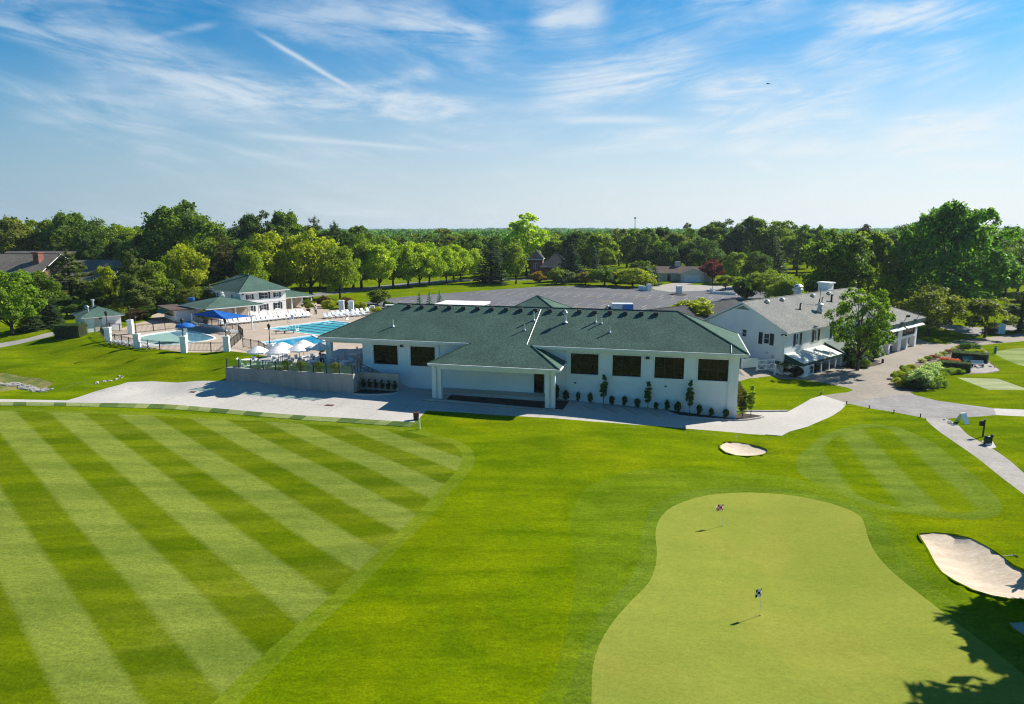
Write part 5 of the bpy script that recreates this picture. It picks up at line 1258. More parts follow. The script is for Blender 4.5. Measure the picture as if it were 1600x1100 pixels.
def shade_sail():
    c = [U(298, 491.5, 3.7), U(352, 498.8, 3.7), U(395.5, 494, 3.7)]; b4 = c[0] + c[2] - c[1]
    pk = (c[0] + c[2]) / 2 + np.array([-.9, -.9, 1.0]); o = np.array([*pk[:2], PL])
    t = thing('shade_sail', 'bright blue shade canopy on white posts beside the wading pool', 'canopy', tuple(o))
    q = [c[0] - o, c[1] - o, c[2] - o, b4 - o]; p = pk - o
    b = MB(); n = 8; vs = []; fs = []
    for k in range(4):
        A_, B_ = q[k], q[(k + 1) % 4]; base = len(vs)
        for i in range(n + 1):
            for j in range(n + 1):
                s_, t_ = i / n, j / n
                e = A_ + (B_ - A_) * t_; sag = .35 * math.sin(math.pi * t_); m = (A_ + B_) / 2
                e = e + (p - m) * np.array([1, 1, 0]) * .05 * math.sin(math.pi * t_)
                v = p + (e - p) * s_; v = v - np.array([0, 0, .12 * math.sin(math.pi * s_) * (.4 + .6 * math.sin(math.pi * t_))])
                vs.append(v)
        for i in range(n):
            for j in range(n):
                a = base + i * (n + 1) + j; fs.append((a, a + n + 1, a + n + 2, a + 1))
    m = len(vs); vs2 = [v - np.array([0, 0, .03]) for v in vs]
    b.add(vs + vs2, fs + [tuple(i + m for i in f[::-1]) for f in fs]); b.build('canopy', 'blue', t, smooth=True)
    for v in q:
        w = v + (p - v) * .04
        MB().tube([(w[0], w[1], -.1), (w[0], w[1], v[2] + .05)], .11, 8).build('post', 'white', t)
shade_sail()
o = U(291, 533, PL)
t = thing('mushroom_fountain', 'blue mushroom shaped fountain on a white pillar in the wading pool', 'fountain', tuple(o))
MB().lathe([(.3, -.3), (.24, .2), (.22, 2.0)], 14).build('pillar', 'white', t)
MB().lathe([(.2, 1.96), (1.1, 1.95), (1.26, 2.02), (1.2, 2.2), (.9, 2.42), (.45, 2.56), (.02, 2.62)], 24).build('cap', 'blue', t, smooth=True)

def lounger_mesh():
    b = MB(); L, W = 1.5, .62
    b.box(-W / 2, W / 2, .0, 1.25, .31, .36)
    b.obox((0, 1.50, .60), (W, .80, .05), 0, 0, R(48))
    for x in (-W / 2, W / 2 - .05):
        for y in (.05, 1.1): b.box(x, x + .05, y, y + .07, 0, .31)
        b.box(x, x + .05, -.02, 1.3, .27, .31)
    b.tube([(-W / 2 + .02, 1.35, .3), (-W / 2 + .02, 1.72, 0)], .025, 5); b.tube([(W / 2 - .02, 1.35, .3), (W / 2 - .02, 1.72, 0)], .025, 5)
    return b
LM = lounger_mesh().mesh('lounger', 'plastic'); LM_SHADE = lounger_mesh().mesh('lounger', 'strap')  # second mesh: duller, bluish copy with shade put into its colour
def row(p0, p1, n, label, group, mesh=None, turn=0.0, skip=()):
    a, c = U(*p0, PL), U(*p1, PL); d = c - a; ang = math.atan2(d[1], d[0])
    rr = random.Random(n)
    for i in range(n):
        if i in skip: continue
        q = a + d * i / max(1, n - 1)
        ob = link('lounge_chair', mesh or LM, None, tuple(q), ang + turn + rr.uniform(-.08, .08)); tag(ob, label, 'lounge chair', group)
row((352, 509.5), (489, 495.5), 21, 'white lounge chair in the long front row facing the lap pool', 'front row of lounge chairs before the bathhouse')
row((402, 499), (478, 491.5), 13, 'white lounge chair in the second row, close under the bathhouse windows', 'second row of lounge chairs under the bathhouse')
row((528, 495), (588, 488.5), 9, 'white lounge chair coloured as if shaded, before the white gate piers', 'lounge chairs before the gate piers', LM_SHADE)
row((512, 498.5), (572, 494), 8, 'white lounge chair coloured as if shaded, at the pool edge half behind the clubhouse roof', 'lounge chairs at the far pool edge', LM_SHADE)
row((319, 508.5), (372, 520), 10, 'pale lounge chair shaded by the blue sail beside the wading pool', 'lounge chairs beside the wading pool', LM_SHADE, math.pi)
row((188, 534.5), (250, 543.5), 9, 'reclining chair inside the curved fence of the wading pool', 'reclining chairs inside the curved fence', LM, math.pi * .9)

def ring(poly, w, name, h=.035):
    struct(strip([tuple(p) for p in poly], w, h, name, 'tile', True, .25))
ring(dens(lap, 2), .45, 'pool_coping'); ring(dens(dive, 2), .45, 'pool_coping'); ring(kid, .35, 'pool_coping')
lanes = MB()
e1 = np.array(q2 - q1); e4 = np.array(q4 - q1)
for i in range(1, 6):
    a = q1 + e1 * i / 6 + e4 * .03; c = q1 + e1 * i / 6 + e4 * .97; n = unit([-(c - a)[1], (c - a)[0]]) * .16
    lanes.add([(*(a - n), PL - .03), (*(c - n), PL - .03), (*(c + n), PL - .03), (*(a + n), PL - .03), (*(a - n), PL - .05), (*(c - n), PL - .05), (*(c + n), PL - .05), (*(a + n), PL - .05)], [(0, 1, 2, 3), (0, 4, 5, 1), (1, 5, 6, 2), (2, 6, 7, 3), (3, 7, 4, 0)])
struct(lanes.build('pool_lane_markings', 'lane'))
def lifeguard():
    o = U(455, 515.5, PL); t = thing('lifeguard_chair', 'tall white tubular lifeguard chair at the lap pool edge', 'chair', tuple(o), R(-40))
    b = MB()
    for x in (-.4, .4):
        for y in (-.45, .45): b.tube([(x * 1.1, y * 1.2, 0), (x * .8, y * .7, 1.6)], .03, 6)
        b.tube([(x * .8, .32, 1.6), (x * .8, .36, 2.3)], .03, 6)
    for z in (.4, .8, 1.2): b.tube([(-.42, -.5 + z * .12, z), (.42, -.5 + z * .12, z)], .025, 6)
    b.build('frame', 'white', t)
    MB().box(-.38, .38, -.33, .34, 1.6, 1.66).build('seat', 'plastic', t); MB().box(-.36, .36, .3, .35, 1.75, 2.3).build('backrest', 'plastic', t)
lifeguard()
for px, py, lb in ((463, 517.5, 'curved steel ladder at the near corner of the lap pool'), (541, 500, 'curved steel ladder at the far end of the lap pool'), (427, 540, 'curved steel ladder at the diving pool behind an umbrella')):
    o = U(px, py, PL); b = MB()
    for y in (-.28, .28): b.tube([(-.5, y, 0), (-.45, y, .75), (-.2, y, .95), (.1, y, .85), (.25, y, .4), (.28, y, -.1)], .028, 6)
    for z in (.1, .35): b.tube([(.27, -.28, z), (.27, .28, z)], .025, 5)
    tag(b.build('pool_ladder', 'metal', None, tuple(o), R(-35)), lb, 'ladder')
for px, py, lb in ((438, 521.5, 'long low brown bench lying on the deck between the two pools'), (452, 520.8, 'short low brown bench on the deck nearer the lap pool')):
    o = U(px, py, PL); t = thing('deck_bench', lb, 'bench', tuple(o), R(12))
    MB().box(-.75, .75, -.2, .2, .36, .42).build('seat', 'wood', t)
    for x in (-.6, .6): MB().box(x - .04, x + .04, -.16, .16, 0, .36).build('leg', 'black', t)
def bather():
    o = U(493.5, 491.3, PL)
    t = thing('person', 'person in dark trousers and pale blue top standing under the bathhouse porch', 'person', tuple(o), R(200))
    me = bpy.data.meshes.new('body'); b = bmesh.new()
    J = {'pel': (0, 0, .92), 'belly': (0, .01, 1.1), 'ch': (0, 0, 1.32), 'nk': (0, 0, 1.47), 'hd': (0, -.02, 1.58), 'top': (0, -.01, 1.70),
         'ls': (.19, 0, 1.40), 'le': (.24, .02, 1.12), 'lh': (.23, -.06, .88), 'rs': (-.19, 0, 1.40), 're': (-.24, .02, 1.12), 'rh': (-.22, -.08, .89),
         'lt': (.1, 0, .86), 'lk': (.11, -.02, .48), 'la': (.11, .02, .08), 'lf': (.12, -.14, .04), 'rt': (-.1, 0, .86), 'rk': (-.12, -.05, .48), 'ra': (-.13, .06, .08), 'rf': (-.14, -.1, .04)}
    rad = {'pel': .15, 'belly': .14, 'ch': .16, 'nk': .06, 'hd': .10, 'top': .085, 'ls': .07, 'le': .045, 'lh': .04, 'rs': .07, 're': .045, 'rh': .04, 'lt': .1, 'lk': .065, 'la': .045, 'lf': .04, 'rt': .1, 'rk': .065, 'ra': .045, 'rf': .04}
    sk = b.verts.layers.skin.verify()
    V = {k: b.verts.new(v) for k, v in J.items()}
    for a, c in (('pel', 'belly'), ('belly', 'ch'), ('ch', 'nk'), ('nk', 'hd'), ('hd', 'top'), ('ch', 'ls'), ('ls', 'le'), ('le', 'lh'), ('ch', 'rs'), ('rs', 're'), ('re', 'rh'), ('pel', 'lt'), ('lt', 'lk'), ('lk', 'la'), ('la', 'lf'), ('pel', 'rt'), ('rt', 'rk'), ('rk', 'ra'), ('ra', 'rf')): b.edges.new((V[a], V[c]))
    for k, v in V.items(): v[sk].radius = (rad[k], rad[k] * .85); v[sk].use_root = (k == 'pel')
    b.to_mesh(me); b.free()
    ob = link('body', me, t); me.materials.append(M['skin'])
    ob.modifiers.new('skin', 'SKIN'); ob.modifiers.new('sub', 'SUBSURF').render_levels = 1
    MB().lathe([(.17, .84), (.18, .98), (.17, 1.1), (.2, 1.33), (.13, 1.44), (.07, 1.47)], 12).build('shirt', 'strap', t, smooth=True)
    q = MB()
    for s in (-1, 1): q.tube([(s * .09, 0, .93), (s * .11, -.03, .48), (s * .12, .03, .06)], [.12, .085, .07], 9)
    q.build('trousers', 'navy', t, smooth=True)
    MB().lathe([(.02, 1.76), (.09, 1.73), (.118, 1.66), (.112, 1.6)][::-1], 10, (0, .015, 0)).build('hair', 'wood', t, smooth=True)
bather()

# ------------------------------------------------------------------ terrace furniture
def table_thing(x, y, label, group, rz=0.):
    t = thing('dining_table', label, 'table', (x, y, PL + .02), rz, group)
    MB().lathe([(.02, .68), (.58, .7), (.6, .74), (.02, .745)], 18).build('tabletop', 'plastic', t)
    MB().lathe([(.28, 0), (.26, .04), (.05, .08), (.05, .69)], 10).build('pedestal', 'plastic', t)
    return t
def chair_thing(x, y, rz, label, group):
    t = thing('patio_chair', label, 'chair', (x, y, PL + .02), rz, group)
    MB().box(-.25, .25, -.24, .24, .42, .46).build('seat', 'strap', t)
    b = MB(); b.obox((0, .27, .68), (.5, .04, .48), 0, 0, R(-10)); b.build('backrest', 'strap', t)
    for sx in (-1, 1):
        for sy in (-1, 1): MB().tube([(sx * .22, sy * .21, .43), (sx * .25, sy * .25, 0)], .022, 5).build('leg', 'plastic', t)
    return t
c0 = None; t0 = None
def set_table(lx, ly, n, lab_t, lab_c, grp, seed=0):
    global c0, t0
    p = cw(lx, ly); rr = random.Random(int(lx * 10 + ly * 100) + seed)
    if t0 is None: t0 = table_thing(p[0], p[1], lab_t, 'white tables on the terrace')
    else: dup(t0, (p[0], p[1], PL + .02), 0, lab_t, 'white tables on the terrace')
    for k in range(n):
        a = 2 * math.pi * k / n + rr.uniform(-.25, .25) + CTH; r_ = rr.uniform(.78, .98)
        x, y = p[0] + r_ * math.cos(a), p[1] + r_ * math.sin(a); rz = a - math.pi / 2 + rr.uniform(-.2, .2)
        if c0 is None: c0 = chair_thing(x, y, rz, lab_c, grp)
        else: dup(c0, (x, y, PL + .02), rz, lab_c, grp)
for lx, ly in ((-8.1, -1.9), (-5.6, -2.0), (-3.1, -1.6), (-5.4, .7), (-2.6, 1.1), (-.3, -1.0), (1.2, 1.0), (3.3, .0)):
    set_table(lx, ly, 4, 'round white table in the open on the railed terrace', 'white sling chair at an open-air terrace table', 'chairs at the open-air tables')
for lx, ly in ((2.2, 4.0), (3.9, 6.4), (1.9, 8.0), (3.6, 10.2)):
    set_table(lx, ly, 4, 'round white table under the roof of the open clubhouse bay', 'white chair in the shade of the open clubhouse bay', 'chairs in the roofed bay')
def umbrella(px, py, w, label, zt=4.25):
    o = U(px, py, zt)
    t = thing('patio_umbrella', label, 'umbrella', (o[0], o[1], PL + .02), random.Random(px).uniform(0, 1))
    r_ = w / FPX * o[1] / 2 * 1.05; h = zt - PL - .02
    n = 8; b = MB(); vs = [(0, 0, h)]; fs = []
    for j, (f, dz) in enumerate(((.35, .18), (.7, .42), (1.0, .66), (1.0, .80))):
        for k in range(n * 2):
            a = math.pi * k / n; rr = r_ * f * (1 if k % 2 == 0 else .955); vs.append((rr * math.cos(a), rr * math.sin(a), h - dz - (0 if k % 2 == 0 else -.03 * f)))
    N2 = n * 2
    for k in range(N2): fs.append((0, 1 + k, 1 + (k + 1) % N2))
    for j in range(3):
        for k in range(N2): fs.append((1 + j * N2 + k, 1 + (j + 1) * N2 + k, 1 + (j + 1) * N2 + (k + 1) % N2, 1 + j * N2 + (k + 1) % N2))
    b.add(vs, fs); b.build('canopy', 'canvas', t)
    MB().lathe([(.3, 0), (.3, .06), (.03, .1), (.025, h + .1), (.04, h + .14)], 8).build('pole', 'wood', t)
umbrella(402.7, 540, 33, 'white umbrella nearest the grass bank, standing apart')
umbrella(434, 540.5, 35, 'white umbrella in the front pair, nearer the grass bank')
umbrella(440, 534, 34, 'white umbrella half hidden behind the front one, before the diving pool')
umbrella(467, 537, 36, 'white umbrella in the front pair, nearer the clubhouse bay')
umbrella(473.5, 530.5, 33, 'rearmost white umbrella, over the blue diving pool')
umbrella(500, 535, 27, 'shaded bluish umbrella touching the clubhouse corner column')

def pot_plant(x, y, z, key, h, w, colr, label, pot=.3):
    t = thing('potted_plant', label, 'plant', (x, y, z))
    MB().lathe([(pot * .7, 0), (pot, pot * 1.5), (pot * 1.08, pot * 1.55), (pot * .9, pot * 1.5), (.02, pot * 1.45)], 12).build('pot', 'dark', t)
    cm, tm, bw, bh = KIND[key]
    c = link('foliage', cm, t, (0, 0, pot * 1.4)); c.scale = (w / bw, w / bw, h / bh); c.color = (*colr, 1)
for i, (lx, lb) in enumerate(((-2.4, 'tall tufted grass planter nearest the white tables'), (-.6, 'tufted planter with dry yellow seed heads behind the railing'), (1.6, 'tufted planter in the middle of the railing'), (3.6, 'tufted planter beside the end of the railing'))):
    p = cw(lx, -2.95); pot_plant(p[0], p[1], PL + .02, 'mound', .75, 1.0, (.20, .19, .05) if i % 2 else (.10, .14, .05), lb, .28)
p = cw(2.9, 6.9); pot_plant(p[0], p[1], PL + .02, 'young', 1.5, 1.1, MG, 'tall leafy potted plant inside the open clubhouse bay', .38)
p = cw(-.5, 1.6); pot_plant(p[0], p[1], PL + .02, 'young', 1.5, 1.0, LG, 'tall potted plant just outside the corner column', .36)
for px, py, lb in ((482, 488, 'palm-like potted plant at the bathhouse porch'), (322, 506, 'bushy palm-like plant between snack shack and blue sail'), (337, 499.5, 'potted shrub beneath the blue sail by the bathhouse')):
    o = U(px, py, PL); pot_plant(o[0], o[1], PL, 'shrub_b', 1.9 if px != 337 else 1.0, 2.2 if px != 337 else 1.2, (.20, .23, .03), lb, .4)

# ------------------------------------------------------------------ golf side things
def flag(px, py, ca, cb, label, shape):
    o = G(px, py); h = 1.5
    t = thing('flagstick', label, 'flag', tuple(o), R(200))
    MB().tube([(0, 0, -.05), (0, 0, h)], .011, 6).build('pole', 'white', t)
    MB().lathe([(.054, .004), (.054, .008), (.03, .008)], 14).build('cup', 'dark', t)
    b = MB(); nx, nz, w, hh = 4, 3, .56, .40
    P = lambda i, j: (w * i / nx * shape, .06 * math.sin(2.4 * i / nx * 3.1), h - .02 - hh * j / nz - (.16 * (i / nx) ** 1.3 if shape < 1 else .03 * i / nx))
    for i in range(nx):
        for j in range(nz):
            q = [P(i, j + 1), P(i + 1, j + 1), P(i + 1, j), P(i, j)]; k = [(x, y + .006, z) for x, y, z in q]
            b.add(q + k, [(0, 1, 2, 3), (7, 6, 5, 4)], (i + j) % 2 if (i, j) not in ((1, 1),) else 0)
    b.build('flag', [ca, cb], t)
flag(1187, 962, 'navy', 'white', 'dark blue and white chequered flag nearer the camera on the putting green', .72)
flag(1128.5, 822, 'red', 'white', 'red and white chequered flag at the back of the putting green', 1.0)
for px, py, lb in ((1489, 951, 'golf ball on the collar nearer the large bunker'), (1500, 957.5, 'golf ball on the collar nearer the tree shadow')):
    o = G(px, py); b = MB(); b.lathe([(.02 * math.sin(math.pi * k / 8) + .001, .021 - .021 * math.cos(math.pi * k / 8)) for k in range(9)], 12); tag(b.build('golf_ball', 'white', None, tuple(o), smooth=True), lb, 'golf ball')
o = G(1577, 869.5); t = thing('bunker_rake', 'bunker rake lying on the grass above the large bunker', 'rake', (o[0], o[1], o[2] + .05), R(4)); t.scale = (.5, .6, 1)
MB().tube([(-.75, 0, 0), (.75, .02, .02)], .018, 6).build('handle', 'white', t)
b = MB(); b.box(.74, .79, -.3, .3, -.02, .02)
for k in range(9): b.box(.745, .785, -.28 + k * .068, -.26 + k * .068, -.07, -.021)
b.build('head', 'black', t)
o = G(655.5, 670.5); tag(MB().lathe([(.075, -.2), (.075, 1.05), (.05, 1.1)], 12).build('white_post', 'white', None, tuple(o)), 'white marker post at the corner of the striped turf', 'post')
o = G(650.5, 656); t = thing('litter_bin', 'brown slatted bin on the concrete beside the white post', 'bin', tuple(o))
MB().lathe([(.24, 0), (.27, .05), (.29, .7)], 16).build('body', 'binbrown', t); MB().lathe([(.30, .7), (.31, .76), (.2, .78), (.19, .72)], 16).build('rim', 'wood', t)
# row of turf mats along the concrete
top = [(0, 628.3), (100, 629.3), (240, 631.5), (300, 635), (400, 643.8), (480, 650), (560, 654.8), (653, 660.5)]
bot = [(0, 634), (100, 634.8), (240, 638.5), (300, 642), (400, 650.5), (480, 657), (560, 662), (640, 667.5)]
tp = smooth(gp(top), .3, False); bp = smooth(gp(bot), .3, False)
def along(P, f):
    P = np.array(P); d = np.r_[0, np.cumsum(np.linalg.norm(np.diff(P, axis=0), axis=1))]; x = f * d[-1]
    return np.array([np.interp(x, d, P[:, 0]), np.interp(x, d, P[:, 1])])
f = 0.0; i = 0; rm = random.Random(4); seq = 'ldlldlldmldmlmld'
lab = {'l': 'pale green turf mat in the row along the concrete apron', 'd': 'dark green turf mat in the row along the concrete apron', 'm': 'mid green turf mat in the row along the concrete apron'}
M['matmid'] = grass_mat('mid_turf', (0.1434, 0.1963, 0.06418), (0.1284, 0.1812, 0.05662), 1.0, grain=0.1)
while f < 1:
    wd = rm.uniform(.026, .046); k = seq[i % len(seq)]; i += 1; f1 = min(1.0, f + wd)
    q = [along(bp, f), along(bp, f1), along(tp, f1), along(tp, f)]
    zb = [H(*p) for p in q]
    b = MB(); b.prism([tuple(p) for p in q], [z - .05 for z in zb], [z + .035 for z in zb])
    tag(b.build('turf_mat', {'l': 'matlight', 'd': 'matdark', 'm': 'matmid'}[k]), lab[k], 'turf mat', {'l': 'pale turf mats', 'd': 'dark turf mats', 'm': 'mid green turf mats'}[k])
    f = f1 + .0008
# signs and ball washer by the cart path
o = G(1503, 661); t = thing('a_frame_sign', 'pale blue folding board standing at the path junction', 'sign', tuple(o), R(12))
for s, mt in ((-1, 'sign'), (1, 'plastic')):
    b = MB(); b.obox((0, s * .3 - .0, .52), (.62 if s < 0 else .6, .035, 1.1), 0, 0, R(28) * s); b.build('panel', mt, t)
o = G(1535.5, 682.5); t = thing('tee_sign', 'black post with small square sign box beside the cart path', 'sign', tuple(o))
MB().box(-.05, .05, -.05, .05, -.2, 1.62).build('post', 'black', t); MB().box(-.42, -.051, -.1, .1, 1.05, 1.5).build('sign_box', 'black', t); MB().box(-.02, .06, -.04, .04, 1.621, 1.68).build('cap', 'white', t)
o = G(1542, 694); t = thing('cooler', 'dark green ball washer box on the path side pad', 'cooler', tuple(o))
MB().lathe([(.26, 0), (.28, .06), (.28, .62), (.2, .72), (.05, .76)], 14).build('body', 'rail', t); MB().box(-.3, .1, -.42, -.25, .02, .16).build('base', 'plastic', t)
o = G(1548.5, 695); t = thing('ball_washer', 'slim black ball washer post beside the green box', 'post', tuple(o))
MB().box(-.04, .04, -.04, .04, -.1, .75).build('post', 'black', t); MB().lathe([(.1, .7), (.12, .76), (.12, .9), (.05, .95)], 10).build('head', 'black', t)
for px, py, lb in ((1322.5, 631.5, 'small dark stake where driveway and grey road meet'), (1358, 638.5, 'small dark stake on the grass edge of the grey road, second from the driveway'), (1396.5, 645.5, 'small dark stake on the grass edge halfway along the grey road'), (1438, 652, 'small dark stake beside the cart path junction'), (1282.5, 617.5, 'small stake at the driveway end of the grass island'), (1286, 615, 'thin pale stake standing in the grass island')):
    o = G(px, py); tag(MB().lathe([(.05, -.1), (.05, .28), (.08, .3), (.06, .36)], 8).build('edge_stake', 'black' if px != 1286 else 'metal', None, tuple(o)), lb, 'stake')
o = G(1327 , 568); tag(MB().lathe([(.16, -.1), (.16, .5), (.2, .52), (.1, .6)], 10).build('bollard', 'wood', None, tuple(G(1379, 567))), 'small brown bollard at the corner of the shaded strip before the wing', 'bollard')
for px, py, sz, mt, lb, nm in ((515, 633, .9, 'wood', 'rusty drain grate in the sunlit driveway', 'drain_grate'), (302, 612, .7, 'wood', 'small rusty drain cover on the apron near the wall shadow', 'drain_grate'), (1216, 677.3, 1.1, 'bluedark', 'dark storm drain at the driveway edge above the small bunker', 'storm_drain')):
    o = G(px, py); b = MB(); b.box(-sz / 2, sz / 2, -.3, .3, -.05, .012)
    for k in range(6): b.box(-sz / 2 + .06 + k * sz / 6.6, -sz / 2 + .11 + k * sz / 6.6, -.26, .26, .0121, .03)
    tag(b.build(nm, mt, None, tuple(o), CTH), lb, 'drain')
o = G(1216, 678); struct(MB().prism([tuple(p) for p in gp([(1196, 679.5), (1221, 681.5), (1232, 675.5), (1207, 673.5)])], H(o[0], o[1]) - .4, H(o[0], o[1]) + .05).build('drain_apron', 'concrete'))
# golf bag by the upper practice green
o = G(1555, 552.5); t = thing('golf_bag', 'teal golf bag leaning on its stand at the upper practice green', 'golf bag', tuple(o), R(60))
MB().tube([(0, 0, .05), (.28, 0, .85)], [.15, .17], 10).build('bag', 'teal', t)
for k in range(5): MB().tube([(.28 + .03 * k - .06, .05 * k - .1, .8), (.40 + .03 * k - .06, .05 * k - .1, 1.12)], [.012, .035], 5).build('club', 'metal', t)
for s in (-.2, .2): MB().tube([(.2, s * .3, .7), (.55, s, 0)], .012, 4).build('leg', 'black', t)

# yellow parking strokes and joints on the drive
b = MB()
for px0, py0, px1, py1 in ((911, 633, 929, 641), (942, 635, 965, 646.5), (972, 636, 997, 649), (1007, 640, 1030, 651.5)):
    p, q = G(px0, py0), G(px1, py1); n = unit([-(q - p)[1], (q - p)[0]]) * .07; m = 6; zz = []
    for k in range(m):
        a = p + (q - p) * k / m; c = p + (q - p) * (k + 1) / m
        za, zc = H(a[0], a[1]), H(c[0], c[1])
        b.add([(a[0] - n[0], a[1] - n[1], za + .012), (c[0] - n[0], c[1] - n[1], zc + .012), (c[0] + n[0], c[1] + n[1], zc + .012), (a[0] + n[0], a[1] + n[1], za + .012)], [(0, 1, 2, 3)])
struct(b.build('drive_markings', 'yellow'))
struct(strip([cw(14.0 + i, -3.95) for i in range(16)], .12, .012, 'yellow_kerb_line', 'yellow', False, .02))
b = MB()
def joint(p, q, w=.03):
    p, q = np.array(p, float), np.array(q, float); L = np.linalg.norm(q - p); m = max(1, int(L / 1.0)); n = unit([-(q - p)[1], (q - p)[0]]) * w / 2
    for k in range(m):
        a = p + (q - p) * k / m; c = p + (q - p) * (k + 1) / m; za, zc = H(*a) + .006, H(*c) + .006
        b.add([(*(a - n), za), (*(c - n), zc), (*(c + n), zc), (*(a + n), za)], [(0, 1, 2, 3)])
for lx in np.arange(-26, 12, 4.6): joint(cw(lx, -4.0 - max(0, -(lx + 10)) * .05), cw(lx, -10.6))
for lx in np.arange(13, 48, 4.6): joint(cw(lx, -4.2), cw(lx, -6.6))
joint(cw(-30, -7.4), cw(12, -7.4)); joint(cw(12, -5.6), cw(48, -5.6))
M['joint'] = mat('joint_filler', (0.22, 0.21, 0.20), None, 3, 0.9)
struct(b.build('drive_joints', 'joint'))
def edge_line(px, name, mt, w=.18, h=.13, st=.8): return struct(strip(smooth(gp(px), st, False), w, h, name, mt))
edge_line([(1037, 640), (1059, 650), (1150, 657.3), (1188, 653.2), (1193, 651.5)], 'kerb', 'concrete')
edge_line([(1152, 642.6), (1190, 643), (1231, 642.8)], 'kerb', 'concrete')
edge_line([(889, 627.5), (960, 633), (1037, 640)], 'kerb', 'concrete', .14, .06)
# rocks
def rocks(px, n, smin, smax, label, name='border_stone', seed=1, spread=.3, group=None):
    P = smooth(gp(px), .3, False); rr = np.random.RandomState(seed)
    for i in range(n):
        p = np.array(along(P, (i + rr.uniform(.1, .9)) / n)) + rr.normal(size=2) * spread; s = rr.uniform(smin, smax)
        b = bmesh.new(); bmesh.ops.create_icosphere(b, subdivisions=1, radius=s)
        for v in b.verts: v.co *= rr.uniform(.7, 1.2); v.co.z *= .6
        me = bpy.data.meshes.new(name); b.to_mesh(me); b.free(); me.materials.append(M['rock'])
        tag(link(name, me, None, (p[0], p[1], H(*p) + s * .15), rr.uniform(0, 6)), label, 'rock', group)
rocks([(1517, 529), (1500, 532), (1478, 538)], 14, .12, .24, 'pale stone edging the small lawn beside the far path', seed=2, spread=.08, group='stones edging the small far lawn')
rocks([(1479, 656), (1486, 661), (1493, 666)], 8, .1, .22, 'dark stone at the path corner by the folding board', seed=3, spread=.15, group='stones at the path corner')
rocks([(146, 600), (165, 596), (194, 588)], 18, .08, .24, 'white stone in the short swale above the concrete apron', seed=4, spread=.18, group='stones of the short swale')
def riprap():
    P = smooth(gp([(-40, 597), (0, 601), (40, 606), (74, 611)]), .3, False); rr = np.random.RandomState(6); b = MB()
    for i in range(420):
        p = np.array(along(P, rr.rand())) + rr.normal(size=2) * .32; s = rr.uniform(.07, .2); z = H(*p)
        k = [(p[0] + s * math.cos(a) * rr.uniform(.7, 1.2), p[1] + s * math.sin(a) * rr.uniform(.7, 1.2)) for a in np.arange(0, 6.2, 1.2)]
        b.prism(k, z - .05, z + s * rr.uniform(.5, 1.0))
    struct(b.build('riprap', 'rock'), 'stuff')
riprap()

# ------------------------------------------------------------------ planting near the buildings
def bush(px, py, w, h, colr, label, key='shrub_a', name='shrub', group=None):
    o = G(px, py)
    if 868 < px < 1140:                                             # at the foot of the facade
        q = cw(on_facade(px, py, .2)[0], .2); o = (q[0], q[1], H(*q))
    return plant(name, key, o[0], o[1], h, w, colr, label, 'shrub' if name != 'hedge' else 'hedge', group, o[2])
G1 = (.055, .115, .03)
for px, py, h, lb in ((943, 629, 3.2, 'slim columnar sapling between the first and second facade windows'), (1012, 636, 2.9, 'slim columnar sapling between the second and third facade windows'), (1077, 645, 3.5, 'slim columnar sapling before the last facade window')):
    bush(px, py, .8, h, (.07, .15, .03), lb, 'sapling', 'sapling')
bush(1172.5, 651, .95, 3.3, (.22, .30, .03), 'sunlit yellow-green sapling on the mulch island at the clubhouse corner', 'sapling', 'sapling')
FS = [(870, 629.5, .9, 1.45, 'dark upright shrub right against the portico column'), (884, 624, .75, 1.0, 'round shrub behind the portico kerb end')] + \
     [(px, py, .75, .85, None) for px, py in ((903, 628), (922, 629.5), (956, 632.5), (975, 634.5), (996, 636), (1025, 639), (1042, 640.5), (1058.5, 646.5), (1091.7, 648.5), (1111, 650), (1133.5, 654))]
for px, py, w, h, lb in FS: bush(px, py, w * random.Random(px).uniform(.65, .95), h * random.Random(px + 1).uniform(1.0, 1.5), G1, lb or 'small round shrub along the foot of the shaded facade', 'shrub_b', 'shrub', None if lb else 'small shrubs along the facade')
for i, px in enumerate((559, 567, 577, 588.5, 600.5, 613)):
    p = cw(6.5 + i * .74, -2.35); plant('dwarf_conifer', 'sapling', p[0], p[1], 1.3, .5, (.04, .07, .025), 'small upright dark shrub in the planter under the terrace wall', 'shrub', 'upright shrubs in the wall planter', H(*p) + .1)
for i, ly in enumerate((1.6, 3.1, 4.6, 6.1, 7.6)):
    p = cw(46.3, ly); plant('climbing_plant', 'sapling', p[0], p[1], 2.8 - .1 * i, 1.0, (.12, .12, .03), 'brownish climber on the sunlit end wall of the clubhouse', 'shrub', 'climbers on the clubhouse end wall', H(*p))
bush(1224, 584, 2.9, 2.1, (.09, .16, .04), 'round leafy shrub at the near corner of the old wing', 'shrub_b')
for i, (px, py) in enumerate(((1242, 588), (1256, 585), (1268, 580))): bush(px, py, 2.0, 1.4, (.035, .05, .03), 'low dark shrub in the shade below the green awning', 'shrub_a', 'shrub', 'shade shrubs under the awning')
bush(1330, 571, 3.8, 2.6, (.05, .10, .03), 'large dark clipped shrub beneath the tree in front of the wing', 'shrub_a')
bush(1365, 562, 2.4, 2.3, (.18, .24, .10), 'pale variegated shrub just behind the tree trunk', 'shrub_b')
bush(1351, 574, 1.8, 1.1, (.14, .20, .04), 'small light green shrub next to the tree trunk', 'mound')
bush(1338, 575, 1.2, .7, (.09, .15, .04), 'lowest small shrub at the front of the tree bed', 'mound')
p = ww(15.5, -4.3)
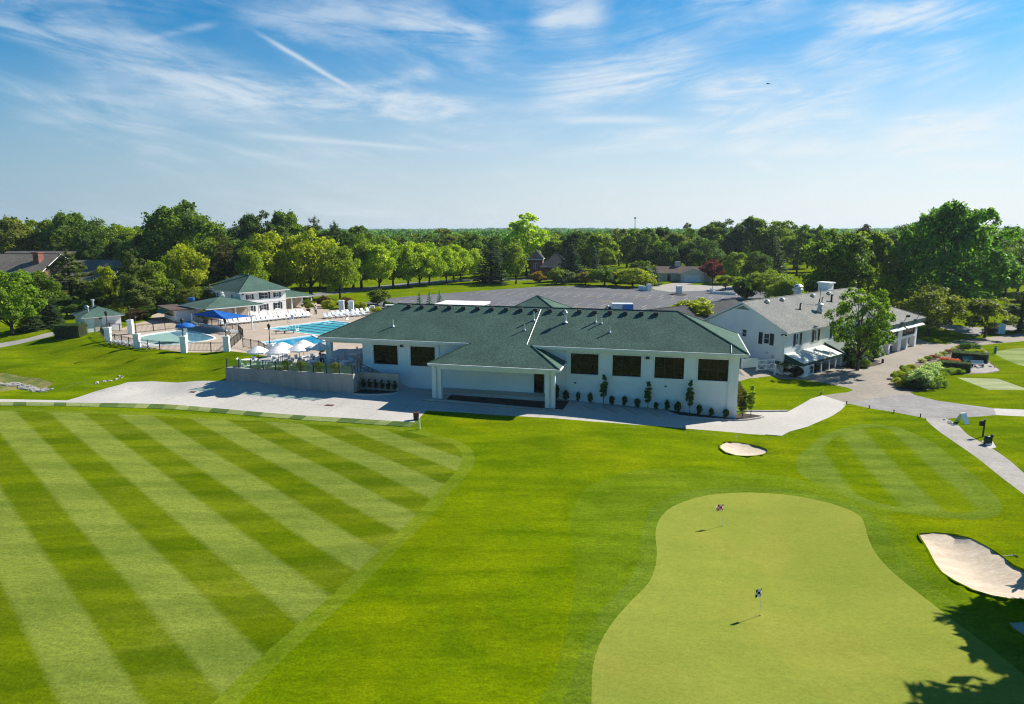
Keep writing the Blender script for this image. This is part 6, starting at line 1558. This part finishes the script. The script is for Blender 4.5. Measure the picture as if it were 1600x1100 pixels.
struct(MB().prism([tuple(q[:2]) for q in (G(1310, 572), G(1338, 578), G(1378, 569), G(1360, 562), G(1330, 560))], -2.4, [G(1310, 572)[2] + .03, G(1338, 578)[2] + .03, G(1378, 569)[2] + .03, G(1360, 562)[2] + .03, G(1330, 560)[2] + .03]).build('tree_bed', 'mulch'))
# island bed
def hedge_box(p0, p1, w, h, colr, label, seed=1, wob=.08, matl='leaf', size=.13):
    a, c = G(*p0), G(*p1); L = float(np.linalg.norm((c - a)[:2])); ang = math.atan2(c[1] - a[1], c[0] - a[0]); rng = np.random.RandomState(seed)
    n = int((L * w + 2 * (L + w) * h) * 150); ar = np.array([L * w, L * h, L * h, w * h, w * h]); k = rng.choice(5, n, p=ar / ar.sum())
    u, v = rng.rand(n), rng.rand(n); P = np.zeros((n, 3)); Nn = np.zeros((n, 3))
    for i, (f, nm) in enumerate(((lambda u, v: (u * L, (v - .5) * w, np.full_like(u, h)), (0, 0, 1)), (lambda u, v: (u * L, np.full_like(u, -w / 2), v * h), (0, -1, 0)), (lambda u, v: (u * L, np.full_like(u, w / 2), v * h), (0, 1, 0)), (lambda u, v: (np.zeros_like(u), (u - .5) * w, v * h), (-1, 0, 0)), (lambda u, v: (np.full_like(u, L), (u - .5) * w, v * h), (1, 0, 0)))):
        m = k == i; P[m] = np.stack(f(u[m], v[m]), 1); Nn[m] = nm
    P += rng.normal(size=(n, 3)) * wob * .6; Nn = Nn + rng.normal(size=(n, 3)) * .5
    V, F = leaf_quads(P, Nn, size, rng, .7)
    t = thing('hedge', label, 'hedge', tuple(a), ang)
    o = link('foliage', cloud_mesh('hedge_foliage', V, F, matl), t); o.color = (*colr, 1)
    MB().box(.06, L - .06, -w / 2 + .06, w / 2 - .06, -.3, h - .06).build('stem_core', 'bark', t)
DK = (.045, .095, .028)
hedge_box((1465, 578), (1514, 581), 1.6, 1.25, DK, 'clipped dark hedge block nearer the camera in the island bed', 3)
hedge_box((1487, 562), (1543, 566.5), 1.8, 1.25, DK, 'clipped dark hedge block at the back of the island bed', 4)
hedge_box((92, 527), (131, 524.5), 2.2, 1.9, (.05, .10, .025), 'tall clipped hedge against the pump house', 5, .14)
VR = (.34, .42, .30)
for i, (px, py, w, h) in enumerate(((1462, 583, 2.3, 1.5), (1452, 588, 2.6, 1.7), (1443, 595, 2.8, 1.9), (1438, 602, 3.0, 2.0))): bush(px, py, w, h, VR, 'silvery variegated shrub of the curved bank in the island bed', 'shrub_a', 'shrub', 'silvery shrubs of the curved bank')
for i, (px, py, w, h) in enumerate(((1428, 607, 2.6, 1.3), (1442, 608, 2.6, 1.5), (1415, 603, 2.0, 1.1))): bush(px, py, w, h, (.05, .10, .025), 'dark low shrub at the near tip of the island bed', 'shrub_a', 'shrub', 'dark shrubs at the bed tip')
for i, (px, py, w, h, c) in enumerate(((1402, 600, 1.5, .8, YG), (1399, 592, 1.4, .8, LG), (1405, 588, 1.3, .8, YG), (1412, 593, 1.6, .9, LG), (1418, 583, 1.3, .7, YG), (1412, 580, 1.3, .8, LG), (1424, 577, 1.2, .7, YG), (1408, 605, 1.4, .8, (.30, .26, .05)), (1420, 596, 1.5, .8, (.24, .16, .12)))): bush(px, py, w, h, c, 'small rounded perennial on the forecourt side of the island bed', 'mound', 'perennial', 'perennials on the forecourt side')
for i, (px, py, w, h) in enumerate(((1461, 593, 1.8, .9), (1467, 600, 1.8, .9), (1456, 600, 1.8, .9), (1472, 604, 1.5, .8), (1460, 606, 1.5, .7), (1470, 590, 1.6, .8), (1478, 585, 1.5, .8), (1488, 584, 1.5, .8), (1498, 584, 1.3, .7))): bush(px, py, w, h, (.22, .30, .04), 'tufted light green ornamental grass beside the tee side lawn', 'mound', 'ornamental_grass', 'ornamental grasses of the island bed')
for i, (px, py, w) in enumerate(((1474, 564, 1.0), (1481, 565, 1.0), (1488, 566, 1.0), (1495, 566.5, 1.1), (1500, 564, .8))): bush(px, py, w, .55, (.55, .16, .10), 'coral red flowering clump between the two hedge blocks', 'mound', 'flowering_plant', 'red flowers between the hedges')
for i, (px, py) in enumerate(((1441, 566), (1450, 562.5), (1458, 560.5), (1466, 558), (1474, 555), (1482, 551.5), (1490, 548.5), (1497, 546), (1503, 544))): bush(px, py, 1.1, .6, ((.42, .42, .36), (.20, .26, .06), (.30, .14, .18))[i % 3], ('white flowering clump in the border along the forecourt', 'green clump in the border along the forecourt', 'pinkish clump in the border along the forecourt')[i % 3], 'mound', 'border_plant', 'border plants along the forecourt')
bush(1509, 549, 1.9, 1.3, (.07, .13, .03), 'dark round ball shrub at the back of the island bed', 'mound'); bush(1519, 548, 2.4, 1.2, (.085, .15, .03), 'wider round ball shrub next to the dark one', 'mound')
for i, px in enumerate((1516, 1524, 1531)): bush(px, 553.5, 1.4, .8, (.32, .36, .05), 'yellow-green clump before the round ball shrubs', 'mound', 'perennial', 'yellow clumps by the ball shrubs')
for px, py, lb, rz in ((1513, 567, 'low grey-green garden bench between the hedges', .1), (1527, 573, 'low garden bench on the bed paving', -.2)):
    o = G(px, py); t = thing('garden_bench', lb, 'bench', tuple(o), rz)
    MB().box(-.8, .8, -.22, .22, .38, .44).build('seat', 'teal' if px == 1513 else 'metal', t); MB().obox((0, .26, .66), (1.6, .05, .4), 0, 0, R(-12)).build('backrest', 'teal' if px == 1513 else 'metal', t)
    for x in (-.65, .65): MB().box(x - .04, x + .04, -.2, .2, 0, .379).build('leg', 'black', t)
rocks([(1512, 577), (1530, 572), (1550, 574)], 14, .12, .28, 'grey stone lying on the bed paving', seed=8, spread=.5, group='stones on the bed paving')
# garden fence and gate at the wing corner
def gate():
    a, m, c = G(1159, 576), G(1182, 579), G(1210, 586)
    t = thing('garden_fence', 'white board fence with a cross-braced gate between the two buildings', 'fence', tuple(a))
    p = a - a; q = m - a; ang = math.atan2(q[1], q[0]); L = float(np.linalg.norm(q[:2]))
    b = MB(); b.obox((q[0] / 2, q[1] / 2, .62), (L, .06, 1.15), ang); b.build('panel', 'white', t)
    r = c - m; ang = math.atan2(r[1], r[0]); L = float(np.linalg.norm(r[:2])); mt = Matrix.Translation((q[0], q[1], q[2])) @ Matrix.Rotation(ang, 4, 'Z')
    g = MB()
    for z in (.12, .75, 1.3): g.box(.1, L - .1, -.03, .03, z - .05, z + .05)
    for x in (.15, L / 2, L - .15): g.box(x - .05, x + .05, -.035, .035, .05, 1.4)
    g.tube([(.15, 0, .1), (L / 2, 0, 1.3)], .05, 4); g.tube([(L / 2, 0, .1), (L - .15, 0, 1.3)], .05, 4); g.tube([(.15, 0, 1.3), (L / 2, 0, .1)], .05, 4)
    g.xf(mt); g.build('gate', 'white', t)
    for v in (p, q, c - a): MB().obox((v[0], v[1], v[2] + .7), (.16, .16, 1.5), ang).build('post', 'white', t)
gate()
# pool side planting, hedges and shrubs by the parking lot
for px, yb, Y, w, h, c, lb in ((541, 482, None, 3.4, 2.3, (.16, .10, .05), 'bronze leaved bush behind the white gate piers'), (560, 484, None, 3.0, 1.6, YG, 'yellow flowering bush beside the gate piers'), (590, 476, None, 5.0, 3.2, (.13, .17, .03), 'large olive bush between the pool and the parking lot'), (604, 482, None, 1.8, 1.5, DG, 'small dark cone shrub by the ridge end'), (614, 482, None, 1.4, 1.2, DG, 'smaller dark cone shrub further along'), (516, 481, None, 3.0, 1.6, YG, 'yellow-green bush beside the bathhouse porch'), (506, 479, None, 2.6, 2.2, (.12, .07, .05), 'reddish brown bush at the porch end'), (590, 492, None, 2.4, 1.5, YG, 'bright yellow bush beside the short white pier'),
                          (183, 494, None, 3.2, 2.3, (.42, .33, .02), 'golden bush behind the pump house roof'), (190, 502, None, 2.4, 2.2, (.16, .2, .03), 'green bush beside the golden one'), (212, 500, None, 4.2, 1.9, (.10, .075, .05), 'brownish hedge bush behind the pier'), (228, 498, None, 4.2, 2.2, DG, 'dark green bush by the snack shack'),
                          (880, 444, None, 7.5, 4.0, (.14, .17, .12), 'grey-green bush at the parking lot edge'), (842, 442, None, 5.0, 3.4, (.30, .20, .03), 'orange-brown bush before the avenue end'), (915, 444, None, 6.0, 3.6, (.24, .20, .03), 'golden brown bush at the parking lot edge'), (962, 446, None, 6.5, 3.8, DG, 'dark green bush at the parking lot edge'), (1012, 449, None, 4.5, 3.0, YG, 'yellowish bush hiding the gate pier end'),
                          (1165, 468, None, 6, 4.5, DG, 'dark bush behind the rear roof of the wing'), (1545, 520, None, 2.6, 1.2, MG, 'low bush beneath the wispy tree'), (1551, 521, None, 1.3, 1.0, (.40, .09, .03), 'red leaved bush beside the grey utility box')):
    o = U(px, yb, PL) if px < 1500 else G(px, yb)
    plant('shrub', 'shrub_b' if h > 1.7 else 'shrub_a', o[0], o[1], h, w, c, lb, 'shrub', None, o[2])
rb = random.Random(21)
for i in range(40):
    px = -30 + 470 * (i + rb.uniform(-.3, .3)) / 40.0; Y = rb.uniform(128, 160) if px > 130 else rb.uniform(112, 150)
    tree('thicket_shrub', rb.choice(['shrub_b', 'shrub_a', 'young', 'maple_c']), px, rb.uniform(432, 452) if px > 130 else rb.uniform(452, 475), Y, rb.uniform(34, 52), rb.choice([MG, DG, DG, LG, OL]), 'leafy thicket bush filling the ground under the near trees', 'shrub', 'thicket bushes behind the pool')
o = G(1560, 521); t = thing('utility_box', 'pale grey utility cabinet beside the rear drive', 'utility box', tuple(o), R(10))
MB().box(-.75, .75, -.6, .6, -.1, 1.65).build('cabinet', 'sign', t); MB().box(-.82, .82, -.67, .67, 1.651, 1.75).build('lid', 'plastic', t)

# ------------------------------------------------------------------ parking lot, gate, houses
b = MB(); ra = R(-13.7); cx, cy = cw(22, 60)
def lot_in(p): return sdist(np.array(lot), np.array([p[0]]), np.array([p[1]]))[0] < -1.0
for rowy in (24, 41, 46.5, 63, 68.5, 85, 90.5, 107):
    for k in range(-8, 34):
        p = cw(-14 + k * 2.75, rowy); q = p + CN * 4.9 + CD * .9
        if lot_in(p) and lot_in(q):
            n = CD * .065; z = PL + .015
            b.add([(*(p - n), z), (*(p + n), z), (*(q + n), z), (*(q - n), z)], [(0, 1, 2, 3)])
struct(b.build('parking_markings', 'paint'))
b = MB()
for px, py in ((926, 464), (965, 458), (1003, 463), (905, 480), (948, 471)):
    p = U(px, py, PL); b.obox((p[0], p[1], PL + .012), (2.6, .5, .006), R(-13.7))
struct(b.build('yellow_lot_markings', 'yellow'))
def van():
    o = atY(963, 478, 119.0); z = H(o[0], o[1])
    t = thing('delivery_van', 'white and blue box van parked behind the clubhouse ridge', 'van', (o[0], o[1], z), R(-4))
    b = MB(); b.add([(-2.9, -.95, .4), (-.8, -.95, .4), (-.8, .95, .4), (-2.9, .95, .4), (-2.85, -.92, 1.15), (-.8, -.92, 1.15), (-.8, .92, 1.15), (-2.85, .92, 1.15)], [(3, 2, 1, 0), (0, 1, 5, 4), (1, 2, 6, 5), (2, 3, 7, 6), (3, 0, 4, 7), (4, 5, 6, 7)])
    b.add([(-2.1, -.9, 1.151), (-.8, -.92, 1.151), (-.8, .92, 1.151), (-2.1, .9, 1.151), (-1.5, -.8, 2.0), (-.8, -.85, 2.05), (-.8, .85, 2.05), (-1.5, .8, 2.0)], [(0, 1, 5, 4), (1, 2, 6, 5), (2, 3, 7, 6), (3, 0, 4, 7), (4, 5, 6, 7)])
    b.build('cab', 'vanwhite', t)
    MB().box(-.79, 2.9, -1.08, 1.08, .5, 2.45).build('cargo_box', 'vanwhite', t)
    MB().box(1.0, 2.88, -1.10, -1.081, .7, 2.3).build('side_panel', 'vanblue', t)
    b = MB(); b.add([(-2.08, -.78, 1.25), (-2.08, .78, 1.25), (-1.56, .7, 1.92), (-1.56, -.7, 1.92)], [(0, 3, 2, 1)]); b.xf(Matrix.Translation((-.03, 0, .02))); b.build('windscreen', 'darkglass', t)
    MB().add([(-1.75, -.915, 1.25), (-.95, -.93, 1.25), (-.95, -.885, 1.85), (-1.42, -.86, 1.85)], [(0, 1, 2, 3)]).build('side_window', 'darkglass', t)
    for x in (-2.1, 1.9):
        for y in (-.9, .9):
            w = MB(); w.lathe([(.2, -.1), (.36, -.1), (.36, .1), (.2, .1)], 14); w.xf(Matrix.Translation((x, y, .36)) @ Matrix.Rotation(R(90), 4, 'X')); w.build('wheel', 'rubber', t)
van()
pier(1013.5, 454.5, 1.75, 'white entrance pier on the hedge side of the gate', w=1.0)
pier(1060.5, 459.5, 1.95, 'white entrance pier on its own kerbed island in the gateway', w=1.15)
pier(1113, 458.5, 1.2, 'low white entrance pier with a lamp behind the wing roof', 1.5, w=.9, lamplabel='small lamp on the low entrance pier')
o = U(1060.5, 460.5, PL); struct(MB().lathe([(1.9, -.1), (1.85, .14), (.02, .18)], 18).build('pier_island', 'mulch', None, tuple(o)))
a, c = U(998, 453, PL), U(1010, 454.5, PL); d = c - a
tag(MB().obox((0, 0, .5), (float(np.linalg.norm(d)), .4, 1.3)).build('gate_wall', 'brick', None, tuple((a + c) / 2), math.atan2(d[1], d[0])), 'short white wall ending at the entrance pier on the hedge side', 'wall')
a, c = U(1114, 459, PL), U(1150, 461, PL); d = c - a
tag(MB().obox((0, 0, .2), (float(np.linalg.norm(d)), .4, .9)).build('gate_wall', 'brick', None, tuple((a + c) / 2), math.atan2(d[1], d[0])), 'low white wall running from the lamp pier behind the dark roof', 'wall')
o = U(1022, 446.5, PL); t = thing('wheelie_bin', 'blue wheeled bin beside the blue-green spruce at the gate', 'bin', tuple(o))
MB().add([(-.3, -.35, .1), (.3, -.35, .1), (.3, .35, .1), (-.3, .35, .1), (-.36, -.42, 1.1), (.36, -.42, 1.1), (.36, .42, 1.1), (-.36, .42, 1.1)], [(3, 2, 1, 0), (4, 5, 6, 7), (0, 1, 5, 4), (1, 2, 6, 5), (2, 3, 7, 6), (3, 0, 4, 7)]).build('body', 'bluebin', t); MB().box(-.38, .38, -.46, .45, 1.101, 1.2).build('lid', 'bluebin', t)
o = atY(611.5, 466, 124.0); t = thing('bike_rack', 'small white framed trolley rack left of the three blue spruces', 'rack', (o[0], o[1], PL))
b = MB()
for x in (-1.1, 0, 1.1):
    for y in (-.5, .5): b.tube([(x, y, 0), (x, y, 1.5)], .04, 5)
b.build('frame', 'metal', t); MB().box(-1.2, 1.2, -.6, .6, 1.5, 1.62).build('top', 'white', t)

def ranch():
    o = U(1082, 441, PL); t = thing('ranch_house', 'long low cream ranch house with brown roof and white garage door', 'house', (o[0], o[1], PL), R(-3))
    # x along the front; front of the garage wing at y=0
    b = MB(); b.wall(-3.4, 3.4, -.5, 2.5, 0, .25, [(-2.5, 2.3, -.4, 2.05)]); b.box(-3.4, -3.15, .251, 7, -.5, 2.5); b.box(3.15, 3.4, .251, 7, -.5, 2.5)
    b.add([(-3.4, 0, 2.501), (3.4, 0, 2.501), (0, 0, 4.05), (-3.4, .25, 2.501), (3.4, .25, 2.501), (0, .25, 4.05)], [(0, 1, 2), (5, 4, 3), (0, 2, 5, 3), (1, 4, 5, 2)])
    b.wall(-15.2, -3.401, -.5, 2.5, 4.5, 4.75, [(-13.8, -12.4, .8, 2.1), (-11.2, -9.2, .6, 2.1), (-6.6, -5.6, -.4, 2.0)]); b.box(-15.2, 7.0, 11.5, 11.75, -.5, 2.5); b.box(-15.2, -14.95, 4.751, 11.499, -.5, 2.5)
    b.box(3.401, 7.0, 2.5, 2.75, -.5, 2.5); b.box(6.75, 7.0, 2.751, 11.499, -.5, 2.5)
    b.add([(3.6, 2.49, 2.501), (7.2, 2.49, 2.501), (5.4, 2.49, 3.9), (3.6, 2.7, 2.501), (7.2, 2.7, 2.501), (5.4, 2.7, 3.9)], [(0, 1, 2), (5, 4, 3), (0, 2, 5, 3), (1, 4, 5, 2)])
    b.build('wall', 'cream', t)
    b = MB(); gable_roof(b, -15.8, 7.6, 3.8, 12.2, 2.5, .42, .18); 
    for x0, x1, y0, y1, sl in ((-4.0, 4.0, -.5, 8, .42), (3.4, 7.6, 2.0, 8, .78)):
        xm = (x0 + x1) / 2; zr = 2.52 + (x1 - x0) / 2 * sl
        for xa, fl in ((x0, 0), (x1, 1)):
            vs = [(xa, y0, 2.52), (xm, y0, zr), (xm, y1, zr), (xa, y1, 2.52)]; v2 = [(x, y, z - .16) for x, y, z in vs]
            b.add(vs, [(0, 1, 2, 3) if fl else (3, 2, 1, 0)], 0); b.add(vs + v2, [(0, 4, 5, 1), (0, 3, 7, 4), (4, 5, 6, 7)], 1)
    rf = b.build('roof', ['roofbrown', 'trim'], t)
    q = MB(); q.box(-.8, .8, -.5, .5, -1.2, 1.0); q.build('chimney', 'cream', rf, (-3.0, 8.2, 4.6))
    MB().box(-2.5, 2.3, .08, .14, -.4, 2.05).build('garage_door', 'white', t)
    for a, e, z0, z1 in ((-13.8, -12.4, .8, 2.1), (-11.2, -9.2, .6, 2.1)): window(t, a, e, z0, z1, 4.5, .25, 'glass', 'white', 2, 2, .06)
    MB().box(-6.6, -5.6, 4.58, 4.64, -.4, 2.0).build('door', 'wood', t)
ranch()
def slate_house():
    o = U(858, 436, PL); t = thing('slate_roofed_house', 'brick house with steep dark slate roofs between the trees beyond the parking lot', 'house', (o[0], o[1], PL), R(-6))
    b = MB(); b.wall(-2.5, 6.5, -.5, 3.9, 0, .3, [(-.5, .9, .9, 2.4), (3.2, 4.6, .9, 2.4)]); b.box(-2.5, -2.2, .301, 9, -.5, 3.9); b.box(6.2, 6.5, .301, 9, -.5, 3.9); b.wall(-6.2, -2.51, -.5, 6.2, 1.0, 1.3, [(-5.0, -3.8, 3.2, 4.8)]); b.box(-6.2, -5.9, 1.301, 9, -.5, 6.2); b.box(-2.51, -2.2, 1.301, 9, 3.901, 6.2)
    b.build('wall', 'redbrick', t)
    b = MB(); hip_roof(b, -3.0, 7.0, -.5, 9.5, 3.9, .85, .2); hip_roof(b, -6.7, -1.9, .5, 9.5, 6.2, 1.15, .2); b.build('roof', ['roofdark', 'trim'], t)
    for a, e, z0, z1, y in ((-.5, .9, .9, 2.4, 0), (3.2, 4.6, .9, 2.4, 0), (-5.0, -3.8, 3.2, 4.8, 1.0)): window(t, a, e, z0, z1, y, .3, 'glass', 'white', 2, 2, .07)
slate_house()
def brick_house():
    t = thing('brick_house', 'large red brick house with taupe gabled roofs among the trees beyond the pump house', 'house', (-118, 163, PL), R(-4))
    b = MB()
    b.wall(-13, 4.5, -.6, 5.4, 0, .3, [(-9.5, -8.2, 3.2, 4.6), (-5.5, -4.2, 3.2, 4.6), (-1.5, -.2, 3.2, 4.6), (-9.5, -8.2, .4, 2.0)])
    for y0, y1, x0 in ((0, 13, -13), (9, 24, -17)):
        ym = (y0 + y1) / 2; zr = 5.4 + (y1 - y0) / 2 * .58
        b.box(x0, x0 + .3, y0 + .301, y1, -.6, 5.4); b.add([(x0, y0, 5.401), (x0, y1, 5.401), (x0, ym, zr), (x0 + .3, y0, 5.401), (x0 + .3, y1, 5.401), (x0 + .3, ym, zr)], [(0, 2, 1), (3, 4, 5), (0, 3, 5, 2), (1, 2, 5, 4)])
    b.wall(4.51, 20, -.6, 3.0, 2.0, 2.3, [(7, 9, .6, 2.1), (12, 14.5, .6, 2.1)]); b.box(4.51, 4.8, .301, 1.999, -.6, 5.3)
    b.build('wall', 'redbrick', t)
    b = MB(); gable_roof(b, -13.6, 5.2, -.7, 13.7, 5.2, .58, .2); gable_roof(b, -17.6, 3, 8.4, 24.6, 5.2, .56, .2); gable_roof(b, 2, 20.6, 1.2, 17, 3.0, .60, .2); rf = b.build('roof', ['rooftaupe', 'trim'], t)
    q = MB(); q.box(-.7, .7, -.9, .9, -2.5, 2.2); q.box(-.85, .85, -1.05, 1.05, 2.201, 2.45); q.build('chimney', 'redbrick', rf, (1.6, 3.4, 7.4))
    for a, e, z0, z1, y in ((-9.5, -8.2, 3.2, 4.6, 0), (-5.5, -4.2, 3.2, 4.6, 0), (-1.5, -.2, 3.2, 4.6, 0), (-9.5, -8.2, .4, 2.0, 0), (7, 9, .6, 2.1, 2), (12, 14.5, .6, 2.1, 2)): window(t, a, e, z0, z1, y, .3, 'glass', 'white', 2, 2, .07)
brick_house()
# radio mast on the skyline and a bird
o = atY(992, 358, 900.0); t = thing('radio_mast', 'thin lattice radio mast on the skyline', 'mast', (o[0], o[1], H(o[0], o[1])))
b = MB(); hm = 29.0
for k in range(3):
    a = 2.1 * k; b.tube([(.8 * math.cos(a), .8 * math.sin(a), 0), (.6 * math.cos(a), .6 * math.sin(a), hm)], .14, 4)
    for j in range(12): b.tube([(.7 * math.cos(a), .7 * math.sin(a), j * 2.4), (.7 * math.cos(a + 2.1), .7 * math.sin(a + 2.1), j * 2.4 + 1.2)], .07, 4)
b.build('lattice', 'metal', t); MB().lathe([(1.3, hm - 2.2), (1.5, hm - 2), (1.5, hm - .2), (1.2, hm)], 8).build('antenna', 'metal', t)
o = atY(1201, 131, 150.0)
b = MB(); b.add([(0, 0, 0), (.5, .1, .12), (.95, -.05, .05), (.45, .28, .1), (-.5, .1, .14), (-.95, -.05, .08), (-.45, .28, .11), (0, -.32, .02), (0, .42, .03), (0, .05, -.07)], [(0, 1, 3), (1, 2, 3), (0, 6, 4), (4, 6, 5), (7, 0, 9), (0, 8, 9), (7, 9, 1), (7, 4, 9), (9, 8, 3), (9, 6, 8), (9, 3, 1), (9, 4, 6)])
tag(b.build('bird', 'black', None, tuple(o), R(30)), 'small dark bird gliding high in the open sky', 'bird')
# the tree beside the green whose branches cast the shadow at the corner of the photograph
o = (35.0, 33.0); plant('shade_tree', 'pine_b', 36.4, 28.9, 17.5, 15.5, MG, 'tall tree outside the frame whose branch shadows fall across the putting green', 'tree', None, H(36.4, 28.9), 1.0)
